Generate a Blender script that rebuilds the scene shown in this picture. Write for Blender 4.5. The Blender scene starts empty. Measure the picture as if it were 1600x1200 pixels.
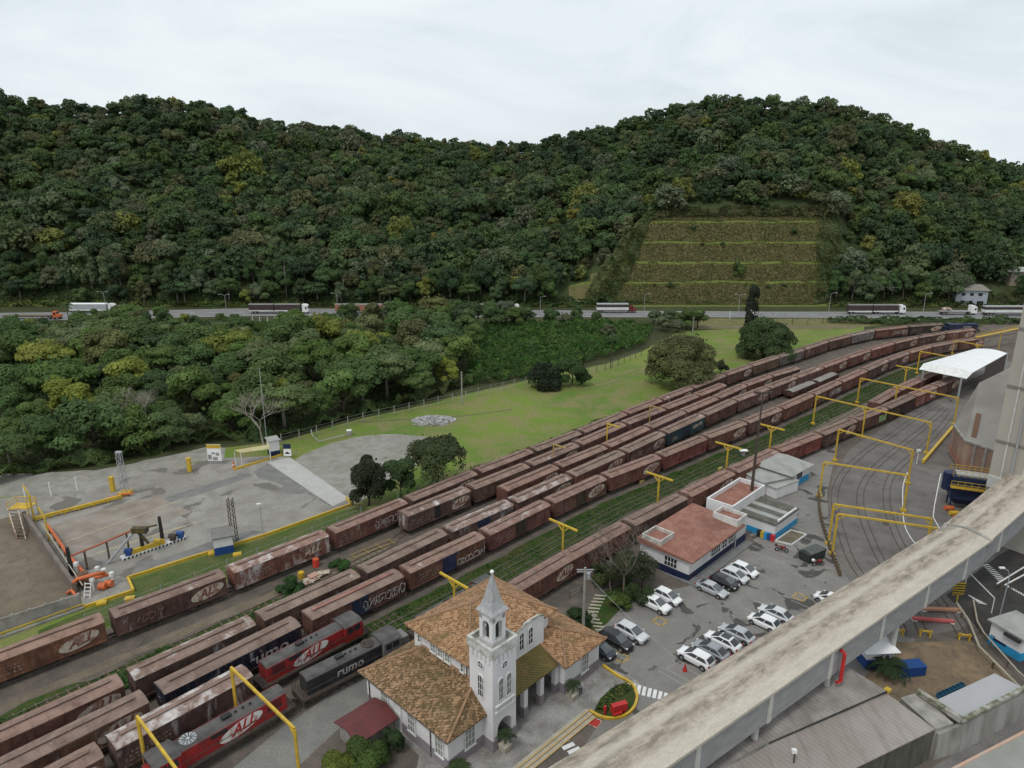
import bpy, bmesh, math, random
import numpy as np
from mathutils import Vector, Matrix, noise
R = math.radians
SC = bpy.context.scene
COL = SC.collection
rng = random.Random(7)
# ---------------------------------------------------------------- camera
CAMH, PITCH, FPX = 54.0, R(16.4), 1110.0
cd = bpy.data.cameras.new("camera"); cam = bpy.data.objects.new("camera", cd); COL.objects.link(cam)
cam.location = (0, 0, CAMH); cam.rotation_euler = (R(90) - PITCH, 0, 0)
cd.sensor_width = 36; cd.lens = 36 * FPX / 1600; cd.clip_start = 0.5; cd.clip_end = 6000
SC.camera = cam
def at(px, py, z=0.0):
    """ground point seen at a pixel of the 1600x1200 photograph"""
    a = (px - 800) / FPX; b = (py - 600) / FPX
    dy = math.cos(PITCH) - b * math.sin(PITCH); dz = -math.sin(PITCH) - b * math.cos(PITCH)
    t = -(CAMH - z) / dz
    return Vector((a * t, dy * t, z))
TH = R(46)
UX = Vector((math.cos(TH), math.sin(TH), 0)); NX = Vector((math.sin(TH), -math.cos(TH), 0))
def ST(s, t, z=0.0):
    v = UX * s + NX * t; v.z = z; return v
def tost(v):
    return v.dot(UX), v.dot(NX)
# ---------------------------------------------------------------- object helpers
def tag(o, label=None, cat=None, group=None, kind=None):
    if label: o['label'] = label
    if cat: o['category'] = cat
    if group: o['group'] = group
    if kind: o['kind'] = kind
    return o
def thing(name, label, cat, loc=(0, 0, 0), rz=0.0, group=None):
    o = bpy.data.objects.new(name, None); COL.objects.link(o)
    o.location = loc; o.rotation_euler = (0, 0, rz); o.empty_display_size = 0.2
    return tag(o, label, cat, group)
def link(name, me, parent=None, loc=None, rot=None):
    o = bpy.data.objects.new(name, me); COL.objects.link(o)
    if parent: o.parent = parent
    if loc is not None: o.location = loc
    if rot is not None: o.rotation_euler = rot
    return o
def copy_tree(o, parent=None):
    c = o.copy(); COL.objects.link(c)
    if parent: c.parent = parent
    for ch in o.children: copy_tree(ch, c)
    return c
class MB:
    def __init__(s): s.v = []; s.f = []; s.m = []; s.mi = 0
    def add(s, vs, fs):
        b = len(s.v); s.v += [tuple(v) for v in vs]
        for f in fs: s.f.append(tuple(b + i for i in f)); s.m.append(s.mi)
        return s
    def box(s, x0, y0, z0, x1, y1, z1, M=None):
        vs = [Vector(v) for v in ((x0,y0,z0),(x1,y0,z0),(x1,y1,z0),(x0,y1,z0),(x0,y0,z1),(x1,y0,z1),(x1,y1,z1),(x0,y1,z1))]
        if M: vs = [M @ v for v in vs]
        return s.add(vs, ((3,2,1,0),(4,5,6,7),(0,1,5,4),(1,2,6,5),(2,3,7,6),(3,0,4,7)))
    def cbox(s, c, d, M=None):
        return s.box(c[0]-d[0]/2, c[1]-d[1]/2, c[2]-d[2]/2, c[0]+d[0]/2, c[1]+d[1]/2, c[2]+d[2]/2, M)
    def bar(s, a, b, w, h=None, up=(0, 0, 1)):
        """square bar from a to b"""
        a = Vector(a); b = Vector(b); h = h or w; d = (b - a)
        if d.length < 1e-6: return s
        d.normalize(); up = Vector(up)
        if abs(d.dot(up)) > .98: up = Vector((1, 0, 0))
        x = d.cross(up).normalized(); y = x.cross(d).normalized()
        vs = []
        for p in (a, b):
            for i, j in ((-1,-1),(1,-1),(1,1),(-1,1)): vs.append(p + x*(i*w/2) + y*(j*h/2))
        return s.add(vs, ((3,2,1,0),(4,5,6,7),(0,1,5,4),(1,2,6,5),(2,3,7,6),(3,0,4,7)))
    def tube(s, pts, r, n=8, r1=None):
        pts = [Vector(p) for p in pts]; k = len(pts); vs = []; fs = []
        for i, p in enumerate(pts):
            d = (pts[min(i+1, k-1)] - pts[max(i-1, 0)]).normalized()
            up = Vector((0,0,1)) if abs(d.z) < .95 else Vector((1,0,0))
            x = d.cross(up).normalized(); y = x.cross(d)
            rr = r if r1 is None else r + (r1 - r) * i / max(1, k-1)
            for j in range(n):
                a = 2*math.pi*j/n; vs.append(p + (x*math.cos(a) + y*math.sin(a))*rr)
        for i in range(k-1):
            for j in range(n): fs.append((i*n+j, i*n+(j+1)%n, (i+1)*n+(j+1)%n, (i+1)*n+j))
        fs.append(tuple(range(n-1, -1, -1))); fs.append(tuple((k-1)*n+j for j in range(n)))
        return s.add(vs, fs)
    def cyl(s, c, r, h, axis='z', n=16):
        c = Vector(c); d = {'x': Vector((1,0,0)), 'y': Vector((0,1,0)), 'z': Vector((0,0,1))}[axis]
        return s.tube([c - d*h/2, c + d*h/2], r, n)
    def prism(s, poly, z0, z1):
        """vertical prism over a ground polygon (counter-clockwise)"""
        n = len(poly); vs = [(p[0], p[1], z0) for p in poly] + [(p[0], p[1], z1) for p in poly]
        fs = [tuple(range(n-1, -1, -1)), tuple(range(n, 2*n))]
        for i in range(n): fs.append((i, (i+1) % n, n+(i+1) % n, n+i))
        return s.add(vs, fs)
    def face(s, vs): return s.add(vs, (tuple(range(len(vs))),))
    def extr(s, poly, d):
        """solid from a planar 3-D polygon pushed along d"""
        n = len(poly); d = Vector(d); vs = [Vector(p) for p in poly]; vs += [v + d for v in vs]
        fs = [tuple(range(n-1, -1, -1)), tuple(range(n, 2*n))]
        for i in range(n): fs.append((i, (i+1) % n, n+(i+1) % n, n+i))
        return s.add(vs, fs)
    def mesh(s, name, mats, smooth=False):
        me = bpy.data.meshes.new(name); me.from_pydata(s.v, [], s.f)
        mats = mats if isinstance(mats, (list, tuple)) else [mats]
        for m in mats: me.materials.append(m)
        if len(mats) > 1: me.polygons.foreach_set('material_index', s.m)
        bm = bmesh.new(); bm.from_mesh(me); bmesh.ops.recalc_face_normals(bm, faces=bm.faces); bm.to_mesh(me); bm.free()
        if smooth: me.polygons.foreach_set('use_smooth', [True]*len(me.polygons))
        me.update(); return me
    def build(s, name, mats, parent=None, loc=None, rz=None, smooth=False, bevel=0):
        o = link(name, s.mesh(name, mats, smooth), parent, loc, (0, 0, rz) if rz is not None else None)
        if bevel:
            b = o.modifiers.new('bevel', 'BEVEL'); b.width = bevel; b.segments = 2; b.limit_method = 'ANGLE'
        return o
# ---------------------------------------------------------------- materials
def nt(name):
    m = bpy.data.materials.new(name); m.use_nodes = True
    t = m.node_tree; b = t.nodes['Principled BSDF']; return m, t, b
def N(t, typ, **k):
    n = t.nodes.new(typ)
    for a, v in k.items():
        if a in n.inputs: n.inputs[a].default_value = v
        else: setattr(n, a, v)
    return n
def L(t, a, b): t.links.new(a, b)
def c4(c): return (c[0], c[1], c[2], 1)
def ramp(t, fac, stops):
    r = N(t, 'ShaderNodeValToRGB'); e = r.color_ramp.elements
    while len(e) < len(stops): e.new(.5)
    for i, (p, c) in enumerate(stops): e[i].position = p; e[i].color = c4(c) if len(c) == 3 else c
    L(t, fac, r.inputs['Fac']); return r.outputs['Color']
def mixc(t, fac, a, b, mode='MIX'):
    n = N(t, 'ShaderNodeMix', data_type='RGBA', blend_type=mode)
    for sock, v in ((n.inputs[0], fac), (n.inputs[6], a), (n.inputs[7], b)):
        if hasattr(v, 'is_linked') or hasattr(v, 'links'): L(t, v, sock)
        elif isinstance(v, (int, float)): sock.default_value = v
        else: sock.default_value = c4(v)
    return n.outputs[2]
def coords(t, world=False, scale=(1,1,1), rot=(0,0,0)):
    if world: g = N(t, 'ShaderNodeNewGeometry').outputs['Position']
    else: g = N(t, 'ShaderNodeTexCoord').outputs['Object']
    mp = N(t, 'ShaderNodeMapping'); mp.inputs['Scale'].default_value = scale; mp.inputs['Rotation'].default_value = rot
    L(t, g, mp.inputs['Vector']); return mp.outputs['Vector']
def noi(t, vec, scale, detail=4, rough=.55, dist=0):
    n = N(t, 'ShaderNodeTexNoise'); n.inputs['Scale'].default_value = scale; n.inputs['Detail'].default_value = detail
    n.inputs['Roughness'].default_value = rough; n.inputs['Distortion'].default_value = dist
    L(t, vec, n.inputs['Vector']); return n.outputs['Fac']
def bump(t, b, h, s=.3, d=.05):
    n = N(t, 'ShaderNodeBump'); n.inputs['Strength'].default_value = s; n.inputs['Distance'].default_value = d
    L(t, h, n.inputs['Height']); L(t, n.outputs['Normal'], b.inputs['Normal'])
def mat(name, c1, c2=None, scale=2.0, rough=.8, metal=0, world=False, bmp=0, detail=5, lo=.35, hi=.65, sc=(1,1,1), spec=.3):
    m, t, b = nt(name)
    b.inputs['Roughness'].default_value = rough; b.inputs['Metallic'].default_value = metal
    b.inputs['Specular IOR Level'].default_value = spec
    if c2 is None: c2 = tuple(x*.8 for x in c1)
    v = coords(t, world, sc); f = noi(t, v, scale, detail)
    L(t, ramp(t, f, [(lo, c1), (hi, c2)]), b.inputs['Base Color'])
    if bmp: bump(t, b, f, bmp)
    return m
def ground_mat(name, cols, scales=(.05, .4, 3.0), bmp=.3, rough=.95, patch=None):
    """cols: three colours; broad patches, middle mottling and fine grain in world space"""
    m, t, b = nt(name); b.inputs['Roughness'].default_value = rough; b.inputs['Specular IOR Level'].default_value = .15
    v = coords(t, True)
    a = noi(t, v, scales[0], 6, .6, .6); c = noi(t, v, scales[1], 6, .65, .3); d = noi(t, v, scales[2], 3, .6)
    k = ramp(t, a, [(.38, cols[0]), (.62, cols[1])])
    mk = ramp(t, c, [(.42, (0,0,0)), (.68, (1,1,1))])
    k = mixc(t, mk, k, cols[2])
    g = ramp(t, d, [(.3, (.78,.78,.78)), (.7, (1.18,1.18,1.18))])
    k = mixc(t, 1.0, k, g, 'MULTIPLY')
    if patch:
        pm = noi(t, v, patch[1], 4, .5, 1.2); pk = ramp(t, pm, [(patch[2], (0,0,0)), (patch[2]+.025, (1,1,1))])
        k = mixc(t, pk, k, patch[0])
    L(t, k, b.inputs['Base Color']); bump(t, b, d, bmp, .08)
    return m
M = {}
M['yellow'] = mat('yellow_paint', (.6,.4,.035), (.46,.3,.05), 1.5, .5)
M['orange'] = mat('orange_paint', (.6,.15,.05), (.48,.125,.05), 1.5, .5)
M['red'] = mat('red_paint', (.55,.03,.03), (.42,.03,.03), 1.5, .45)
M['white'] = mat('white_paint', (.74,.74,.73), (.6,.6,.58), 1.0, .6)
M['cleanwhite'] = mat('white_sheet', (.8,.8,.8), (.74,.74,.74), .5, .5)
M['black'] = mat('black_steel', (.02,.02,.022), (.035,.03,.028), 2, .6)
M['darksteel'] = mat('dark_steel', (.05,.045,.042), (.09,.06,.045), 3, .7)
M['rust'] = mat('rusty_steel', (.1,.055,.035), (.17,.09,.055), 3, .85)
M['rail'] = mat('rail_steel', (.14,.11,.09), (.2,.17,.15), 3, .5, .3)
M['galv'] = mat('galvanised_steel', (.42,.43,.44), (.33,.34,.35), 3, .5, .3)
M['concrete'] = mat('weathered_concrete', (.36,.34,.31), (.22,.21,.19), .8, .9, bmp=.2)
M['wood'] = mat('old_timber', (.16,.12,.08), (.1,.075,.05), 2, .9)
M['blue'] = mat('blue_paint', (.02,.075,.25), (.02,.06,.2), 1.5, .5)
M['navy'] = mat('navy_paint', (.012,.02,.06), (.02,.03,.075), 1.5, .5)
M['sky_blue'] = mat('light_blue_paint', (.03,.3,.56), (.03,.25,.47), 1.5, .5)
M['glass'] = mat('dark_glass', (.02,.025,.03), (.03,.035,.04), 1, .08, spec=.6)
M['carglass'] = mat('car_glass', (.05,.058,.065), (.07,.08,.088), 1, .06, spec=1.0)  # base colour lightened to imitate the sky reflected in car windows
M['tyre'] = mat('tyre_rubber', (.015,.015,.016), (.03,.03,.03), 4, .9)
M['chrome'] = mat('wheel_alloy', (.45,.45,.46), (.3,.3,.31), 4, .35, .6)
# ---------------------------------------------------------------- sky and light
w = bpy.data.worlds.new("World"); SC.world = w; w.use_nodes = True
t = w.node_tree; bg = t.nodes['Background']
SUN_EL, SUN_AZ = R(58), R(215)
sky = N(t, 'ShaderNodeTexSky', sky_type='NISHITA'); sky.sun_disc = False
sky.sun_elevation = SUN_EL; sky.sun_rotation = SUN_AZ; sky.dust_density = 4; sky.air_density = 1.2
tc = N(t, 'ShaderNodeTexCoord'); mp = N(t, 'ShaderNodeMapping'); mp.inputs['Scale'].default_value = (1, 1, 3.2)
L(t, tc.outputs['Generated'], mp.inputs['Vector'])
cl = noi(t, mp.outputs['Vector'], 2.3, 8, .6, .7)
cloud = ramp(t, cl, [(.34, (7.3, 8.1, 8.6)), (.5, (8.35, 9.15, 9.55)), (.64, (9.2, 9.75, 9.95))])
mx = mixc(t, .93, sky.outputs['Color'], cloud)
L(t, mx, bg.inputs['Color']); bg.inputs['Strength'].default_value = .1
sd = bpy.data.lights.new("sun", 'SUN'); sd.energy = 1.2; sd.angle = R(14); sd.color = (1, .96, .9)
so = bpy.data.objects.new("sun", sd); COL.objects.link(so)
# sun_rotation is measured from +Y clockwise; the lamp looks along its -Z
dvec = Vector((math.sin(SUN_AZ)*math.cos(SUN_EL), math.cos(SUN_AZ)*math.cos(SUN_EL), math.sin(SUN_EL)))
so.rotation_euler = dvec.to_track_quat('Z', 'Y').to_euler()
SC.view_settings.view_transform = 'Standard'; SC.view_settings.look = 'None'; SC.view_settings.exposure = 0; SC.view_settings.gamma = 1
# ---------------------------------------------------------------- ground surfaces
def ragged(poly, step=2.0, amp=.5, seed=0):
    out = []; n = len(poly)
    for i in range(n):
        a = Vector(poly[i]).to_2d(); b = Vector(poly[(i+1) % n]).to_2d(); d = b - a; k = max(1, int(d.length/step))
        k = min(k, 200); nn = Vector((-d.y, d.x)).normalized() if d.length else Vector((0, 0))
        for j in range(k):
            p = a + d*j/k; q = noise.noise((p.x*.23+seed, p.y*.23, seed)) + .6*noise.noise((p.x*.7, p.y*.7, seed+5))
            out.append(p + nn*q*amp)
    return out
def sheet(name, poly, z, m, amp=0, kind='structure', seed=0, step=2.0):
    poly = [Vector((p[0], p[1])) for p in poly]
    if amp: poly = ragged(poly, step, amp, seed)
    bm = bmesh.new(); f = bm.faces.new([bm.verts.new((p.x, p.y, z)) for p in poly]); f.normal_update()
    if f.normal.z < 0: f.normal_flip()
    bmesh.ops.triangulate(bm, faces=[f], ngon_method='EAR_CLIP')
    me = bpy.data.meshes.new(name); bm.to_mesh(me); bm.free(); me.materials.append(m)
    return tag(link(name, me), kind=kind)
def px(*pts): return [at(*p) for p in pts]
def catmull(P, n=6):
    P = [Vector(p) for p in P]; out = []
    for i in range(len(P)-1):
        a = P[max(i-1,0)]; b = P[i]; c = P[i+1]; d = P[min(i+2, len(P)-1)]
        for k in range(n):
            q = k/n
            out.append(.5*((2*b) + (c-a)*q + (2*a-5*b+4*c-d)*q*q + (3*b-a-3*c+d)*q**3))
    return out + [P[-1]]
def offset(P, d):
    """shift a plan polyline to its right by d metres"""
    out = []
    for i, p in enumerate(P):
        q = (P[min(i+1, len(P)-1)] - P[max(i-1, 0)]); q = Vector((q.x, q.y, 0)).normalized()
        out.append(Vector((p.x + q.y*d, p.y - q.x*d, p.z)))
    return out
G = {}
G['earth'] = ground_mat('undergrowth_earth', ((.05,.055,.025), (.07,.075,.03), (.035,.05,.02)), (.06,.5,2.5))
G['lawn'] = ground_mat('lawn_grass', ((.155,.215,.04), (.105,.17,.034), (.215,.185,.09)), (.035,.16,2.2), .6)
G['strip'] = ground_mat('strip_grass', ((.024,.056,.011), (.038,.07,.015), (.075,.072,.03)), (.12,.45,2.6), .8)
G['verge'] = ground_mat('verge_grass', ((.16,.15,.065), (.19,.16,.085), (.1,.115,.035)), (.05,.3,2), .6)
G['ballast'] = ground_mat('track_ballast', ((.125,.105,.088), (.095,.085,.075), (.17,.14,.115)), (.07,.4,6), .8)
G['dirt'] = ground_mat('brown_dirt', ((.2,.165,.125), (.17,.14,.1), (.13,.11,.08)), (.1,.5,5), .6)
G['concrete'] = ground_mat('yard_concrete', ((.31,.295,.265), (.25,.235,.21), (.2,.185,.165)), (.07,.25,4), .15, patch=((.15,.14,.125), .1, .585))
G['gravel'] = ground_mat('pale_gravel', ((.31,.295,.265), (.26,.25,.22), (.2,.195,.16)), (.07,.5,6), .5)
G['lot'] = ground_mat('parking_asphalt', ((.21,.2,.185), (.24,.228,.21), (.185,.175,.165)), (.08,.35,6), .2, patch=((.08,.077,.072), .21, .575))
G['curve'] = ground_mat('worn_asphalt', ((.155,.142,.132), (.19,.175,.16), (.12,.108,.102)), (.08,.3,5), .2, patch=((.085,.075,.072), .12, .66))
G['road'] = ground_mat('highway_asphalt', ((.2,.2,.2), (.18,.18,.18), (.23,.225,.22)), (.03,.3,4), .1)
G['dark'] = ground_mat('dark_asphalt', ((.055,.052,.05), (.07,.066,.062), (.042,.04,.038)), (.1,.4,5), .2)
G['street'] = ground_mat('street_asphalt', ((.17,.16,.155), (.15,.142,.135), (.2,.19,.18)), (.1,.4,5), .2)
G['leaf'] = ground_mat('leaf_litter', ((.25,.185,.115), (.2,.15,.1), (.13,.1,.075)), (.2,.6,5), .8)
G['paving'] = ground_mat('stone_paving', ((.33,.32,.3), (.27,.26,.245), (.16,.15,.135)), (.15,.4,5), .25)
bm = bmesh.new()
for v in ((-900,-150,0),(900,-150,0),(900,1000,0),(-900,1000,0)): bm.verts.new(v)
bm.faces.new(bm.verts); me = bpy.data.meshes.new('ground'); bm.to_mesh(me); bm.free(); me.materials.append(G['earth']); tag(link('ground', me), kind='structure')
def worn(P, w_): 
    q = catmull(px(*P), 5); a = offset(q, -w_/2); b = offset(q, w_/2); mb = MB()
    for i in range(len(q)-1): mb.face([Vector((v.x, v.y, .009)) for v in (a[i], b[i], b[i+1], a[i+1])])
    tag(mb.build('worn_track', mat('worn_grass', (.1,.12,.05), (.14,.13,.07), .6, .95, world=True)), kind='structure')
# track polylines: near roof edges of the wagon rows, read at z = 3.5
ROW = {
 'A': [(171,969),(359,898.5),(519,835.5),(641,785),(750,740),(837,706),(912,677.3),(982.5,647.5),(1037,626),(1085,607.5),(1136.5,587),(1177.3,572.5),(1219.5,558.5),(1258.5,547),(1296.5,534),(1331.5,525),(1368,517),(1421,511),(1476,507),(1535,505)],
 'Y': [(633,809),(739,766),(831,729),(908.5,696.5),(981,664),(1042.5,640),(1094,619.5),(1137,602)],
 'Z': [(789.5,769),(876.5,731),(952,700),(1018,670),(1073.5,645),(1124.5,623.5),(1169,603),(1209,588.5),(1252,576)],
 'B': [(202,1067),(406.5,973),(568.5,898.5),(703,833),(806,787.5),(897,746),(979.5,708.5),(1042,678.5),(1104,650),(1153,627.5),(1204.5,607.5),(1247.5,591),(1288.5,575),(1326.5,560.5),(1362.5,548),(1399,537),(1437,528),(1479.5,521),(1526,515.5)],
 'C': [(241,1093),(481.5,972),(636,898.5),(762,838.5),(863.5,788),(951,748),(1036.5,715),(1107.5,685.5),(1170,662),(1225,640),(1274,618),(1317,598),(1357,579.5),(1390.5,564),(1423,552),(1458,542),(1499,534.5),(1540,529)],
 'D': [(172,1177),(402,1052),(573,962)],
 'E': [(280,1177),(465,1071),(651,979),(795,897)],
 'F': [(816,922),(892.5,876.5),(989,823.5),(1077.5,778),(1151.5,740),(1221,707),(1287,681),(1342,658),(1390,639.5),(1432.5,620),(1467,605),(1502,590)],
 'G': [(1373,632),(1407.5,611),(1442,595),(1476,580)],
}
HW = 1.3
def row_line(k): return offset([Vector((*at(x, y, 3.5).to_2d(), 0)) for x, y in ROW[k]], -HW)
LINE = {k: row_line(k) for k in ROW}
def extend(P, a, b):
    P = list(P); d0 = (P[0]-P[1]).normalized(); d1 = (P[-1]-P[-2]).normalized()
    if a: P.insert(0, P[0]+d0*a)
    if b: P.append(P[-1]+d1*b)
    return P
# lawn from the wood's edge to the back row of wagons
A_out = offset(extend(LINE['A'], 40, 0), -3.0)
sheet('lawn', px((-40,1000),(-40,775),(200,742),(345,700),(440,690),(500,672),(560,655),(640,638),(720,618),(850,588),(950,568),(1005,548),(1060,518),(1140,514),(1290,512),(1350,506)) + [p for p in reversed(A_out[:-3])], .004, G['lawn'], .5)
sheet('ballast_yard', A_out + px((1560,500),(1760,503),(1900,900)) + [ST(60,40), ST(-30,0), ST(-40,-88)], .008, G['ballast'], .3)
sheet('verge', px((1080,513),(1100,497.5),(1300,498),(1650,500.5),(1650,507),(1480,508),(1380,508),(1330,513),(1290,516)), .006, G['verge'], .6)
sheet('gravel_track', px((-60,782),(-60,742),(70,738),(150,735),(250,715),(330,697),(352,700),(350,715),(230,735),(130,752),(30,774)), .012, G['gravel'], .6)
sheet('gravel_patch', px((452,722),(500,698),(548,684),(600,678),(668,682),(690,700),(640,735),(600,755),(560,785),(540,788)), .012, G['gravel'], .9, seed=3)
sheet('concrete_yard', px((-60,930),(-60,790),(30,774),(130,752),(230,735),(350,716),(430,712),(455,716),(549,781),(553,790),(420,834),(300,872),(200,904),(209,924),(131,950),(125,931),(-60,985)), .016, G['concrete'])
sheet('wet_patch', px((395,737),(419,724),(522,793),(503,783),(478,771),(452,772),(440,768),(445,757),(425,752),(405,748)), .0185, mat('damp_concrete', (.15,.148,.14), (.2,.195,.185), .5, .9, world=True), .5)
sheet('wet_patch', px((210,792),(300,764),(388,738),(396,744),(310,773),(215,802)), .0185, bpy.data.materials['damp_concrete'], .4)
sheet('wet_patch', px((215,880),(300,858),(400,825),(415,832),(300,868),(215,895)), .0185, bpy.data.materials['damp_concrete'], .9)
sheet('concrete_ramp', px((418,723),(452,714),(546,779),(520,791)), .02, mat('ramp_concrete', (.44,.43,.41), (.38,.37,.35), .6, .9, world=True))
sheet('pit_floor', px((-60,830),(40,800),(62,830),(100,880),(128,931),(60,953),(-60,990)), .02, G['dirt'], .3)
sheet('concrete_slab', px((80,822),(180,790),(248,774),(275,790),(300,800),(120,862),(96,850)), .02, mat('stained_slab', (.2,.165,.135), (.285,.25,.215), .3, .9, world=True))
worn([(905,607),(950,594),(1000,578)], .5); worn([(912,611),(958,598),(1004,583)], .5); worn([(560,660),(640,655),(720,650),(800,640)], .8)
# highway at the foot of the hill
ROADF = [(-120,490),(100,488),(400,481.5),(700,484),(1200,487),(1660,487)]; ROADN = [(-120,503),(100,500),(400,493.5),(700,495),(1200,496),(1660,499)]
sheet('road', px(*ROADF) + px(*reversed(ROADN)), .012, G['road'])
def strip(name, P, w, z, m, d=0):
    P = offset(P, d); a = offset(P, -w/2); b = offset(P, w/2); mb = MB()
    for i in range(len(P)-1): mb.face([Vector((q.x, q.y, z)) for q in (a[i], b[i], b[i+1], a[i+1])])
    return tag(mb.build(name, m), kind='structure')
RF = [at(*p) for p in ROADF]; RN = [at(*p) for p in ROADN]
for q in (.06, .94): strip('lane_line', [a.lerp(b, q) for a, b in zip(RF, RN)], .18, .017, M['white'])
mid = catmull([a.lerp(b, .5) for a, b in zip(RF, RN)], 8); mb = MB(); pos = 0
for a, b in zip(mid[:-1], mid[1:]):
    d = b-a; k = int(d.length/6)
    for i in range(k): mb.bar(a+d*(i/k)+Vector((0,0,.017)), a+d*((i+.5)/k)+Vector((0,0,.017)), .2, .004)
tag(mb.build('centre_line', M['white']), kind='structure')
sheet('grass_bank', [ST(12,-89.2), ST(64,-89.2)] + px((553,793),(420,838),(300,876),(203,907),(212,926),(135,953),(60,985)), .012, ground_mat('bank_grass', ((.075,.105,.028), (.055,.085,.025), (.11,.115,.045)), (.1,.35,2.6), .7), .3)
sheet('asphalt_lane', px((330,1225),(470,1118),(575,1040),(603,1034),(585,1085),(440,1225)), .016, ground_mat('grey_lane', ((.2,.195,.18), (.17,.165,.15), (.23,.22,.2)), (.1,.4,5), .3), .3)
sheet('dry_path', px((1095,509.5),(1330,509.5),(1335,511.5),(1095,511.5)), .01, G['dirt'])
# grass strips and dirt between the tracks
Cs = catmull(LINE['C'][1:], 3)
sheet('grass_strip', offset(Cs, 2.3) + list(reversed(offset(Cs, 8.0))), .014, G['strip'], .5, seed=2)
sheet('dirt_strip', [ST(62,-60.3), ST(110,-59.5)] + px((1200,700),(1330,640),(1400,610)) + px((1410,618),(1300,672),(1180,722)) + [ST(100,-56.3), ST(62,-57.5)], .018, G['dirt'], .5, seed=9)
sheet('weed_strip', [ST(-5,-81), ST(20,-80.5), ST(40,-79.5), ST(58,-79), ST(60,-77), ST(45,-75.6), ST(20,-75.3), ST(-5,-75.3)], .014, G['strip'], 1.3, seed=4)
sheet('dirt_path', [ST(0,-82.6), ST(30,-82.2), ST(56,-81.3), ST(56,-79.5), ST(38,-80), ST(20,-81), ST(0,-81.5)], .018, G['dirt'], .6, seed=5)
sheet('gravel_lane', px((1230,594),(1300,576),(1370,558),(1440,541),(1490,527),(1500,522),(1440,526),(1380,537),(1330,552),(1270,575)), .016, G['gravel'], .4)
# paved areas
sheet('parking_lot', px((938,1043),(915,1003),(945,975),(985,938),(1030,926),(1075,916),(1180,848),(1130,770),(1225,712),(1310,690),(1292,770),(1300,865),(1345,935),(1430,1000),(1260,1150),(1000,1290),(800,1330),(930,1140),(990,1082)), .014, G['lot'])
sheet('track_apron', px((1330,700),(1400,655),(1470,610),(1560,560),(1640,580),(1560,700),(1600,830),(1640,900),(1500,985),(1420,998),(1345,932),(1302,868),(1294,800),(1300,745)), .018, G['curve'], .25)
sheet('forecourt', px((640,1260),(655,1180),(597,1130),(574,1108),(590,1090),(700,1040),(860,985),(905,1012),(942,1040),(990,1060),(1003,1073),(985,1083),(955,1090),(928,1112),(795,1212),(720,1300)), .022, G['paving'])
sheet('dark_street', px((1478,930),(1560,868),(1680,800),(1760,1000),(1680,1110),(1600,1060),(1560,1020),(1510,962)), .022, G['dark'], 0)
sheet('leaf_litter', px((1340,1080),(1378,1006),(1400,1003),(1520,1003),(1545,1020),(1600,1085),(1450,1125)), .022, G['leaf'], .3)
sheet('street', px((1250,1330),(1440,1210),(1620,1095),(1720,1100),(1720,1330)), .02, G['street'])
sheet('pavement', px((1350,1290),(1492,1203),(1640,1126),(1720,1110),(1720,1330)), .024, mat('pavement_concrete', (.27,.27,.245), (.31,.31,.285), .5, .9, world=True))
mb = MB(); P = px((1350,1290),(1492,1201),(1640,1124)); mb.bar(P[0]+Vector((0,0,.08)), P[1]+Vector((0,0,.08)), .25, .16); mb.bar(P[1]+Vector((0,0,.08)), P[2]+Vector((0,0,.08)), .25, .16)
tag(mb.build('kerb', mat('kerb_paint', (.6,.36,.25), (.5,.42,.36), .8, .8)), kind='structure')
# ---------------------------------------------------------------- hills
SKYL = [(-200,95),(0,118),(30,118),(55,140),(120,150),(200,162),(260,148),(330,156),(400,168),(460,184),(540,197),(600,205),(700,213),(760,220),(820,220),(870,207),(930,192),(1000,176),(1080,157),(1180,148),(1290,160),(1340,176),(1400,198),(1450,219),(1500,240),(1550,251),(1600,257),(1900,272)]
RDG = [(-200,440),(0,450),(400,470),(700,540),(820,560),(950,520),(1100,480),(1300,480),(1600,520),(1900,540)]
def lerp_tab(T, x):
    if x <= T[0][0]: return T[0][1]
    for (a, va), (b, vb) in zip(T[:-1], T[1:]):
        if x <= b: return va + (vb-va)*(x-a)/(b-a)
    return T[-1][1]
def slope(py):
    b = (py-600)/FPX
    return (-math.sin(PITCH) - b*math.cos(PITCH))/(math.cos(PITCH) - b*math.sin(PITCH))
TER = [(300,0),(304,.4),(308,1.2),(313.8,8.5),(316,8.9),(321.6,16.1),(323.8,16.5),(329.6,24.4),(331.8,24.8),(337.6,33.2),(339.8,33.6),(345,38)]
def sm(a, b, x):
    q = min(1, max(0, (x-a)/(b-a))); return q*q*(3-2*q)
def hill_z(X, Y):
    cx = 800 + FPX*X/(Y*.975+8); rd = lerp_tab(RDG, cx); ft = 301.
    zr = CAMH + slope(lerp_tab(SKYL, cx))*rd - 7
    q = (Y-ft)/(rd-ft)
    if q <= 0: z = 0
    elif q <= 1: z = zr*(q**.85*(1-.12*math.sin(math.pi*q)) if q < 1 else 1)
    else: z = zr*max(.2, 1-.6*(q-1)**1.3)
    z += (noise.noise((X*.013, Y*.006, 3))*11 + noise.noise((X*.03, Y*.02, 7))*6)*sm(0, .35, q)*(1-.75*sm(.75, 1, q))
    tw = terr_w(cx, Y)
    if tw > 0:
        if Y < 345: zt = lerp_tab([(a, b) for a, b in TER], Y)
        else: zt = 38 + (zr-38)*max(0, min(1, (Y-345)/(rd-345)))**.9
        if Y > rd: zt = z
        zt += noise.noise((X*.05, Y*.1, 8))*.5*sm(303,310,Y)
        z = z*(1-tw) + zt*tw
    return z
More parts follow.
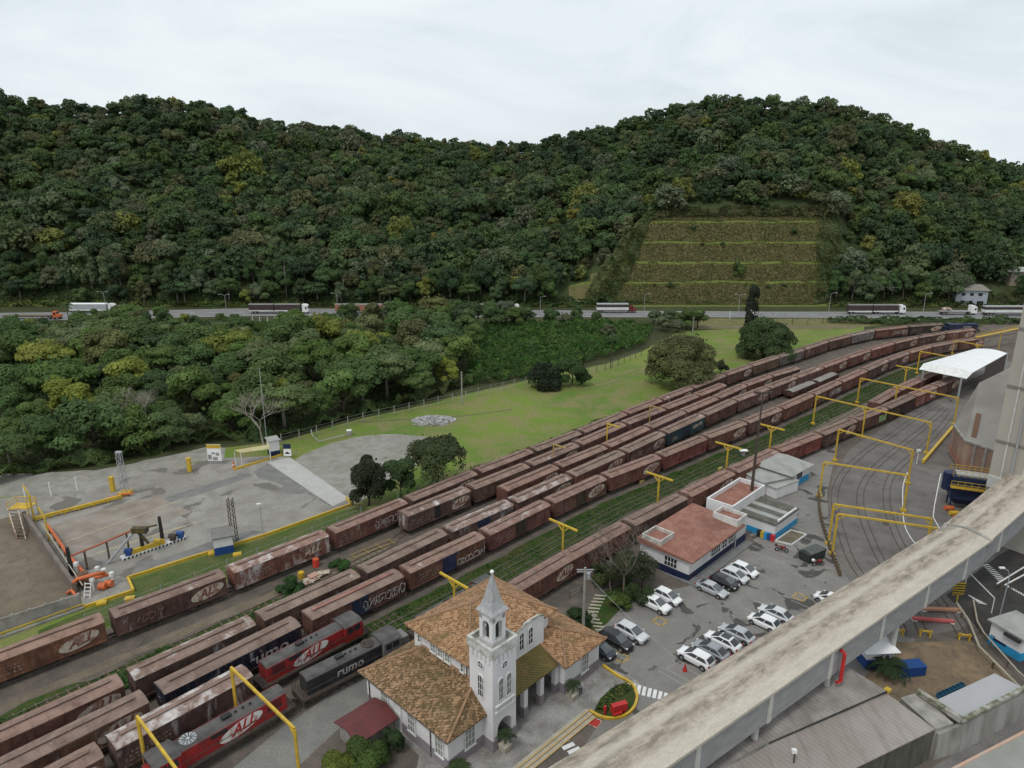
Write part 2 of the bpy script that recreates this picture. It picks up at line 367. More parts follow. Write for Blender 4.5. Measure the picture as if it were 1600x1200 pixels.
def terr_w(cx, Y):
    le = 905 + (Y-308)*3.2 + 22*noise.noise((Y*.13, 2, 5)); cx += 16*noise.noise((Y*.11, cx*.02, 9)); return sm(le-45, le+10, cx)*(1-sm(1280, 1330, cx))
xs = np.arange(-430, 560, 5.0); ys = np.concatenate([np.arange(299, 352, 1.0), np.arange(352, 780, 8.0)])
verts = [(x, y, hill_z(x, y)-.05) for y in ys for x in xs]; nx = len(xs)
faces = [(j*nx+i, j*nx+i+1, (j+1)*nx+i+1, (j+1)*nx+i) for j in range(len(ys)-1) for i in range(nx-1)]
me = bpy.data.meshes.new('hillside'); me.from_pydata(verts, [], faces)
G['hill'] = ground_mat('forest_floor', ((.05,.07,.028), (.06,.075,.03), (.04,.055,.024)), (.03,.3,1.5))
G['riser'] = ground_mat('terrace_bank', ((.13,.12,.05), (.155,.135,.06), (.1,.1,.04)), (.06,.35,1.6), 1)
G['bench'] = ground_mat('terrace_bench', ((.12,.15,.036), (.145,.15,.045), (.1,.125,.03)), (.06,.3,1.6), 1)
for m in (G['hill'], G['riser'], G['bench']): me.materials.append(m)
mi = []
for j in range(len(ys)-1):
    for i in range(nx-1):
        X = xs[i]+2.5; Y = ys[j]+.5; cx = 800 + FPX*X/(Y*.975+8)
        if Y < 343 and terr_w(cx, Y) > .5:
            b = any(a-.6 <= Y <= c+.2 for a, c in ((313.8,316),(321.6,323.8),(329.6,331.8),(337.6,339.8))) or Y < 306
            mi.append(2 if b else 1)
        else: mi.append(2 if Y < 303 else 0)
me.polygons.foreach_set('material_index', mi); me.polygons.foreach_set('use_smooth', [True]*len(mi)); tag(link('hillside', me), kind='structure')
# ---------------------------------------------------------------- vegetation
def foliage_mat(name, attr):
    m, t, b = nt(name); b.inputs['Roughness'].default_value = .75; b.inputs['Specular IOR Level'].default_value = .25
    if attr: base = N(t, 'ShaderNodeAttribute', attribute_name='leafcol').outputs['Color']
    else:
        oi = N(t, 'ShaderNodeObjectInfo'); tn = N(t, 'ShaderNodeAttribute', attribute_name='leafcol')
        base = mixc(t, 1.0, oi.outputs['Color'], tn.outputs['Color'], 'MULTIPLY')
    L(t, base, b.inputs['Base Color'])
    tr = N(t, 'ShaderNodeBsdfTranslucent'); L(t, base, tr.inputs['Color']); ms = N(t, 'ShaderNodeMixShader'); ms.inputs[0].default_value = .36
    L(t, b.outputs[0], ms.inputs[1]); L(t, tr.outputs[0], ms.inputs[2]); L(t, ms.outputs[0], t.nodes['Material Output'].inputs['Surface'])
    return m
M['leaf'] = foliage_mat('foliage', False); M['leafmass'] = foliage_mat('foliage_mass', True)
M['bark'] = mat('pale_bark', (.2,.18,.15), (.1,.09,.07), 3, .9); M['darkbark'] = mat('dark_bark', (.07,.055,.04), (.04,.035,.028), 3, .9)
def leaf_quads(P, Nn, size, rs, jit=.34, aspect=.75):
    """P, Nn: (n,3). returns verts (4n,3)"""
    n = len(P); Nn = Nn + rs.normal(0, jit, (n, 3)); Nn /= np.linalg.norm(Nn, axis=1, keepdims=True) + 1e-9
    a = rs.normal(0, 1, (n, 3)); u = np.cross(Nn, a); u /= np.linalg.norm(u, axis=1, keepdims=True) + 1e-9; v = np.cross(Nn, u)
    s = (size*rs.uniform(.6, 1.35, (n, 1)))
    u = u*s; v = v*s*aspect
    q = np.stack([P-u*.9-v*.2, P-v*.95+u*.1, P+u, P+v*.9-u*.15], 1)
    return q.reshape(-1, 3)
def crown_pts(seed, Rr, H, z0, lobes, leaves, lob=(.28,.46), flat=.75, top=1.0, droop=0):
    rs = np.random.RandomState(seed); C = []; rad = []
    for i in range(lobes):
        q = (i+.5)/lobes; ph = i*2.399 + rs.uniform(-.5, .5); zz = rs.uniform(.08, 1)**.8
        rr = math.sqrt(max(0, 1-(zz*1.0-.12)**2))*rs.uniform(.45, .82)
        C.append((Rr*rr*math.cos(ph), Rr*rr*math.sin(ph), z0 + H*zz*.8*top)); rad.append(Rr*rs.uniform(*lob))
    C = np.array(C); rad = np.array(rad); A = rad**2/np.sum(rad**2)
    P = []; Nn = []; T = []
    for i in range(lobes):
        k = int(leaves*A[i]*1.5); d = rs.normal(0, 1, (k, 3)); d[:, 2] = np.where(d[:, 2] < -.35, -d[:, 2], d[:, 2]); d /= np.linalg.norm(d, axis=1, keepdims=True)
        p = C[i] + d*rad[i]*rs.uniform(.82, 1.06, (k, 1))*np.array([1, 1, flat])
        if droop: p[:, 2] -= droop*rs.uniform(0, 1, k)**2*(np.linalg.norm(p[:, :2], axis=1)/Rr > .65)
        keep = np.ones(k, bool)
        for j in range(lobes):
            if j != i: keep &= np.linalg.norm((p - C[j])/np.array([1, 1, flat]), axis=1) > rad[j]*.78
        p = p[keep]; d = d[keep]; P.append(p); Nn.append(d*np.array([1, 1, 1.2]) + np.array([0, 0, .25])); T.append(np.full(len(p), rs.uniform(.72, 1.25)))
    return np.concatenate(P), np.concatenate(Nn), np.concatenate(T), rs, C, rad
def quads_mesh(name, V, colr, m):
    n = len(V)//4; me = bpy.data.meshes.new(name); me.vertices.add(len(V)); me.vertices.foreach_set('co', V.astype(np.float32).ravel())
    me.loops.add(len(V)); me.loops.foreach_set('vertex_index', np.arange(len(V), dtype=np.int32))
    me.polygons.add(n); me.polygons.foreach_set('loop_start', np.arange(0, len(V), 4, dtype=np.int32)); me.polygons.foreach_set('loop_total', np.full(n, 4, np.int32))
    at_ = me.color_attributes.new('leafcol', 'FLOAT_COLOR', 'POINT')
    c = np.ones((n, 4), np.float32); c[:, :3] = colr if colr.ndim == 2 else colr[:, None]
    at_.data.foreach_set('color', np.repeat(c, 4, axis=0).ravel()); me.materials.append(m); me.update(); me.validate(); return me
def crown_arrays(seed, Rr, H, z0, lobes, leaves, size, **k):
    P, Nn, T, rs, C, rad = crown_pts(seed, Rr, H, z0, lobes, leaves, **k)
    # a few inner leaves close the crown without filling its gaps
    m = len(P)//7; idx = rs.randint(0, len(C), m); d = rs.normal(0, .38, (m, 3)); Pi = C[idx] + d*rad[idx][:, None]
    V = np.concatenate([leaf_quads(P, Nn, size, rs), leaf_quads(Pi, rs.normal(0, 1, (m, 3)), size*1.5, rs)])
    T = np.concatenate([T*rs.uniform(.9, 1.12, len(T)), np.full(m, .9)]); return V, T
def trunk_mesh(name, h, top, r, seed, Rr, m, limbs=4):
    rs = random.Random(seed); mb = MB(); bend = rs.uniform(-.5, .5)
    pts = [(0,0,-.3), (bend*.3, bend*.2, h*.5), (bend*.6, bend*.1, h), (bend*.7, 0, h + (top-h)*.6)]
    mb.tube(pts, r, 7, r*.35)
    for i in range(limbs):
        a = i*6.28/limbs + rs.uniform(-.5, .5); e = Rr*rs.uniform(.45, .75); z = h*rs.uniform(.75, 1.0)
        mb.tube([(bend*.5, bend*.1, z), (math.cos(a)*e*.5, math.sin(a)*e*.5, z+(top-h)*.28), (math.cos(a)*e, math.sin(a)*e, z+(top-h)*.55)], r*.45, 5, r*.12)
    return mb.mesh(name, m, True)
# kinds of forest tree: crown radius, crown height, crown base, lobes
KIND = [(4.8,7.6,1.9,19),(5.6,4.4,5.2,15),(3.8,8.5,2.3,15),(4.6,6.4,2.6,17),(5.3,8.4,2.4,21),(3.4,5.6,1.2,12)]
DET = []; LOW = []
for i, (r_, h_, z_, lb) in enumerate(KIND):
    V, T = crown_arrays(20+i, r_, h_, z_, lb, 2700, .31, flat=(.75,.5,.95,.7,.8,.9)[i]); me = quads_mesh('tree_crown', V, T, M['leaf'])
    DET.append((me, trunk_mesh('tree_trunk', z_+.5, z_+h_, .22+.03*r_, i, r_, M['bark'] if i in (1,2,4) else M['darkbark']), z_+h_, r_))
    lows = []
    for v in range(2):
        V, T = crown_arrays(60+i*3+v, r_, h_, z_*.5, lb, 800, .5, flat=(.75,.55,.9,.7,.8,.9)[i]); lows.append((V, T))
    LOW.append(lows)
PAL = [(.056,.09,.036),(.074,.108,.04),(.05,.076,.04),(.096,.118,.064),(.15,.16,.045),(.1,.102,.054),(.066,.1,.046),(.112,.128,.086),(.04,.066,.034),(.17,.155,.045)]
PW = [5,5,5,3,1.3,2.5,4,2,4,.2]
CNAME = ['dark green','mid green','deep green','grey green','yellow green','olive brown','leaf green','pale grey green','blackish green','golden']
KNAME = ['rounded','flat topped','tall narrow','bushy','broad domed','small']
def pick_col(rs): return rs.choices(range(len(PAL)), PW)[0]
def jitter_col(c, rs, a=.14): 
    k = rs.uniform(1-a, 1+a); return (c[0]*k*rs.uniform(.95,1.08), c[1]*k, c[2]*k*rs.uniform(.9,1.1), 1)
def put_tree(x, y, z, kind, ci, sc, rs, where, group, hs=1.0):
    cm, tm, ht, rr = DET[kind]
    o = thing('broadleaf_tree', '%s %s broadleaf tree %s' % (KNAME[kind], CNAME[ci], where), 'tree', (x, y, z), rs.uniform(0, 6.28), group)
    a = link('crown', cm, o); a.color = jitter_col(tuple(q*m_ for q, m_ in zip(PAL[ci], (1.5,1.6,1.15) if 'wood' in group else (1.3,1.38,1.2))), rs); b = link('trunk', tm, o)
    o.scale = (sc, sc, sc*hs); return o
def inside(P, x, y):
    c = False; n = len(P)
    for i in range(n):
        a = P[i]; b = P[i-1]
        if (a[1] > y) != (b[1] > y) and x < (b[0]-a[0])*(y-a[1])/(b[1]-a[1]) + a[0]: c = not c
    return c
def proj(v):
    y = v[1]; zc = y*math.cos(PITCH) + (CAMH-v[2])*math.sin(PITCH); up = y*math.sin(PITCH) - (CAMH-v[2])*math.cos(PITCH)
    return 800 + FPX*v[0]/zc, 600 - FPX*up/zc
W1 = [(-80,765),(-80,508),(390,500),(395,528),(500,533),(522,503),(745,500),(738,540),(740,592),(700,609),(640,630),(560,647),(500,665),(440,682),(345,686),(300,690),(215,714),(130,727),(60,735)]
W1w = [at(*p) for p in W1]
HT = [(-100,4),(20,3.0),(98,3.0),(125,5),(150,7),(255,7),(275,4),(480,4),(520,5.5),(560,9.5),(745,10.5),(800,8),(1100,7)]
rs = random.Random(3); pts = []; x0 = min(p.x for p in W1w); x1 = max(p.x for p in W1w)
tries = 0
while tries < 9000 and len(pts) < 185:
    tries += 1; x = rs.uniform(x0, x1); y = rs.uniform(108, 272)
    if not inside(W1w, x, y): continue
    dmin = 6.0 if y < 170 else 7.6
    if any((x-a)**2 + (y-b)**2 < dmin*dmin for a, b in pts): continue
    u, v = proj((x, y, 0))
    if u < -60: continue
    pts.append((x, y))
for x, y in pts:
    u, v = proj((x, y, 0)); k = rs.choices(range(6), [4,3,3,4,4,2])[0]; ht = DET[k][2]; mx = 13.5 if v > 545 else lerp_tab(HT, u) + (v-505)*.11
    edge = not inside([at(p[0], p[1]-14) for p in W1 if True], x, y)
    h = min(mx, rs.choice((rs.uniform(6,8.5), rs.uniform(8.5,12), rs.uniform(10.5,14.5)))); 
    if v > 640: h *= rs.uniform(.72, .95)
    sc = h/ht; ci = rs.choices(range(10), [3,7,3,2.5,2.2,2.2,8,1.5,1.5,.1])[0]
    put_tree(x, y, 0, k, ci, sc*rs.uniform(1.0,1.12), rs, 'in the flat wood below the highway', 'trees of the flat wood', rs.uniform(.9, 1.0))
NWOOD = len(pts)
for bx, by, k, h in ((862,507,5,6.5),(902,506,2,7),(886,509,5,5),(932,504,5,4.5),(1022,507,5,6),(1045,512,3,7),(1072,514,0,8),(1090,512,3,7),(1035,518,3,5.5),(1060,520,5,5),(950,530,3,5.5),(958,545,5,5),(1137,432,2,8.5),(870,517,5,4),(790,506,3,9),(768,512,0,10),(803,512,5,8.5),(822,508,3,7)):
    q = at(bx, by); z = 0
    if by < 480: q = Vector((101, 318, 9)); z = 9
    put_tree(q.x, q.y, z, k, rs.choice([0,1,3,6,7]), h/DET[k][2], rs, 'on the bank of the terraced hillside' if by < 480 else 'standing apart in creepers near the highway', 'scattered trees near the highway')
# hillside forest: the nearest trees one by one, the rest as one mass
hill = []; rs = random.Random(11)
Y = 304.
while Y < 600:
    st = 5.9 + (Y-304)*.006; X = -330 + rs.uniform(0, st)
    while X < 420:
        x = X + rs.uniform(-2.6, 2.6); y = Y + rs.uniform(-3, 3); X += st
        cx = 800 + FPX*x/(y*.975+8)
        if cx < -60 or cx > 1680: continue
        rd = lerp_tab(RDG, cx)
        if y > rd + 14: continue
        if y < 345 and terr_w(cx, y) > .35: continue
        if 1515 < cx < 1600 and y < 318: continue
        hill.append((x, y, hill_z(x, y), cx))
    Y += st*.98
hill.sort(key=lambda h: h[1])
near = [h for h in hill if h[1] < 322][:max(0, 283-NWOOD)]; ns = set(near)
for x, y, z, cx in near:
    k = rs.choices(range(6), [3,3,5,4,3,2])[0]; sc = rs.uniform(.78, 1.15); ci = pick_col(rs)
    put_tree(x, y, z, k, ci, sc, rs, 'at hill foot ' + ('left of the terraces' if cx < 920 else 'right of the terraces'), 'trees at the foot of the forested hill', rs.uniform(.95, 1.3))
VV = []; CC = []; nrs = np.random.RandomState(5); tr = MB()
for h in hill:
    if h in ns: continue
    x, y, z, cx = h; k = rs.choices(range(6), [4,3,3,4,5,1.5])[0]; V, T = LOW[k][rs.randint(0, 1)]
    n_ = noise.noise((x*.018, y*.018, 1)); wts = list(PW); wts[4] *= max(.05, .5+3.2*n_); wts[9] *= max(.02, .5+4*n_); wts[8] *= max(.2, 1-2.5*n_); wts[6] *= max(.3, 1+2*n_); wts[3] *= max(.2, 1-2*noise.noise((x*.012, y*.012, 6))); wts[7] *= max(.2, 1-2*noise.noise((x*.012, y*.012, 6)))
    c = jitter_col(PAL[rs.choices(range(10), wts)[0]], rs); a = rs.uniform(0, 6.28); s = (.68 + .9*rs.random()**2.2)*(1 if rs.random() > .07 else 1.35); s = min(s, 1.0) if y > lerp_tab(RDG, cx)-22 else s; zs = s*rs.uniform(.85, 1.2)
    ca, sa = math.cos(a)*s, math.sin(a)*s
    W = np.empty_like(V); W[:, 0] = V[:, 0]*ca - V[:, 1]*sa + x; W[:, 1] = V[:, 0]*sa + V[:, 1]*ca + y; W[:, 2] = V[:, 2]*zs + z - .6
    VV.append(W); CC.append(T[:, None]*(np.array(c[:3])*(1.22,1.28,1.1))[None])
    if rs.random() < .1: tr.tube([(x, y, z), (x+rs.uniform(-.6,.6), y-1.5, z+9*zs)], .22, 5, .12)
me = quads_mesh('hillside_forest', np.concatenate(VV), np.concatenate(CC), M['leafmass'])
fo = tag(link('hillside_forest', me), kind='stuff', label='dense mixed green forest covering the hills behind the highway', cat='forest')
# low cover: undergrowth, creepers, shrubs and weeds, each one mass
def cover(name, label, cat, poly, n, size, h, cols, seed, bumpy=1.0, zf=None, world=False, skip=None):
    P = poly if world else [at(*p) for p in poly]; r = np.random.RandomState(seed); rr = random.Random(seed)
    xa, xb = min(p[0] for p in P), max(p[0] for p in P); ya, yb = min(p[1] for p in P), max(p[1] for p in P); pts = []; cl = []; nm = []; k = 0
    while len(pts) < n and k < n*12:
        k += 1; x = rr.uniform(xa, xb); y = rr.uniform(ya, yb)
        if not inside(P, x, y) or (skip and skip(x, y)): continue
        b = noise.noise((x*.22, y*.22, seed)) + .5*noise.noise((x*.6, y*.6, seed)); e = 1e-1
        gx = (noise.noise((x*.22+e, y*.22, seed)) - noise.noise((x*.22, y*.22, seed)))/e; gy = (noise.noise((x*.22, y*.22+e, seed)) - noise.noise((x*.22, y*.22, seed)))/e
        z = max(.05, h*(.45 + .75*b*bumpy)) + rr.uniform(-.15, .1)*h*.4
        if zf: z += zf(x, y)
        pts.append((x, y, z)); nm.append((-gx*h*.5, -gy*h*.5, 1)); c = cols[min(len(cols)-1, int((noise.noise((x*.08, y*.08, seed+2))*.9+.5)*len(cols)) if True else 0)] if rr.random() < .75 else rr.choice(cols)
        q = rr.uniform(.75, 1.25); cl.append((c[0]*q, c[1]*q, c[2]*q))
    V = leaf_quads(np.array(pts), np.array(nm), size, r, .6)
    return tag(link(name, quads_mesh(name, V, np.array(cl), M['leafmass'])), label, cat, kind='stuff')
DG = [(.04,.07,.022),(.05,.085,.025),(.06,.09,.03)]
cover('undergrowth', 'dark low undergrowth on the floor of the flat wood', 'undergrowth', W1, 52000, .4, 1.6, DG, 1)
cover('creepers', 'bright green creepers smothering low ground below the highway', 'creepers', [(730,604),(840,590),(880,576),(950,560),(1008,540),(1020,512),(960,505),(860,506),(760,508),(735,545)], 42000, .34, 3.4, [(.05,.12,.025),(.065,.145,.03),(.085,.155,.035),(.045,.1,.025)], 2)
cover('roadside_shrubs', 'green shrubs growing along the near side of the highway', 'shrubs', [(1290,505),(1300,499.5),(1650,501),(1650,508),(1500,507),(1400,509)], 7000, .4, 2.2, [(.05,.085,.03),(.07,.11,.035)], 3)
cover('meadow', 'light green tangle of low plants below the highway fence', 'plants', [(385,532),(395,503),(520,502),(505,540),(440,548)], 7000, .4, 1.2, [(.075,.13,.03),(.09,.15,.035)], 4)
cover('hill_foot_bushes', 'dark bushes lining the far side of the highway', 'bushes', [(x, y, 0) for x, y in ((-230,299.5),(40,298),(60,306),(-230,308))], 12000, .5, 2.4, [(.04,.07,.025),(.05,.09,.025),(.07,.1,.04)], 6, 1.2, hill_z, True)
cover('hill_foot_bushes', 'dark bushes on the far side of the highway by the house', 'bushes', [(x, y, 0) for x, y in ((135,298),(300,297),(300,310),(135,308))], 8000, .5, 2.6, [(.045,.075,.025),(.055,.09,.03),(.08,.09,.035)], 7, 1.2, hill_z, True)
cover('terrace_scrub', 'dry brownish scrub clothing the stepped terrace banks', 'scrub', [(x, y, 0) for x, y in ((33,303),(146,303),(150,342),(64,346),(42,318))], 60000, .27, .6, [(.145,.135,.055),(.125,.13,.05),(.17,.15,.07),(.105,.12,.042)], 8, .5, hill_z, True, lambda x, y: any(a-.3 < y < b-.7 for a, b in ((313.8,316),(321.6,323.8),(329.6,331.8),(337.6,339.8))) and noise.noise((x*.15, y, 3)) > -.25)
cover('terrace_edge_shrubs', 'green shrubs creeping in over the left end of the terraces', 'shrubs', [(x, y, 0) for x, y in ((28,303),(40,303),(52,316),(58,326),(66,341),(60,344),(44,326))], 7000, .45, 2.6, [(.1,.14,.05),(.12,.15,.055),(.085,.12,.045)], 42, 1.4, hill_z, True)
cover('terrace_edge_shrubs', 'dark green shrubs creeping in over the right end of the terraces', 'shrubs', [(x, y, 0) for x, y in ((130,303),(150,303),(154,344),(147,344),(139,330),(136,316))], 7000, .45, 2.8, [(.08,.12,.045),(.11,.14,.055),(.085,.12,.045)], 43, 1.4, hill_z, True)
cover('terrace_brush', 'olive brush above the topmost terrace', 'brush', [(x, y, 0) for x, y in ((62,341),(152,341),(154,346),(64,346))], 6500, .5, 2.6, [(.1,.115,.045),(.12,.115,.05),(.08,.1,.035)], 9, 1, hill_z, True)
cover('trackside_weeds', 'tall weeds along the back row of wagons by the lawn', 'weeds', [(p.x, p.y) for p in [ST(70,-92.5), ST(128,-92), ST(150,-91.5), ST(150,-88.6), ST(70,-88.4)]], 4500, .28, 1.0, [(.11,.13,.045),(.09,.12,.035),(.14,.14,.06)], 10, 1, None, True)
cover('yard_weeds', 'green weeds growing between the wagon rows at left', 'weeds', [(p.x, p.y) for p in [ST(-5,-79.5), ST(22,-79), ST(44,-78.5), ST(58,-78), ST(58,-76.6), ST(40,-75.4), ST(-5,-75.4)]], 5200, .22, .7, [(.045,.095,.02),(.07,.115,.03)], 12, 1.6, None, True)
cover('grass_tufts', 'rough grass tufts on the long green strip between tracks', 'grass', [(p.x, p.y) for p in offset(Cs, 2.6) + list(reversed(offset(Cs, 7.6)))], 16000, .16, .25, [(.032,.07,.016),(.042,.082,.018),(.085,.09,.035)], 13, 1.2, None, True)
cover('edge_bushes', 'leafy bushes along the front edge of the flat wood', 'bushes', [(-60,762),(60,731),(130,724),(215,711),(300,687),(345,683),(440,680),(500,663),(560,645),(640,628),(700,607),(738,592),(738,602),(700,614),(640,636),(560,652),(500,669),(440,689),(345,692),(300,695),(215,719),(130,732),(60,741),(-60,775)], 26000, .26, 3.0, [(.07,.115,.035),(.09,.135,.04),(.055,.09,.032),(.11,.14,.05)], 41, 1.3)
rs = random.Random(77)
for i in range(9):
    x = 52 + i*9.5 + rs.uniform(-4,4); y = rs.choice((312,320,326,328,334.5)) + rs.uniform(-1,1); k = rs.choice((5,3))
    put_tree(x, y, hill_z(x, y)-.2, k, rs.choice([0,5,6]), rs.uniform(.22,.42), rs, 'growing on the stepped terrace banks', 'small shrubs on the terrace banks')
# single trees
def lone(name, label, cat, bx, by, Rr, H, z0, lobes, leaves, size, c, seed, pos=None, trunk_r=.3, mk='darkbark', **k):
    q = pos or at(bx, by); o = thing(name, label, cat, q)
    V, T = crown_arrays(seed, Rr, H, z0, lobes, int(leaves*2.0), size*.7, **k); a = link('crown', quads_mesh('crown', V, T, M['leaf']), o); a.color = (*c, 1)
    if trunk_r: link('trunk', trunk_mesh('trunk', z0+.6, z0+H, trunk_r, seed, Rr, M[mk]), o)
    return o
for i, (bx, by, h_, c, lb) in enumerate(((972,925,6.0,(.075,.085,.045),'sparse twiggy tree with dull leaves among the leafless branches'),(1003,918,5.0,(.06,.075,.035),'dull green twiggy tree at the office wall corner'))):
    lone('broadleaf_tree', lb, 'tree', bx, by, 2.8, h_*.75, h_*.25, 16, 900, .15, c, 140+i, trunk_r=.1)
lone('broadleaf_tree', 'large solitary round olive tree between lawn and wagons', 'tree', 1062, 606, 9.8, 14.2, .2, 44, 12500, .4, (.13,.14,.055), 101, lob=(.24,.36), trunk_r=.55)
lone('broadleaf_tree', 'large dense dark green tree behind the wagons right of the olive one', 'tree', 1193, 561, 9.0, 13.5, .2, 38, 11000, .4, (.07,.108,.04), 102, lob=(.26,.38), trunk_r=.5)
lone('bush', 'small dark bush at the right foot of the round olive tree', 'bush', 1126, 584, 2.2, 3.6, .2, 8, 700, .3, (.05,.065,.03), 109, trunk_r=.08)
lone('bush', 'big dark drooping bush at the left end of the lawn fence', 'bush', 852, 606, 4.6, 7.4, .3, 14, 3200, .36, (.03,.045,.022), 103, trunk_r=.2, droop=2)
lone('bush', 'mid green bush right of the dark drooping bush', 'bush', 893, 601, 5.0, 7.0, .3, 14, 3000, .4, (.055,.1,.032), 104, trunk_r=.2)
lone('broadleaf_tree', 'dark vine covered tree at the corner of the concrete yard', 'tree', 576, 790, 2.9, 9.2, .6, 16, 3600, .27, (.042,.052,.026), 105, lob=(.34,.52), flat=1.3, trunk_r=.25, droop=1.2)
lone('broadleaf_tree', 'small bright green tree right of the vine covered tree', 'tree', 626, 781, 3.2, 6.4, 1.6, 14, 2400, .3, (.06,.1,.035), 106, trunk_r=.16)
lone('broadleaf_tree', 'wide umbrella shaped tree beside the back row of wagons', 'tree', 684, 762, 6.4, 4.4, 4.6, 22, 4200, .32, (.075,.1,.04), 107, lob=(.2,.32), flat=.7, trunk_r=.32, droop=3.5)
lone('vine_covered_pole', 'tall narrow column of dark vines rising beside the highway', 'vine column', 1172, 523, 2.0, 19.0, .2, 34, 2600, .42, (.035,.045,.028), 108, lob=(.45,.75), flat=1.7, trunk_r=.2)
lone('bush', 'green bush at the lower end of the maroon hut by the station', 'bush', 575, 1200, 2.3, 2.9, .2, 12, 2600, .17, (.075,.12,.03), 110, trunk_r=.1)
lone('bush', 'dark green bush between the maroon hut and the station wall', 'bush', 608, 1176, 1.5, 2.6, .2, 9, 1500, .15, (.04,.07,.025), 111, trunk_r=.08)
lone('bush', 'yellow green shrub left of the bush below the maroon hut', 'bush', 530, 1212, 1.9, 2.4, .1, 10, 1500, .15, (.13,.17,.03), 112, trunk_r=.06)
lone('bush', 'clump of dark weeds beside the junk pile between wagon rows', 'bush', 453, 922, 1.7, 1.7, .05, 8, 900, .17, (.045,.1,.03), 113, trunk_r=.04)
lone('bush', 'low weeds right of the junk pile between wagon rows', 'bush', 533, 886, 1.7, 1.0, .05, 7, 600, .16, (.05,.12,.03), 114, trunk_r=.03)
for i, (bx, by, r_, h_, c, lb) in enumerate(((905,978,1.7,2.0,(.04,.07,.025),'dark clipped shrub at the foot of the utility pole by the station'),(990,905,2.9,4.2,(.05,.075,.03),'dark hedge bush against the red roofed building'),(955,915,2.6,3.6,(.065,.09,.03),'scrubby green bush under the bare tree'),(1000,940,2.1,2.4,(.05,.075,.028),'dark shrub behind the two white cars under the bare tree'),(968,950,1.6,1.7,(.09,.13,.03),'yellow green shrub at the edge of the small garden'),(935,905,1.6,2.2,(.05,.07,.03),'dark bush between the front wagons and the garden'))):
    lone('bush', lb, 'bush', bx, by, r_, h_, .1, 10, 1300, .16, c, 120+i, trunk_r=.06)
def bare(o, h, r, seed, m='twig'):
    rs = random.Random(seed); mb = MB(); tips = []
    def go(p, d, ln, r, lv):
        q = p + d*ln; mid = p + d*ln*.5 + Vector((rs.uniform(-.1,.1), rs.uniform(-.1,.1), 0))*ln
        mb.tube([p, mid, q], r, 6 if lv < 2 else 4, r*.6)
        if lv >= 6: tips.append(q); return
        for i in range(3 if lv < 5 else 2):
            a = rs.uniform(0, 6.28); nd = (d + Vector((math.cos(a), math.sin(a), rs.uniform(-.15,.45)))*rs.uniform(.5,.95)).normalized(); go(q, nd, ln*rs.uniform(.62,.82), r*.58, lv+1)
    go(Vector((0,0,-.2)), Vector((rs.uniform(-.1,.1), rs.uniform(-.1,.1), 1)).normalized(), h*.27, r, 0)
    mb.build('branches', M[m], o); return tips
M['paletwig'] = mat('pale_branches', (.36,.33,.28), (.25,.22,.18), 3, .9)
M['twig'] = mat('grey_twigs', (.18,.15,.12), (.12,.1,.08), 3, .9)
bare(thing('bare_tree', 'leafless grey branched tree left of the red roofed building', 'tree', at(975, 934)), 13.5, .17, 4)
bare(thing('bare_tree', 'smaller leafless tree behind the leafless tree by the garden', 'tree', at(955, 925)), 11.5, .14, 9)
for i, (bx, by, h, lb) in enumerate(((212,684,12.5,'leafless pale tree with two leaning stems at the front of the wood'),(228,683,12,'leafless pale tree right of its twin at the wood edge'),(412,684,13,'slender bare pale tree at the wood edge near the guard hut'))):
    bare(thing('bare_tree', lb, 'tree', at(bx, by+12)), h*1.1, .24, 30+i, 'paletwig')
def palm(name, label, bx, by, h, Lf, nf, c, r=.14, pos=None, cat='palm', droop=1.0):
    q = pos or at(bx, by); o = thing(name, label, cat, q); rs = random.Random(int(bx)+int(by)); 
    mb = MB(); mb.tube([(0,0,-.1),(.1,.05,h*.5),(.05,0,h)], r, 8, r*.75); mb.build('trunk', M['bark'], o, smooth=True)
    fr = []; T = []
    for i in range(nf):
        a = i*2.4 + rs.uniform(-.2,.2); el = rs.uniform(.15, 1.25); d = Vector((math.cos(a), math.sin(a), 0)); p = Vector((.05,0,h)); prev = p; side = Vector((-d.y, d.x, 0))
        for k in range(7):
            q_ = (k+1)/7; z = math.sin(el)*q_ - droop*q_*q_*.75; nx_ = Vector((.05,0,h)) + d*(Lf*q_*math.cos(el*.7)) + Vector((0,0,z*Lf*.8)); w_ = Lf*.16*(1-abs(q_-.5))
            dn = (nx_-prev).normalized(); 
            for sg in (1, -1):
                b1 = prev; b2 = prev.lerp(nx_, .8); tp = side*sg*w_ + dn*w_*.5 + Vector((0,0,-w_*.35)); fr += [b1, b2, b2+tp*1.0, b1+tp*.95]; T.append(rs.uniform(.8,1.2))
            prev = nx_
    me = quads_mesh('fronds', np.array([tuple(v) for v in fr]), np.array(T), M['leaf']); a = link('fronds', me, o); a.color = (*c, 1); return o
palm('palm_tree', 'small palm with arching fronds beside the blue and white hut', 1385, 1056, 1.6, 2.4, 22, (.03,.055,.02))
for i, (x, y, h, lb) in enumerate(((-55,303,15,'tall palm with thin pale trunk at the forest edge above the highway'),(-97,304,17,'tallest palm trunk at the forest edge behind the double trailer truck'),(-72,303,13,'palm at the forest edge between the two tall palms'))):
    palm('palm_tree', lb, i, i, h, 3.2, 18, (.05,.08,.03), .22, Vector((x, y, hill_z(x, y))))
for i, (bx, by, h, lb) in enumerate(((500,520,6,'palm in the creepers below the reddish trailer'),(655,512,7,'palm with pale fronds in the wood below the highway'),(108,505,7,'dark palm beside the orange truck'))):
    palm('palm_tree', lb, bx, by, h, 3.2, 18, (.06,.09,.03), .2)
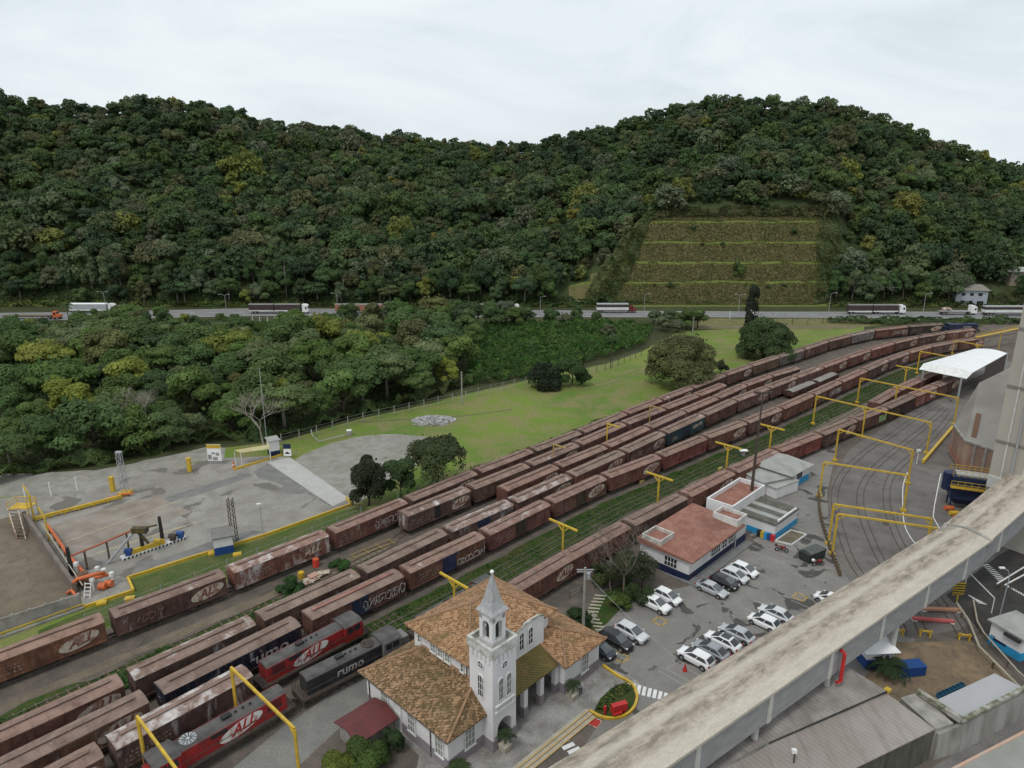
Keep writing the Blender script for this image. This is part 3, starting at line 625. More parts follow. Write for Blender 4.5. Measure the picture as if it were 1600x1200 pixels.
for x, y, lb in ((178,306,'spiky pale plant with long leaves left of the grey house'),(160,304,'spiky pale plant at the right foot of the terraces')):
    palm('spiky_plant', lb, x, y, 5, 5.0, 26, (.11,.13,.09), .2, Vector((x, y, hill_z(x, y))), 'plant', .5)
# ---------------------------------------------------------------- lettering
def text_arrays(s, size, shear=0, fat=0, depth=0.0):
    cu = bpy.data.curves.new('lettering', 'FONT'); cu.body = s; cu.size = size; cu.shear = shear; cu.offset = fat; cu.align_x = 'CENTER'; cu.align_y = 'CENTER'; cu.resolution_u = 3; cu.extrude = depth
    o = bpy.data.objects.new('lettering', cu); COL.objects.link(o); dg = bpy.context.evaluated_depsgraph_get(); me = bpy.data.meshes.new_from_object(o.evaluated_get(dg))
    vs = [v.co.copy() for v in me.vertices]; fs = [tuple(p.vertices) for p in me.polygons]
    bpy.data.objects.remove(o); bpy.data.curves.remove(cu); bpy.data.meshes.remove(me); return vs, fs
def add_text(mb, s, size, Mx, shear=0, fat=0, depth=.004):
    vs, fs = text_arrays(s, size, shear, fat, depth); mb.add([Mx @ v for v in vs], fs)
def side_mx(x, y, z, rot=0):
    """text plane on a wall that faces -y"""
    return Matrix.Translation((x, y, z)) @ Matrix.Rotation(R(90), 4, 'X') @ Matrix.Rotation(rot, 4, 'Z')
def oval(mb, x, y, z, a, b, tilt, n=28, d=.004):
    mb.extr([Vector((x + math.cos(q)*a*math.cos(tilt) - math.sin(q)*b*math.sin(tilt), y, z + math.cos(q)*a*math.sin(tilt) + math.sin(q)*b*math.cos(tilt))) for q in [2*math.pi*i/n for i in range(n)]], (0, -d, 0))
# ---------------------------------------------------------------- wagon paint
def wagon_mat(name, dust):
    m, t, b = nt(name); b.inputs['Roughness'].default_value = .8; b.inputs['Specular IOR Level'].default_value = .2
    oi = N(t, 'ShaderNodeObjectInfo'); tc = N(t, 'ShaderNodeTexCoord'); off = N(t, 'ShaderNodeVectorMath', operation='MULTIPLY_ADD')
    cx = N(t, 'ShaderNodeCombineXYZ'); L(t, oi.outputs['Random'], cx.inputs[0]); L(t, oi.outputs['Random'], cx.inputs[2])
    L(t, cx.outputs[0], off.inputs[0]); off.inputs[1].default_value = (90, 0, 60); L(t, tc.outputs['Object'], off.inputs[2]); v = off.outputs[0]
    mp = N(t, 'ShaderNodeMapping'); mp.inputs['Scale'].default_value = (3.5, 3.5, .3); L(t, v, mp.inputs['Vector'])
    a = noi(t, v, .55, 6, .65, .4); s = noi(t, mp.outputs[0], 1.0, 5, .6); f = noi(t, v, 5, 4, .6)
    dk = mixc(t, 1.0, oi.outputs['Color'], (.42,.41,.43), 'MULTIPLY')
    k = mixc(t, ramp(t, a, [(.38, (0,0,0)), (.66, (1,1,1))]), oi.outputs['Color'], dk)
    k = mixc(t, ramp(t, s, [(.5, (0,0,0)), (.8, (.6,.6,.6))]), k, (.17,.078,.042))
    k = mixc(t, ramp(t, f, [(.42, (0,0,0)), (.72, (.62,.62,.62))]), k, (.045,.028,.024))
    if dust: k = mixc(t, ramp(t, a, [(.3, (.62,)*3), (.7, (.25,)*3)]), k, dust)
    th = N(t, 'ShaderNodeMath', operation='MULTIPLY_ADD'); L(t, oi.outputs['Alpha'], th.inputs[0]); th.inputs[1].default_value = .46; th.inputs[2].default_value = -.84
    mp2 = N(t, 'ShaderNodeMapping'); mp2.inputs['Scale'].default_value = (1.0, 1.0, .35); mp2.inputs['Location'].default_value = (17, 3, 5); L(t, v, mp2.inputs['Vector'])
    n3 = noi(t, mp2.outputs[0], .6, 7, .68, .3)
    ad = N(t, 'ShaderNodeMath', operation='ADD'); L(t, n3, ad.inputs[0]); L(t, th.outputs[0], ad.inputs[1])
    ml = N(t, 'ShaderNodeMath', operation='MULTIPLY', use_clamp=True); L(t, ad.outputs[0], ml.inputs[0]); ml.inputs[1].default_value = 5.5
    k = mixc(t, ml.outputs[0], k, (.56,.52,.5)); L(t, k, b.inputs['Base Color']); bump(t, b, f, .15, .02); return m
M['wagon'] = wagon_mat('wagon_paint', None); M['wagonroof'] = wagon_mat('wagon_roof_paint', (.37,.27,.22))
def worn(name, c, under, amt=.52):
    m, t, b = nt(name); b.inputs['Roughness'].default_value = .8; v = coords(t, True, (1,1,.6)); n1 = noi(t, v, 1.3, 8, .7)
    L(t, mixc(t, ramp(t, n1, [(amt, (0,0,0)), (amt+.12, (1,1,1))]), c, under), b.inputs['Base Color']); return m
M['oval'] = worn('worn_white_paint', (.46,.39,.32), (.19,.1,.07), .47); M['letter'] = worn('worn_maroon_paint', (.16,.05,.035), (.33,.24,.19), .5)
M['stencil'] = worn('worn_stencil_paint', (.27,.19,.155), (.12,.06,.045), .44); M['graf'] = worn('graffiti_paint', (.4,.37,.35), (.15,.09,.075), .5)
M['redletter'] = mat('bright_red_paint', (.42,.025,.022), (.35,.03,.025), 1, .5); M['freshoval'] = worn('white_emblem_paint', (.68,.65,.62), (.38,.16,.14), .5)
# ---------------------------------------------------------------- box wagon
WL, WW, ZF, ZE, ZR = 13.3, 2.6, 1.0, 3.5, 3.82
hl, hw = WL/2, WW/2
mb = MB(); mb.box(-hl, -hw+.06, ZF, hl, hw-.06, ZE)
for i in range(13):
    x = -hl + .12 + i*(WL-.24)/12
    if abs(x) < 1.2: continue
    for s in (-1, 1): mb.cbox((x, s*(hw-.03), (ZF+ZE)/2), (.1, .09, ZE-ZF-.1))
for s in (-1, 1):
    mb.cbox((0, s*(hw-.01), ZF+.08), (WL, .1, .2)); mb.cbox((0, s*(hw-.01), ZE-.07), (WL+.04, .1, .14))
    for k in range(6): mb.cbox((s*(hl+.03), 0, ZF+.35+k*.4), (.1, WW-.3, .14))
    mb.cbox((s*(hl+.02), 0, ZF+.07), (.12, WW, .18)); 
    for q in (-1, 1): mb.cbox((s*(hl+.02), q*(hw-.08), (ZF+ZE)/2), (.1, .1, ZE-ZF))
me_body = mb.mesh('body', M['wagon'])
mb = MB(); nsec = 10
for i in range(nsec):
    x0 = -hl-.06 + i*(WL+.12)/nsec; x1 = x0 + (WL+.12)/nsec-.035
    mb.extr([(x0,-hw-.06,ZE),(x0,-hw+.35,ZE+.2),(x0,0,ZR),(x0,hw-.35,ZE+.2),(x0,hw+.06,ZE),(x0,hw+.06,ZE-.05),(x0,-hw-.06,ZE-.05)], (x1-x0,0,0))
for i in range(nsec+1):
    x = -hl-.06+i*(WL+.12)/nsec; a = [(x-.04,-hw-.05,ZE+.03),(x-.04,-hw+.35,ZE+.24),(x-.04,0,ZR+.035),(x-.04,hw-.35,ZE+.24),(x-.04,hw+.05,ZE+.03)]
    for p, q in zip(a[:-1], a[1:]): mb.extr([p, q, (q[0], q[1], q[2]-.06), (p[0], p[1], p[2]-.06)], (.07, 0, 0))
me_roof = mb.mesh('roof', M['wagonroof'])
mb = MB(); mb.box(-hl+.75, -.26, ZR+.09, hl-.75, .26, ZR+.17)
for k in range(9): mb.box(-hl+.9+k*(WL-1.9)/8, -.2, ZR-.03, -hl+1.0+k*(WL-1.9)/8, .2, ZR+.09); me_walk = mb.mesh('running_board', M['wagonroof'])
def door_mesh(open_=False):
    mb = MB(); y = -hw
    mb.box(-1.15, y-.05, ZF+.15, 1.15, y+.05, ZE-.2)
    for x in (-1.1, -.35, .4, 1.1): mb.cbox((x, y-.06, (ZF+ZE)/2), (.1, .07, ZE-ZF-.4))
    mb.cbox((0, y-.07, ZE-.16), (4.4, .05, .07)); mb.cbox((0, y-.07, ZF+.12), (4.4, .05, .07)); return mb.mesh('door', M['wagon'])
me_door = door_mesh()
mb = MB()
for s in (-1, 1):
    mb.cbox((0, s*.72, .52), (1.9, .14, .22)); mb.cbox((0, s*.72, .66), (.7, .2, .3))
    for q in (-.72, .72): mb.cbox((q, s*.72, .46), (.3, .2, .3))
mb.cbox((0, 0, .62), (.4, 1.7, .25)); me_bogie = mb.mesh('bogie', M['darksteel'])
mb = MB()
for s in (-1, 1): mb.cyl((0, s*.53, .4), .4, .11, 'y', 16)
mb.cyl((0, 0, .4), .07, 1.5, 'y', 6); me_wheel = mb.mesh('wheelset', M['rail'])
mb = MB(); mb.cbox((0, 0, .85), (WL, .5, .3))
for s in (-1, 1):
    mb.cbox((s*(hl+.3), 0, .8), (.7, .18, .2)); mb.cbox((s*2.2, -.9*s, .7), (1.0, .5, .5))
    for q in (-1, 1): mb.bar((s*(hl-.5), q*1.2, 1), (s*(hl-.5), q*1.2, .35), .05); mb.bar((s*(hl-.1), q*1.2, 1), (s*(hl-.1), q*1.2, .35), .05); mb.bar((s*(hl-.5), q*1.2, .36), (s*(hl-.1), q*1.2, .36), .05)
me_under = mb.mesh('underframe', M['darksteel'])
def emblem_mesh(x, fresh=False, oval_=True):
    mb = MB(); y = -hw-.028
    if oval_: oval(mb, x, y, 2.28, 2.15, .82, R(9)); mb.mi = 1
    add_text(mb, 'ALL', 1.55, side_mx(x+.12, y-.008, 2.3, R(6)), .45, .05); return mb.mesh('painted_emblem', [M['freshoval'] if fresh else M['oval'], M['letter'] if oval_ else M['graf']])
me_emb = [emblem_mesh(3.9), emblem_mesh(4.2), emblem_mesh(3.9, False, False)]
def sten_mesh(seed):
    rs = random.Random(seed); mb = MB(); y = -hw-.02
    for r_ in range(3):
        x = -hl+.7 + rs.uniform(0, .5); z = 2.5 - r_*.42
        while x < -1.6:
            w_ = rs.uniform(.12, .3); mb.cbox((x, y, z), (w_, .006, rs.uniform(.14, .26))); x += w_ + rs.uniform(.08, .3)
    return mb.mesh('stencil_lettering', M['stencil'])
me_sten = [sten_mesh(i) for i in range(3)]
def graffiti_mesh(seed, x0, x1, m, z0=1.3, z1=2.7):
    rs = random.Random(seed); mb = MB(); y = -hw-.05; x = x0
    while x < x1:
        w_ = rs.uniform(.7, 1.2); pts = []; ph = rs.uniform(0, 6); 
        for k in range(15):
            a = ph + k*.47; pts.append((x + w_*.5 + math.cos(a)*w_*.5, y, (z0+z1)/2 + math.sin(a*rs.choice((1,1,1.3)))*(z1-z0)*.5*rs.uniform(.75, 1)))
        mb.tube(pts, .045, 5); x += w_*rs.uniform(.75, 1.0)
    return mb.mesh('graffiti', m)
BR = [(.16,.065,.05),(.125,.06,.05),(.18,.072,.055),(.1,.057,.05),(.15,.095,.078),(.2,.07,.052)]
def make_wagon(label, pos, rz, sx, c, stain=0, emb=None, sten=0, door=None, graf=None, group=None, rc=None, rstain=None, extra=None, op=False):
    c = tuple(min(.3, q*.92 + d_*.34) for q, d_ in zip(c, (.2,.12,.092))) if max(c) > .07 and c != TEAL and min(c) < .14 else c; o = thing('box_wagon', label, 'freight wagon', pos, rz, group); o.scale = (sx, 1, 1)
    rc = rc or c
    b = link('body', me_body, o); b.color = (*c, stain)
    r = link('roof', me_roof, o); r.color = (*rc, stain if rstain is None else rstain); wk = link('running_board', me_walk, r); wk.color = (*[q*.62 for q in rc], .05)
    if extra == 'red_board': wk.color = (.34,.06,.05,.1)
    dc = door or tuple(q*.85 for q in c)
    for s in (1, -1):
        d = link('door', me_door, o, (1.25 if op and s == 1 else 0, 0, 0), (0, 0, 0 if s == 1 else math.pi)); d.color = (*dc, stain*.7)
        if door: d['label'] = 'dark blue sliding door' if door[2] > .08 else 'dark sliding door'
    if op:
        mb = MB(); mb.box(-1.2, -hw-.012, ZF+.15, -.02, -hw+.04, ZE-.2); mb.build('doorway', M['black'], o)
    link('underframe', me_under, o)
    for s in (-1, 1):
        bg_ = link('bogie', me_bogie, o, (s*4.4, 0, 0))
        for q in (-.72, .72): link('wheelset', me_wheel, bg_, (q, 0, 0))
    if emb is not None: link('painted_emblem', me_emb[emb], o)
    if sten is not None: link('stencil_lettering', me_sten[sten], o)
    if graf: link('graffiti', graf, o)
    return o
wr = random.Random(21)
ORD = ['first','second','third','fourth','fifth','sixth','seventh','eighth','ninth','tenth','eleventh','twelfth','thirteenth','fourteenth','fifteenth','sixteenth','seventeenth','eighteenth','nineteenth','twentieth']
TEAL = (.03,.085,.105); NAVY = (.012,.02,.04)
g1 = graffiti_mesh(1, .3, 6.3, M['graf']); g2 = graffiti_mesh(2, -4.3, -1.8, M['stencil'], 1.6, 2.6); g3 = graffiti_mesh(3, -5.8, 6.0, M['stencil'], 1.3, 2.5); g4 = graffiti_mesh(4, 1.4, 6.0, M['graf'], 1.2, 2.2)
mb = MB(); add_text(mb, 'BERNEX', 1.0, side_mx(3.9, -hw-.03, 2.3, R(2)), .1, .03); add_text(mb, 'J.Gut', .9, side_mx(-4.2, -hw-.03, 1.8, 0), .2, .02); gteal = mb.mesh('lettering', M['oval'])
mb = MB(); add_text(mb, 'rumo', 2.0, side_mx(3.0, -hw-.03, 2.1, 0), .1, .02); grumo = mb.mesh('lettering', M['graf'])
# what the photograph shows of each wagon, row by row from the left
LOOK = {
 'A': {0: dict(c=(.2,.085,.045), emb=0, sten=1, lk='orange rust boxcar with bold white oval emblem'), 1: dict(c=(.085,.045,.042), emb=1, graf=g2, lk='dark maroon boxcar with oval emblem and scribble'), 2: dict(c=(.2,.075,.055), stain=.82, emb=2, lk='red boxcar half whitewashed with faded letters'), 3: dict(c=(.17,.065,.05), stain=.6, graf=g1, lk='rust red boxcar with pale graffiti'), 5: dict(graf=g3, c=(.13,.06,.055)), 6: dict(emb=0, c=(.09,.055,.047)), 11: dict(emb=1), 13: dict(c=(.2,.18,.16), stain=.45, lk='grey whitish boxcar'), 14: dict(c=(.1,.05,.04)), 16: dict(c=(.25,.23,.21), stain=.5, lk='pale grey boxcar'), 17: dict(c=(.15,.06,.04), graf=g1, lk='brown boxcar with white and blue graffiti'), 18: dict(c=(.055,.05,.042), lk='dark boxcar')},
 'Y': {0: dict(c=(.1,.06,.055), stain=.66, op=True, lk='white streaked dark boxcar with its door open'), 1: dict(c=(.12,.07,.055), graf=g4), 2: dict(emb=0)},
 'Z': {0: dict(c=(.16,.06,.045)), 1: dict(c=(.13,.055,.045), emb=2)},
 'B': {0: dict(emb=1, c=(.14,.058,.046), sten=None), 1: dict(c=(.085,.06,.05), rstain=.7, rc=(.13,.075,.06), emb=None, sten=None, lk='dark boxcar with pale flaking roof'), 2: dict(c=(.105,.065,.05), rc=(.15,.115,.09)), 3: dict(c=(.11,.075,.062), rc=(.15,.115,.095), sten=2), 4: dict(c=(.13,.09,.08), stain=.78, door=(.02,.05,.12), lk='white streaked boxcar with a blue door'), 5: dict(c=(.11,.065,.055), rstain=.78, lk='brown boxcar with white striped roof'), 6: dict(c=(.18,.07,.055), rc=(.17,.13,.1), emb=0), 7: dict(c=(.11,.055,.047), rc=(.18,.13,.1), emb=1, graf=g3), 8: dict(c=TEAL, rc=(.15,.09,.07), door=(.02,.05,.07), sten=None, extra='teal', graf=gteal, lk='dark teal blue boxcar with white lettering'), 9: dict(c=(.115,.05,.042), rc=(.17,.13,.1)), 13: dict(emb=0, c=(.2,.075,.065)), 14: dict(emb=1, c=(.19,.075,.065)), 16: dict(emb=0), 18: dict(emb=0, c=(.19,.08,.055))},
 'C': {0: dict(c=(.16,.085,.055), emb=0, rc=(.13,.08,.065), sten=None), 1: dict(c=NAVY, rc=(.1,.075,.07), sten=None, rstain=.3, graf=grumo, extra='rumo', lk='black sided boxcar with white lower case lettering'), 2: dict(c=(.12,.055,.045), rc=(.15,.105,.085), door=(.02,.04,.085), extra='red_board', graf=g1, lk='boxcar with red roof walkway and blue door'), 3: dict(c=(.15,.065,.045), door=(.02,.045,.12), graf=g4, lk='brown boxcar with blue door and scribbled skirt'), 4: dict(c=(.16,.06,.055), stain=.5, rstain=.6, door=(.06,.05,.04), lk='red boxcar with white spill down its side'), 5: dict(c=(.14,.058,.048), emb=0, door=(.08,.065,.045)), 6: dict(c=(.17,.06,.052), emb=0), 7: dict(c=(.2,.055,.055), rc=(.17,.09,.07), lk='red boxcar with bright red right half'), 8: dict(c=(.17,.07,.055), rc=(.18,.11,.085), emb=0), 9: dict(emb=1, c=(.12,.06,.05)), 11: dict(c=(.12,.06,.05), graf=g1, stain=.3, lk='boxcar covered in pale graffiti'), 13: dict(emb=0), 14: dict(emb=0), 16: dict(emb=0)},
 'D': {0: dict(c=(.13,.07,.055)), 1: dict(c=(.075,.05,.05), rc=(.15,.08,.07), stain=.66, rstain=.9, sten=1, lk='dark boxcar with thick white spill over its roof')},
 'F': {0: dict(c=(.14,.06,.045), emb=1), 1: dict(c=(.15,.055,.045), rstain=.35), 2: dict(c=(.075,.055,.045), lk='dull dark brown boxcar'), 3: dict(c=(.2,.075,.055), emb=0), 4: dict(c=(.19,.07,.052)), 5: dict(c=(.22,.05,.045), rc=(.24,.1,.075), lk='bright red boxcar'), 6: dict(c=(.075,.05,.047)), 7: dict(c=(.13,.06,.055), graf=graffiti_mesh(8, 2.5, 6, mat('green_spray', (.2,.4,.16), (.4,.5,.3), 2), 1.2, 2.9), lk='boxcar with green graffiti'), 8: dict(c=(.07,.045,.042))},
 'G': {}}
RNAME = {'A': 'the back row', 'Y': 'the second row', 'Z': 'the third row', 'B': 'the fourth row', 'C': 'row by green strip', 'D': 'red locomotive row', 'F': 'the front row', 'G': 'short canopy row'}
def spans(k):
    P = LINE[k]
    if k in 'ABCD': d = (P[0]-P[1]).normalized(); P = [P[0]+d*14.5] + P
    return list(zip(P[:-1], P[1:]))
for k in ROW:
    if k == 'E': continue
    for i, (a, b) in enumerate(spans(k)):
        if k == 'D' and i == 2: continue
        if k == 'A' and i == 19: continue
        d = b-a; lk = dict(LOOK[k].get(i, {})); c = lk.pop('c', None) or tuple(q*wr.uniform(.88,1.12) for q in wr.choice(BR)); sx = max(.86, min(1.16, d.length/14.5))
        nm = lk.pop('lk', None); ex = lk.get('extra')
        if nm is None: nm = ('reddish' if c[0] > .15 else 'brown' if c[0] > .1 else 'dark brown') + ' boxcar' + (' with oval emblem' if lk.get('emb') in (0, 1) else '')
        if 'emb' not in lk and wr.random() < .35 and not lk.get('graf'): lk['emb'] = wr.choice((0, 1))
        if 'sten' not in lk: lk['sten'] = wr.choice((0, 1, 2, None))
        if 'stain' not in lk: lk['stain'] = wr.choice((.1, .3, .42, .55))
        make_wagon('%s, %s from left in %s' % (nm, ORD[i], RNAME[k]), (a+b)/2, math.atan2(d.y, d.x), sx, c, group='box wagons standing in rows in the rail yard', **lk)
# grey covered gondolas between the fourth row and the green strip
for i, (p, q) in enumerate((((1240,613),(1276,598)),((1281,597),(1311,584)))):
    a = at(*p, 2.1); b = at(*q, 2.1); a.z = b.z = 0; d = (b-a); n = Vector((-d.y, d.x, 0)).normalized(); c = (a+b)/2 + n*1.3; ln = d.length/2
    o = thing('gondola_wagon', ('low wagon heaped with grey load, %s of the pair between wagon rows' % ('left one','right one')[i]), 'freight wagon', c, math.atan2(d.y, d.x), 'low wagons with grey load')
    mb = MB(); mb.box(-ln, -1.3, .9, ln, 1.3, 1.1)
    for s in (-1, 1): mb.box(-ln, s*1.3-.06, 1.1, ln, s*1.3+.06, 2.1); mb.box(s*ln-.06, -1.24, 1.1, s*ln+.06, 1.24, 2.1)
    for k in range(9):
        for s in (-1, 1): mb.cbox((-ln+.1+k*(2*ln-.2)/8, s*1.36, 1.5), (.1, .08, 1.2))
    b_ = mb.build('body', M['wagon'], o); b_.color = (.12,.06,.05,0)
    mb = MB(); xs_ = [-ln+.1 + j*(2*ln-.2)/14 for j in range(15)]; hs_ = [[2.0 + (.28*math.sin(math.pi*(r_)/6)**.7) + .06*noise.noise((x, r_, i)) for r_ in range(7)] for x in xs_]
    for j in range(14):
        for r_ in range(6): mb.face([(xs_[j], -1.2+r_*.4, hs_[j][r_]), (xs_[j+1], -1.2+r_*.4, hs_[j+1][r_]), (xs_[j+1], -.8+r_*.4, hs_[j+1][r_+1]), (xs_[j], -.8+r_*.4, hs_[j][r_+1])])
    mb.build('load', G['concrete'], o)
    for s in (-1, 1):
        bg_ = link('bogie', me_bogie, o, (s*(ln-2), 0, 0))
        for q_ in (-.72, .72): link('wheelset', me_wheel, bg_, (q_, 0, 0))
# ---------------------------------------------------------------- locomotives
def loco_mat(name, c, dirt): return mat(name, c, dirt, .9, .5, detail=8, lo=.42, hi=.7)
M['locored'] = loco_mat('red_loco_paint', (.33,.025,.026), (.15,.03,.027)); M['locoblack'] = loco_mat('black_loco_paint', (.02,.022,.028), (.05,.045,.042)); M['locoroof'] = loco_mat('sooty_loco_roof', (.1,.092,.088), (.055,.05,.048)); M['locogrey'] = loco_mat('grey_loco_paint', (.2,.195,.185), (.12,.11,.105))
M['loconavy'] = loco_mat('navy_loco_paint', (.012,.025,.07), (.03,.035,.06))
def make_loco(label, a, b, hood, roof, cabm, cabend, letter, fan=0, short=1.6):
    d = b-a; ln = d.length/2-.55; o = thing('locomotive', label, 'locomotive', (a+b)/2, math.atan2(d.y, d.x), 'locomotives in the yard'); e = cabend
    mb = MB(); mb.box(-ln, -1.35, 1.05, ln, 1.35, 1.3); mb.box(-ln+.5, -1.1, .85, ln-.5, 1.1, 1.05)
    for s in (-1, 1): mb.box(s*ln-.12, -1.3, .55, s*ln+.12, 1.3, 1.35); mb.cbox((s*(ln+.35), 0, .85), (.6, .22, .26))
    mb.build('frame', M['darksteel'], o)
    cb0, cb1 = e*(ln-short-2.3), e*(ln-short); h0, h1 = sorted((-e*(ln-.7), cb0)); 
    mb = MB(); mb.box(h0, -.95, 1.3, h1, .95, 3.15)
    for k in range(9):
        x = h0+.5+k*(h1-h0-1)/8; mb.cbox((x, -.955, 2.2), (.05, .03, 1.5)); mb.cbox((x, .955, 2.2), (.05, .03, 1.5))
    hd = mb.build('hood', hood, o)
    mb = MB(); mb.extr([(h0-.03,-.98,3.1),(h0-.03,-.62,3.36),(h0-.03,.62,3.36),(h0-.03,.98,3.1)], (h1-h0+.05, 0, 0)); mb.build('hood_roof', roof, hd)
    mb = MB()
    for k in range(7): mb.cbox((h0+.7+k*.22 if e > 0 else h1-.7-k*.22, -.97, 2.45), (.1, .03, 1.1))
    mb.cbox((h0+.35*(h1-h0), -.97, 2.8), (1.6, .035, .45)); mb.build('louvre', M['black'], hd)
    x0, x1 = sorted((e*(ln-short), e*(ln-.25)))
    mb = MB(); mb.box(x0, -.85, 1.3, x1, .85, 2.55); mb.build('nose', cabm, o)
    x0, x1 = sorted((cb0, cb1)); mb = MB(); mb.box(x0, -1.32, 1.3, x1, 1.32, 3.3); cb = mb.build('cab', cabm, o)
    mb = MB(); mb.extr([(x0-.1,-1.4,3.28),(x0-.1,-.8,3.55),(x0-.1,.8,3.55),(x0-.1,1.4,3.28)], (x1-x0+.2, 0, 0)); mb.build('cab_roof', roof, cb)
    mb = MB()
    for s in (-1, 1):
        mb.box(x0+.3, s*1.33-.012, 2.3, x0+1.05, s*1.33+.012, 3.0); mb.box(x0+1.2, s*1.33-.012, 2.3, x1-.25, s*1.33+.012, 3.0)
    xx = x1 if e > 0 else x0
    for s in (-.85, .85): mb.box(xx-.012, s-.35, 2.65, xx+.012, s+.35, 3.1)
    mb.build('window', M['glass'], cb)
    mb = MB(); mb.cyl((0, -.5, .72), .42, 3.6, 'x', 14); mb.cyl((0, .5, .72), .42, 3.6, 'x', 14); mb.build('fuel_tank', M['darksteel'], o)
    for s in (-1, 1):
        bg_ = link('bogie', me_bogie, o, (s*(ln-2.6), 0, 0)); bg_.scale = (1.7, 1.05, 1.1)
        for q in (-.95, 0, .95): link('wheelset', me_wheel, bg_, (q*.8, 0, 0), None).scale = (.6, 1, 1)
    mb = MB()
    for s in (-1, 1):
        n_ = 9; P = [(-ln+.3+i*(2*ln-.6)/n_, s*1.28) for i in range(n_+1)]
        for x, y in P: mb.bar((x, y, 1.3), (x, y, 2.2), .04)
        mb.bar((P[0][0], P[0][1], 2.2), (P[-1][0], P[-1][1], 2.2), .045)
        for q in (-1, 1): mb.bar((s*(ln-.02), q*1.28, 1.3), (s*(ln-.02), q*1.28, 2.2), .045)
    mb.build('handrail', M['darksteel'], o)
    mb = MB(); mb.box(h0+(h1-h0)*.42, -.28, 3.3, h0+(h1-h0)*.42+.9, .28, 3.62); mb.build('roof_hatch', M['black'], o)
    for q in (.55, .62, .69): mb = MB(); mb.cyl((h0+(h1-h0)*q, 0, 3.42), .12, .22, 'z', 10); mb.build('exhaust_stack', M['black'], o)
    if fan:
        fx = h1-1.3 if e > 0 else h0+1.3; mb = MB(); mb.cyl((fx, 0, 3.38), .78, .12, 'z', 24); f_ = mb.build('fan_housing', M['galv'] if fan == 2 else M['darksteel'], o); mb = MB()
        for k in range(12):
            a_ = k*math.pi/6; mb.bar((fx+.2*math.cos(a_), .2*math.sin(a_), 3.455), (fx+.74*math.cos(a_), .74*math.sin(a_), 3.455), .07, .02)
        mb.build('fan_blade', M['black'], f_)
    if letter == 'oval':
        mb = MB(); lx = h0+(h1-h0)*.55; oval(mb, lx, -.975, 2.2, 2.3, .72, R(10)); mb.mi = 1; add_text(mb, 'ALL', 1.5, side_mx(lx+.15, -.985, 2.24, R(7)), .45, .04); mb.build('painted_emblem', [M['freshoval'], M['redletter']], hd)
    elif letter:
        mb = MB(); add_text(mb, letter, 1.5, side_mx(h0+(h1-h0)*.55, -.98, 2.25, 0), .12, .02); mb.build('lettering', M['graf'], hd)
    return o
E_ = LINE['E']; dE = (E_[1]-E_[0]).normalized()
make_loco('red locomotive with white oval emblem and round roof fan, nearest the yellow gantries', E_[1]-dE*15.6, E_[1], M['locored'], M['locoroof'], M['locored'], -1, 'oval', 2, .6)
make_loco('black locomotive with pale lower case lettering beside the station', E_[1], E_[2], M['locoblack'], M['locoroof'], M['locogrey'], 1, 'rumo', 1)
make_loco('dark locomotive with a red cab, half hidden behind the station roof', E_[2], E_[3], M['locoblack'], M['locoroof'], M['locored'], 1, None, 1)
D_ = LINE['D']; make_loco('red locomotive with white oval emblem and cab at its right end, behind the black locomotive', D_[1], D_[2]+(D_[2]-D_[1]).normalized()*.5, M['locored'], M['locoroof'], M['locored'], 1, 'oval', 0, .7)
A_ = LINE['A']; make_loco('far navy blue locomotive at the right end of the back row', A_[-2], A_[-1], M['loconavy'], M['loconavy'], M['loconavy'], -1, 'rumo')
# ---------------------------------------------------------------- track
def rails(P, d=0, z=.14, gauge=1.06, ties=True, m=None, zt=.02):
    P = catmull(offset(P, d), 4); 
    mb = MB()
    for s in (-1, 1):
        Q = offset(P, s*gauge/2)
        for a, b in zip(Q[:-1], Q[1:]): mb.bar(a+Vector((0,0,z-.05)), b+Vector((0,0,z-.05)), .09, .12)
    tag(mb.build('railway_track', m or M['rail']), kind='structure')
    if ties:
        mb = MB(); acc = 0
        for a, b in zip(P[:-1], P[1:]):
            dd = b-a; ln = dd.length; dn = dd.normalized(); n = Vector((-dn.y, dn.x, 0))
            while acc < ln:
                c = a+dn*acc; mb.bar(c-n*1.0+Vector((0,0,zt)), c+n*1.0+Vector((0,0,zt)), .2, .09); acc += 1.0
            acc -= ln
        tag(mb.build('sleepers', M['wood']), kind='structure')
rails(extend(LINE['A'], 30, 60)); rails([ST(-5,-79.2), ST(30,-79.4), ST(55,-80.2)] + LINE['Y'][0:] ); rails([ST(30,-77.0)] + [ST(60,-76.9)] + LINE['Z'])
rails(extend(LINE['B'], 30, 50)); rails(extend(LINE['C'], 30, 50)); rails(extend(LINE['D'], 30, 6)); rails(extend(LINE['E'], 30, 8)); rails(extend(LINE['F'], 2, 30)); rails(extend(LINE['G'], 12, 30))
M['palerail'] = mat('dull_pale_rail', (.17,.155,.13), (.1,.095,.075), 3, .6)
rails(offset(Cs, 4.9), ties=False, m=M['palerail']); rails(offset(Cs[9:], 9.2), ties=False, m=M['palerail']); rails(offset(Cs[4:], 7.2), ties=False, m=M['palerail'])
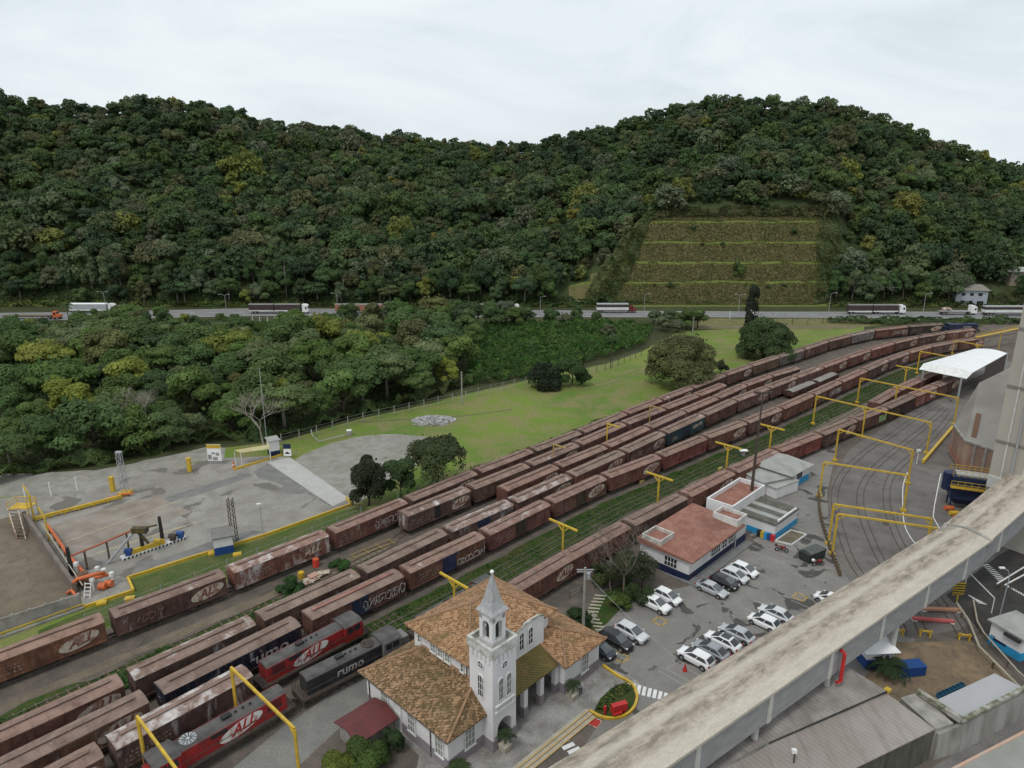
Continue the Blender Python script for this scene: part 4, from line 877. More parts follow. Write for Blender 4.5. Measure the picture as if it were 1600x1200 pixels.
# ---------------------------------------------------------------- the old station
def tile_mat(name, cols, moss):
    m, t, b = nt(name); b.inputs['Roughness'].default_value = .9; v = coords(t)
    vo = N(t, 'ShaderNodeTexVoronoi'); vo.inputs['Scale'].default_value = 4.2; L(t, v, vo.inputs['Vector'])
    sx = N(t, 'ShaderNodeSeparateColor'); L(t, vo.outputs['Color'], sx.inputs[0])
    k = ramp(t, sx.outputs[0], [(.1, cols[0]), (.45, cols[1]), (.9, cols[2])])
    n = noi(t, v, .45, 6, .6, .3); k = mixc(t, ramp(t, n, [(moss, (0,0,0)), (moss+.2, (.85,.85,.85))]), k, cols[3])
    wv = N(t, 'ShaderNodeTexWave', wave_type='BANDS', bands_direction='DIAGONAL'); wv.inputs['Scale'].default_value = 1.3; wv.inputs['Distortion'].default_value = .5; L(t, v, wv.inputs['Vector'])
    k = mixc(t, 1.0, k, ramp(t, wv.outputs['Fac'], [(0, (.72,.72,.72)), (.6, (1.05,1.05,1.05))]), 'MULTIPLY')
    L(t, k, b.inputs['Base Color']); bump(t, b, wv.outputs['Fac'], .6, .06); return m
M['tile'] = tile_mat('clay_roof_tiles', ((.18,.095,.045), (.29,.155,.07), (.42,.25,.14), (.16,.11,.04)), .52)
M['tilemoss'] = tile_mat('mossy_roof_tiles', ((.105,.064,.027), (.17,.1,.043), (.34,.21,.12), (.095,.072,.025)), .5)
M['ridge'] = mat('ridge_tiles', (.36,.2,.12), (.22,.15,.09), 2, .9)
M['plaster'] = mat('white_plaster', (.72,.7,.7), (.6,.585,.585), .5, .85, hi=.75); M['mauve'] = mat('mauve_plaster', (.27,.235,.25), (.22,.195,.205), .6, .85)
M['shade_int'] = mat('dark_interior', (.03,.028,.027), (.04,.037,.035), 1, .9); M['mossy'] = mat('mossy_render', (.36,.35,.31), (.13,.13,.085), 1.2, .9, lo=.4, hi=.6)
M['slate'] = mat('grey_slate', (.4,.4,.4), (.3,.3,.3), 3, .8)
st = thing('station_building', 'white old railway station with mossy tiled roofs and a square clock style tower', 'station', ST(46, -48), TH)
def B(s, t, z): return (s-46, -(t+48), z)
def bbox(mb, s0, t0, z0, s1, t1, z1):
    a = B(s0, t0, z0); b = B(s1, t1, z1); return mb.box(min(a[0], b[0]), min(a[1], b[1]), z0, max(a[0], b[0]), max(a[1], b[1]), z1)
def roof_part(name, faces, m, parent, th=.16):
    mb = MB()
    for f in faces: mb.extr([B(*p) for p in f], (0, 0, -th))
    return mb.build(name, m, parent)
def caps(parent, lines, r=.13):
    mb = MB()
    for a, b in lines: mb.tube([Vector(B(*a))+Vector((0,0,.03)), Vector(B(*b))+Vector((0,0,.03))], r, 6)
    return mb.build('ridge_cap', M['ridge'], parent)
mb = MB(); bbox(mb, 34.7, -54.8, 0, 39.9, -41.8, 4.0); w1 = mb.build('wall', M['plaster'], st)
mb = MB(); bbox(mb, 39.9, -53.1, 0, 51.8, -44.5, 8.0); w2 = mb.build('upper_wall', M['plaster'], st)
mb = MB(); bbox(mb, 50.2, -44.5, 0, 56.2, -40.6, 4.0); bbox(mb, 51.8, -54.8, 0, 56.2, -44.5, 4.0); w3 = mb.build('wing_wall', M['plaster'], st)
mb = MB(); bbox(mb, 34.64, -54.86, 0, 39.9, -41.74, 1.25); bbox(mb, 50.14, -44.5, 0, 56.26, -40.54, 1.25); bbox(mb, 52, -54.86, 0, 56.26, -44.5, 1.25); bbox(mb, 39.9, -44.5, 0, 50.1, -44.44, 1.25); mb.build('plinth', M['mauve'], st)
mb = MB()
for s in (34.6,): bbox(mb, 34.55, -54.9, 3.82, 34.7, -41.7, 4.0)
bbox(mb, 39.75, -53.2, 7.8, 39.9, -44.4, 8.0); mb.build('cornice', M['white'], st)
ll = roof_part('lower_roof', [((34.1,-55.4,4),(34.1,-41.2,4),(39.9,-43.7,6.0),(39.9,-51.6,6.0)), ((34.1,-41.2,4),(39.3,-41.2,4),(39.9,-43.7,6.0)), ((34.1,-55.4,4),(39.9,-51.6,6),(39.9,-53.1,5.3),(52.2,-53.1,5.3),(52.2,-55.5,4))], M['tilemoss'], st)
caps(ll, [((34.1,-55.4,4),(39.9,-51.6,6)), ((34.1,-41.2,4),(39.9,-43.7,6)), ((39.85,-51.6,6.02),(39.85,-43.7,6.02))])
ur = roof_part('upper_roof', [((39.2,-53.8,8),(39.2,-43.8,8),(44.2,-48.8,10.4)), ((39.2,-43.8,8),(52.5,-43.8,8),(47.6,-48.8,10.4),(44.2,-48.8,10.4)), ((52.5,-43.8,8),(52.5,-53.8,8),(47.6,-48.8,10.4)), ((52.5,-53.8,8),(39.2,-53.8,8),(44.2,-48.8,10.4),(47.6,-48.8,10.4))], M['tile'], st)
caps(ur, [((39.2,-53.8,8),(44.2,-48.8,10.4)), ((39.2,-43.8,8),(44.2,-48.8,10.4)), ((52.5,-43.8,8),(47.6,-48.8,10.4)), ((44.2,-48.8,10.4),(47.6,-48.8,10.4)), ((52.5,-53.8,8),(47.6,-48.8,10.4))])
rw = roof_part('wing_roof', [((49.6,-40,4),(56.8,-40,4),(52.9,-43.4,5.5)), ((56.8,-40,4),(56.8,-55.4,4),(51.8,-52,6),(51.8,-44.5,6),(52.9,-43.4,5.5)), ((49.6,-40,4),(52.9,-43.4,5.5),(51.8,-44.5,6),(49.6,-44.5,5.5))], M['tile'], st)
caps(rw, [((49.6,-40,4),(52.9,-43.4,5.5)), ((56.8,-40,4),(52.9,-43.4,5.5)), ((52.9,-43.4,5.5),(51.8,-44.5,6)), ((49.6,-41,4.2),(49.6,-44.5,5.5))])
pr = roof_part('porch_roof', [((42.4,-41.0,3.95),(49.6,-41.0,3.95),(49.6,-44.5,5.75),(42.4,-44.5,5.75))], tile_mat('moss_covered_tiles', ((.12,.085,.025), (.15,.1,.03), (.2,.13,.045), (.1,.085,.02)), .36), st)
mb = MB()
for s in (44.9, 47.4, 49.8): bbox(mb, s-.28, -41.9, 1.2, s+.28, -41.35, 3.75)
bbox(mb, 42.4, -41.95, 3.45, 50.2, -41.4, 3.8); mb.build('porch_column', M['plaster'], st)
mb = MB()
for s in (44.9, 47.4, 49.8): bbox(mb, s-.32, -41.94, 0, s+.32, -41.31, 1.2)
mb.build('column_base', M['mauve'], st)
mb = MB(); bbox(mb, 45.3, -44.47, .1, 46.9, -44.4, 2.9); bbox(mb, 47.9, -44.47, .1, 49.4, -44.4, 2.9); mb.build('porch_door', M['shade_int'], st)
# gable over the porch
gp_ = [(44.9,-43.6,4.8),(50.1,-43.6,4.8),(50.1,-43.6,8.55),(49.4,-43.6,8.85),(47.3,-43.6,8.85),(45.6,-43.6,8.35),(44.9,-43.6,8.2)]
mb = MB(); mb.extr([B(*p) for p in gp_], Vector(B(0,-44.5,0))-Vector(B(0,-43.6,0))); gb = mb.build('gable', M['plaster'], st)
mb = MB(); tp = [gp_[6],gp_[5],gp_[4],gp_[3],gp_[2]]
for a, b in zip(tp[:-1], tp[1:]): mb.bar(Vector(B(a[0],-43.62,a[2]+.05)), Vector(B(b[0],-43.62,b[2]+.05)), .24, .1)
mb.build('coping', M['mossy'], gb)
roof_part('gable_roof', [((45.0,-43.7,8.2),(47.3,-43.7,8.8),(47.3,-46.8,9.45),(45.0,-45.0,8.65)), ((47.3,-43.7,8.8),(49.4,-43.7,8.8),(49.4,-46.8,9.45),(47.3,-46.8,9.45)), ((49.4,-43.7,8.8),(50.2,-43.7,8.5),(50.2,-45.0,8.6),(49.4,-46.8,9.45))], M['tile'], st)
def arch(w_, h_, n=10):
    r = w_/2; return [(-r, 0), (r, 0)] + [(r*math.cos(a), h_-r+r*math.sin(a)) for a in [math.pi*i/n for i in range(n+1)]]
def window(parent, s, t, z, w_, h_, axis, arched=False, rnd=False, name='window', bars=2, m=None):
    """axis 's': wall faces -s; 't': wall faces +t. A framed pane set proud of the wall."""
    o = Vector(B(s, t, z)); ux = Vector((0, -1, 0)) if axis == 's' else Vector((1, 0, 0)); nn = Vector((-1, 0, 0)) if axis == 's' else Vector((0, -1, 0))
    if rnd: pts = [(w_/2*math.cos(a), w_/2*math.sin(a)) for a in [2*math.pi*i/20 for i in range(20)]]
    elif arched: pts = arch(w_, h_)
    else: pts = [(-w_/2,0),(w_/2,0),(w_/2,h_),(-w_/2,h_)]
    P = [o + ux*a + Vector((0,0,b)) for a, b in pts]; mb = MB(); mb.extr(P, nn*.03); f = mb.build(name, m or M['glass'], parent)
    mb = MB(); k = len(P)
    for i in range(k): mb.bar(P[i]+nn*.04, P[(i+1) % k]+nn*.04, .11, .11, up=nn)
    if rnd:
        for a in (0, math.pi/2): mb.bar(o+ux*(w_/2*math.cos(a))+Vector((0,0,w_/2*math.sin(a)))+nn*.035, o-ux*(w_/2*math.cos(a))-Vector((0,0,w_/2*math.sin(a)))+nn*.035, .06, .05, up=nn)
    else:
        for i in range(1, bars+1): x = -w_/2+w_*i/(bars+1); mb.bar(o+ux*x+nn*.035, o+ux*x+Vector((0,0,h_-.08))+nn*.035, .06, .05, up=nn)
        for q in (.33, .64): mb.bar(o-ux*w_/2+Vector((0,0,h_*q))+nn*.037, o+ux*w_/2+Vector((0,0,h_*q))+nn*.037, .05, .04, up=nn)
        if not arched: mb.bar(o-ux*(w_/2+.12)+nn*.06+Vector((0,0,-.06)), o+ux*(w_/2+.12)+nn*.06+Vector((0,0,-.06)), .12, .16, up=nn)
    mb.build('frame', M['white'], f); return f
M['curtain'] = mat('pale_curtained_glass', (.3,.3,.27), (.2,.2,.18), 3, .3)
for t in (-51.6, -47.2, -43.0): window(st, 34.66, t, 1.1, 1.15, 2.35, 's', bars=2, m=M['curtain'])
window(st, 34.66, -49.4, .1, 1.0, 3.2, 's', name='door', bars=1, m=M['white'])
window(st, 37.4, -41.76, 1.1, 1.3, 2.4, 't', bars=2, m=M['curtain']); window(st, 53.6, -40.56, 1.1, 1.2, 2.3, 't', bars=2, m=M['curtain'])
for t in (-49.9, -48.75, -47.6): window(st, 39.86, t, 6.15, .8, 1.5, 's', bars=1, m=M['curtain'])
for t in (-52.2, -45.4): window(st, 39.86, t, 6.2, .4, 1.4, 's', bars=0)
for s in (46.5, 47.9): window(gb, s, -43.57, 6.1, .75, 2.1, 't', True, bars=1)
# tower
mb = MB(); T0, T1, S0, S1 = -43.6, -40.4, 39.2, 42.4
bbox(mb, S0, T0, 3.4, S1, T1, 10.9)
for a, b in ((S0, S0+.6), (S1-.6, S1)): bbox(mb, a, T0, 0, b, T1, 3.4)
bbox(mb, S0+.6, T0, 0, S1-.6, T0+.6, 3.4); tw = mb.build('tower', M['plaster'], st)
mb = MB(); ar = arch(2.0, 3.3, 14); o_ = Vector(B((S0+S1)/2, T1, 0)); mb.extr([o_+Vector((-1.02,-.01,3.45)), o_+Vector((-1.02,-.01,1.9))] + [o_+Vector((-math.cos(a)*1.0, -.01, 2.2+math.sin(a)*1.0)) for a in [math.pi*i/14 for i in range(15)]] + [o_+Vector((1.02,-.01,1.9)), o_+Vector((1.02,-.01,3.45))], (0,.5,0)); mb.build('archway', M['plaster'], tw)
mb = MB(); bbox(mb, S0-.05, T0, 0, S0+.63, T1+.05, 1.25); bbox(mb, S1-.63, T0, 0, S1+.05, T1+.05, 1.25); mb.build('tower_plinth', M['mauve'], tw)
mb = MB(); bbox(mb, S0+.75, T0+.6, .02, S1-.75, T0+.64, 3.3); mb.build('passage_door', M['shade_int'], tw)
mb = MB()
for e, za, zb in ((.08,10.55,10.75),(.16,10.75,11.0)): bbox(mb, S0-e, T0-e, za, S1+e, T1+e, zb)
for a in ((S0-.16,T0-.16,S1+.16,T0+.12),(S0-.16,T1-.12,S1+.16,T1+.16),(S0-.16,T0+.12,S0+.12,T1-.12),(S1-.12,T0+.12,S1+.16,T1-.12)): bbox(mb, a[0], a[1], 11.0, a[2], a[3], 11.7)
mb.build('parapet', mat('stained_parapet', (.56,.55,.52), (.27,.27,.22), 1.1, .9, lo=.45, hi=.68), tw)
mb = MB()
for k in range(5):
    q = S0+.45+k*(S1-S0-.9)/4; bbox(mb, q-.14, T1, 9.95, q+.14, T1+.12, 10.55); q = T0+.45+k*(T1-T0-.9)/4; bbox(mb, S0-.12, q-.14, 9.95, S0, q+.14, 10.55)
mb.build('corbel', M['plaster'], tw)
window(tw, S0, -42.0, 9.25, .8, 0, 's', rnd=True); window(tw, 40.8, T1, 9.25, .8, 0, 't', rnd=True)
window(tw, S0, -42.0, 5.6, .8, 2.5, 's', True, bars=2)
for s in (40.28, 41.34): window(tw, s, T1, 5.5, .68, 2.5, 't', True, bars=2)
mb = MB()
for k in range(7): q = S0+.6+k*(S1-S0-1.2)/6; bbox(mb, q-.1, T1, 4.45, q+.1, T1+.1, 5.0)
bbox(mb, S0+.3, T1, 5.0, S1-.3, T1+.16, 5.15); bbox(mb, S0+.3, T1, 4.3, S1-.3, T1+.13, 4.45); mb.build('balustrade', M['plaster'], tw)
c0, c1 = 40.8, -42.0; mb = MB(); q = .88
for a in (-1, 1):
    for b in (-1, 1): bbox(mb, c0+a*q-.42*(a>0), c1+b*q-.42*(b>0), 11.0, c0+a*q+.42*(a<0), c1+b*q+.42*(b<0), 14.2)
bbox(mb, c0-q, c1-q, 13.75, c0+q, c1+q, 14.6); bbox(mb, c0-q+.01, c1-q+.01, 11.0, c0+q-.01, c1+q-.01, 11.6)
hd_ = [(-.49,13.76),(-.49,13.2)] + [(-math.cos(w_)*.47, 13.2+math.sin(w_)*.47) for w_ in [math.pi*i/10 for i in range(11)]] + [(.49,13.2),(.49,13.76)]
for k in range(4):
    rm = Matrix.Translation(Vector(B(c0, c1, 0))) @ Matrix.Rotation(k*math.pi/2, 4, 'Z'); V0 = [rm @ Vector((x, -q+.02, z)) for x, z in hd_]; mb.extr(V0, rm.to_3x3() @ Vector((0,.3,0)))
be = mb.build('belfry', M['plaster'], tw)
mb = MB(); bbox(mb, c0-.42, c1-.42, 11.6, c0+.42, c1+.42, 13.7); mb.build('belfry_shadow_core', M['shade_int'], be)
mb = MB()
prof = [(1.14,14.55),(1.14,14.64),(.88,14.95),(.62,15.7),(.05,18.3)]; V = []; F = []
for e, z in prof:
    for a, b in ((-1,-1),(1,-1),(1,1),(-1,1)): V.append(B(c0+a*e, c1+b*e, z))
for i in range(len(prof)-1):
    for j in range(4): F.append((i*4+j, i*4+(j+1) % 4, (i+1)*4+(j+1) % 4, (i+1)*4+j))
F += [(3,2,1,0), (16,17,18,19)]; mb.add(V, F); sp = mb.build('spire', M['slate'], tw)
bm = bmesh.new(); bmesh.ops.create_uvsphere(bm, u_segments=12, v_segments=8, radius=.2, matrix=Matrix.Translation(B(c0, c1, 18.55))); me = bpy.data.meshes.new('finial'); bm.to_mesh(me); bm.free(); me.materials.append(M['cleanwhite']); link('finial', me, sp)
mb = MB()
for P in (((34.2,-55.4),(34.2,-41.3)),): mb.tube([B(P[0][0]-.08, P[0][1], 3.93), B(P[1][0]-.08, P[1][1], 3.93)], .08, 6)
mb.tube([B(34.62,-54.3,3.9), B(34.62,-54.3,.1)], .06, 6); mb.tube([B(34.62,-44.3,3.9), B(34.62,-44.3,.1)], .06, 6); mb.tube([B(39.8,-44.7,7.9), B(39.8,-44.7,5.8)], .05, 6); mb.build('gutter', M['darksteel'], st)
# steps, planters, person and garden in front of the station
mb = MB(); a = at(800,1205); b = at(915,1112); d = (b-a).normalized(); n = Vector((d.y, -d.x, 0))
M['stepedge'] = mat('yellow_step_edge', (.5,.33,.1), (.42,.3,.14), 2, .8); M['step'] = mat('pale_step_stone', (.42,.38,.3), (.33,.3,.24), 1, .85)
a = a - d*8
sp_ = thing('stone_steps', 'long pale steps with yellow painted edges below the forecourt', 'steps', a, math.atan2(d.y, d.x)); ln = (b-a).length
for k in range(3):
    mb = MB(); mb.box(0, -.45*(k+1), .02, ln, -.45*k, .42-.13*k); mb.build('step', M['step'], sp_); mb = MB(); mb.box(0, -.45*(k+1)-.03, .42-.13*k, ln, -.45*(k+1)+.1, .43-.13*k); mb.build('step_edge', M['stepedge'], sp_)
for i, (bx, by, lb) in enumerate(((894,1092,'potted palm beside the station guard'),(789,1172,'potted palm by the station tower arch'))):
    p = at(bx, by, .02); mb = MB(); V = []; 
    for e, z in ((.38,0),(.5,.75)):
        for q, w_ in ((-1,-1),(1,-1),(1,1),(-1,1)): V.append((q*e, w_*e, z))
    mb.add(V, ((3,2,1,0),(4,5,6,7),(0,1,5,4),(1,2,6,5),(2,3,7,6),(3,0,4,7))); o = tag(mb.build('planter', mat('cream_planter', (.5,.45,.36), (.4,.36,.3), 2), None, p, TH), ('cream square planter under the %s palm' % ('guard side','tower arch')[i]), 'planter')
    palm('palm_tree', lb, bx, by, 1.3, 1.15, 22, (.045,.07,.03), .09, Vector((p.x, p.y, .6)))
palm('palm_tree', 'bushy little palm at the near corner of the station', 716, 1212, .9, 1.5, 20, (.06,.09,.03), .12)
def figure(name, label, p, rz, shirt, legs, skin=(.3,.17,.11)):
    o = thing(name, label, 'person', p, rz)
    J = {'pel':(0,0,.93),'chest':(0,0,1.3),'neck':(0,0,1.48),'head':(.02,0,1.6),'top':(.01,0,1.72),'ls':(0,.19,1.42),'le':(.02,.25,1.14),'lw':(.12,.2,.92),'rs':(0,-.19,1.42),'re':(.02,-.25,1.14),'rw':(.1,-.2,.9),'lh':(0,.1,.9),'lk':(.03,.12,.5),'la':(0,.12,.08),'lt':(.16,.13,.05),'rh':(0,-.1,.9),'rk':(.02,-.12,.5),'ra':(-.02,-.12,.08),'rt':(.14,-.13,.05)}
    E = [('pel','chest'),('chest','neck'),('neck','head'),('head','top'),('chest','ls'),('ls','le'),('le','lw'),('chest','rs'),('rs','re'),('re','rw'),('pel','lh'),('lh','lk'),('lk','la'),('la','lt'),('pel','rh'),('rh','rk'),('rk','ra'),('ra','rt')]
    RD = dict(pel=.14,chest=.17,neck=.06,head=.1,top=.08,ls=.07,le=.05,lw=.04,rs=.07,re=.05,rw=.04,lh=.1,lk=.065,la=.045,lt=.04,rh=.1,rk=.065,ra=.045,rt=.04)
    ks = list(J); me = bpy.data.meshes.new('body'); me.from_pydata([J[k] for k in ks], [(ks.index(a), ks.index(b)) for a, b in E], []); ob = link('body', me, o)
    sk = ob.modifiers.new('skin', 'SKIN'); 
    for i, k in enumerate(ks): me.skin_vertices[0].data[i].radius = (RD[k], RD[k]*(1.0 if k not in ('chest','pel') else .75)); me.skin_vertices[0].data[i].use_root = (k == 'pel')
    sk.use_smooth_shade = True; ss = ob.modifiers.new('sub', 'SUBSURF'); ss.levels = 1; ss.render_levels = 1
    m, t, b_ = nt('clothed_'+name); tc_ = N(t, 'ShaderNodeTexCoord'); sp3 = N(t, 'ShaderNodeSeparateXYZ'); L(t, tc_.outputs['Object'], sp3.inputs[0])
    r_ = N(t, 'ShaderNodeValToRGB'); e = r_.color_ramp; e.interpolation = 'CONSTANT'; e.elements[0].color = (.02,.02,.02,1); e.elements[1].position = .055; e.elements[1].color = c4(legs)
    for ps, c in ((.515, shirt), (.835, skin), (.95, (.02,.015,.012))): q = e.elements.new(ps); q.color = c4(c)
    ml = N(t, 'ShaderNodeMath', operation='MULTIPLY'); ml.inputs[1].default_value = .56; L(t, sp3.outputs[2], ml.inputs[0]); L(t, ml.outputs[0], r_.inputs[0]); L(t, r_.outputs[0], b_.inputs['Base Color']); me.materials.append(m)
    return o
figure('person', 'guard in white shirt and dark trousers standing by the station corner', at(907,1084,.03), R(-60), (.62,.62,.64), (.02,.02,.025))
cen = [(928,1112),(938,1092),(955,1076),(975,1068),(988,1072),(993,1088),(988,1105),(975,1117),(955,1122),(938,1119)]
sheet('garden_bed', px(*cen), .06, G['strip'])
P = catmull(px((921,1112),(938,1121),(957,1124),(977,1119),(991,1106),(995,1087),(986,1069),(965,1057),(942,1041)), 5); mb = MB()
for a, b in zip(P[:-1], P[1:]): mb.bar(a+Vector((0,0,.12)), b+Vector((0,0,.12)), .28, .3)
tag(mb.build('kerb', M['yellow']), 'curved yellow kerb around the small round flower bed', 'kerb')
cover('flowers', 'low flowering plants in the round bed', 'flowers', [(930,1110),(945,1088),(962,1075),(980,1070),(985,1080),(960,1095),(948,1112)], 900, .13, .5, [(.04,.09,.02),(.06,.1,.03),(.35,.3,.06)], 31)
o = thing('sculpture', 'red block shaped sculpture on legs in the round flower bed', 'sculpture', at(967,1116,.06), TH-R(25)); mb = MB(); mb.box(-.85,-.3,.5,.85,.3,1.35); mb.box(-.85,-.45,.35,.2,.45,.6); mb.build('block', M['red'], o, bevel=.03)
for x in (-.6, .6): mb = MB(); mb.box(x-.08,-.2,0,x+.08,.2,.5); mb.build('leg', M['red'], o)
o = thing('hydrant', 'small red hydrant post left of the red sculpture', 'hydrant', at(945,1116,.06)); mb = MB(); mb.cyl((0,0,.45),.11,.9,'z',10); mb.cyl((0,0,.95),.14,.14,'z',10); mb.cyl((0,0,.65),.07,.4,'x',8); mb.build('barrel', M['red'], o)
mb = MB(); q = px((917,1131),(926,1121),(941,1127),(933,1138)); mb.extr([v+Vector((0,0,.03)) for v in q], (0,0,.012)); o = tag(mb.build('painted_plate', M['redletter']), 'red painted floor plate with pale border beside the round bed', 'floor plate')
mb = MB()
for i in range(4): mb.bar(q[i]+Vector((0,0,.05)), q[(i+1)%4]+Vector((0,0,.05)), .1, .01)
mb.build('border', M['oval'], o)
mb = MB()
for i in range(8): a = at(983+i*8.3, 1066+i*2.4); b = at(980+i*8.3, 1081+i*2.0); mb.bar(a+Vector((0,0,.028)), b+Vector((0,0,.028)), .38, .006)
tag(mb.build('zebra_crossing', M['white']), kind='structure')
mb = MB()
for i in range(4): a = at(870+i*9, 1163+i*7); b = at(888+i*9, 1155+i*7); mb.bar(a+Vector((0,0,.028)), b+Vector((0,0,.028)), .5, .006)
tag(mb.build('zebra_crossing', M['white']), kind='structure')
# maroon hut left of the station
hut = thing('maroon_hut', 'low hut with a maroon sheet roof beside the left wing', 'hut', at(573,1150), TH); mb = MB(); mb.box(-2,-1.7,0,2.2,1.6,2.0); mb.build('wall', M['concrete'], hut); mb = MB(); mb.extr([(-2.4,-2.1,1.9),(-2.4,0,2.5),(-2.4,2.0,2.0),(-2.4,2.0,1.9),(-2.4,0,2.4),(-2.4,-2.1,1.8)], (4.9,0,0)); mb.build('roof', mat('maroon_sheet', (.14,.035,.035), (.1,.03,.03), 1.2, .6), hut)
# ---------------------------------------------------------------- office buildings by the parking lot
M['redroof'] = ground_mat('red_roof_paint', ((.27,.12,.09), (.2,.095,.075), (.32,.17,.13)), (.16,.6,3.5), .1, .8); M['greyroof'] = mat('grey_fibre_cement', (.36,.36,.34), (.27,.275,.25), .5, .9); M['darkroof'] = mat('mossy_dark_roof', (.09,.085,.07), (.14,.135,.115), .8, .9)
def slab(mb, P, z, h): mb.prism([(p[0], p[1]) for p in P], z, z+h)
def strip_box(o, loc, name, m, a): mb = MB(); mb.box(*a); return mb.build(name, m, o)
ob = thing('office_building', 'white office with navy base and wide flat red roof by the parking lot', 'office', ST(86.5, -46), TH)
def O(s, t): return (s-86.5, -(t+46))
s0, s1, t0, t1 = 79.2, 94.4, -50.6, -42.6
mb = MB(); mb.box(s0-86.5, -(t1+46), 1.0, s1-86.5, -(t0+46), 3.25); mb.build('wall', M['plaster'], ob)
mb = MB(); mb.box(s0-86.54, -(t1+46)-.04, 0, s1-86.46, -(t0+46)+.04, 1.05); mb.build('base_band', M['navy'], ob)
mb = MB(); a, b = s0-.5-86.5, s1-.3-86.5; y0, y1 = -(t1+46)-.7, -(t0+46)+.3; mb.extr([(a,y0,3.2),(a,y0,3.42),(a,y1,4.0),(a,y1,3.2)], (b-a,0,0)); mb.build('roof', M['redroof'], ob)
for (sa, sb, ta, tb, z) in ((79.0,82.6,-50.4,-47.2,4.55),(92.3,95.3,-46.4,-42.3,4.6)):
    mb = MB(); x0, x1, y0, y1 = sa-86.5, sb-86.5, -(tb+46), -(ta+46)
    mb.box(x0,y0,3.2 if sa < 85 else 0,x1,y0+.2,z); mb.box(x0,y1-.2,3.2,x1,y1,z); mb.box(x0,y0+.2,3.2,x0+.2,y1-.2,z); mb.box(x1-.2,y0+.2,3.2 if sa < 85 else 0,x1,y1-.2,z); pp = mb.build('roof_parapet', mat('weathered_white_wall', (.6,.58,.55), (.36,.34,.3), .8, .9) if sa < 85 else mat('stained_white_wall', (.66,.65,.63), (.48,.46,.43), .7, .85), ob)
    mb = MB(); mb.box(x0+.2,y0+.2,z-.9,x1-.2,y1-.2,z-.55); mb.build('inner_roof', M['redroof'], pp)
mb = MB(); x0, x1 = 92.28-86.5, 95.34-86.5; mb.box(x0,-(-42.3+46)-.03,0,x1,-(-42.3+46),1.4); mb.build('navy_panel', M['navy'], ob)
def owin(parent, s, z, w_, h_, n, face='t', t=-42.6):
    mb = MB(); x = s-86.5; y = -(t+46)
    if face == 't': mb.box(x, y-.05, z, x+w_, y+.02, z+h_)
    else: mb.box(s0-86.55, y, z, s0-86.48, y+w_, z+h_)
    wo = mb.build('window', M['glass'], parent); mb = MB()
    for i in range(n+1):
        q = i*w_/n
        if face == 't': mb.box(x+q-.04, y-.09, z, x+q+.04, y-.05, z+h_)
        else: mb.box(s0-86.6, y+q-.04, z, s0-86.55, y+q+.04, z+h_)
    if face == 't': mb.box(x, y-.085, z+h_*.5-.03, x+w_, y-.05, z+h_*.5+.03)
    else: mb.box(s0-86.595, y, z+h_*.5-.03, s0-86.55, y+w_, z+h_*.5+.03)
    mb.build('frame', M['white'], wo)
owin(ob, 85.2, 1.35, 2.6, 1.2, 4); owin(ob, 88.4, 1.35, 1.4, 1.2, 2); owin(ob, 90.3, 1.35, 1.6, 1.2, 3); owin(ob, 0, 1.25, 2.0, 1.3, 4, 's', -43.6-.9)
mb = MB(); mb.box(91.5-86.5,-3.44,0,92.1-86.5,-3.38,2.4); mb.build('door', M['white'], ob)
mb = MB(); mb.prism([O(s0-.6,t0+3), O(s0-.6,t1+1.6), O(95.4,t1+1.6), O(95.4,t1), O(s0,t1)], .015, .16); mb.build('plinth_walk', mat('grey_walkway', (.2,.2,.2), (.16,.16,.16), 1, .9), ob)
an = thing('office_annexe', 'smaller white block with sunken red roof behind the red roofed office', 'annexe', ST(99, -50), TH)
Q = [tost(at(*p, 4.3)) for p in ((1097,778),(1158,744),(1202,758),(1148,794))]; sa, sb = min(q[0] for q in Q)+.6, max(q[0] for q in Q)-.6; ta, tb = min(q[1] for q in Q)+.5, max(q[1] for q in Q)-.5
x0, x1, y0, y1 = sa-99, sb-99, -(tb+50), -(ta+50); mb = MB(); z = 4.3
mb.box(x0,y0,0,x1,y0+.25,z); mb.box(x0,y1-.25,0,x1,y1,z); mb.box(x0,y0+.25,0,x0+.25,y1-.25,z); mb.box(x1-.25,y0+.25,0,x1,y1-.25,z); mb.build('wall', M['plaster'], an)
mb = MB(); mb.box(x0+.25,y0+.25,3.3,x1-.25,y1-.25,3.6); mb.build('roof', M['redroof'], an)
mb = MB(); mb.box(x0+1,y0-.03,.0,x1-3,y0,2.2); mb.build('doorway', M['shade_int'], an)
# light blue huts and the grey roofed office
def pbuild(name, label, cat, foot, h, base_h, mw, mbase, roofm, over=.35, rise=.5, group=None, flat=False):
    """building on a quadrilateral plan (world points, counter-clockwise from above)"""
    c = sum((Vector((p[0], p[1], 0)) for p in foot), Vector())/4; P = [Vector((p[0]-c.x, p[1]-c.y, 0)) for p in foot]; o = thing(name, label, cat, c)
    mb = MB(); mb.prism(P, base_h, h); mb.build('wall', mw, o)
    E = [p*(1+.02) for p in P]; mb = MB(); mb.prism(E, 0, base_h); mb.build('base_band', mbase, o)
    X = [p + p.normalized()*over for p in P]; mb = MB()
    if flat: mb.prism(X, h, h+.18)
    else:
        r0 = (X[0]+X[3])/2; r1 = (X[1]+X[2])/2; k = (r1-r0)*.22; r0 = r0+k; r1 = r1-k; zr = h+rise
        V = [Vector((p.x, p.y, h)) for p in X] + [Vector((r0.x, r0.y, zr)), Vector((r1.x, r1.y, zr))]; mb.add(V, ((0,1,5,4),(1,2,5),(2,3,4,5),(3,0,4),(3,2,1,0)))
    mb.build('roof', roofm, o); return o, P
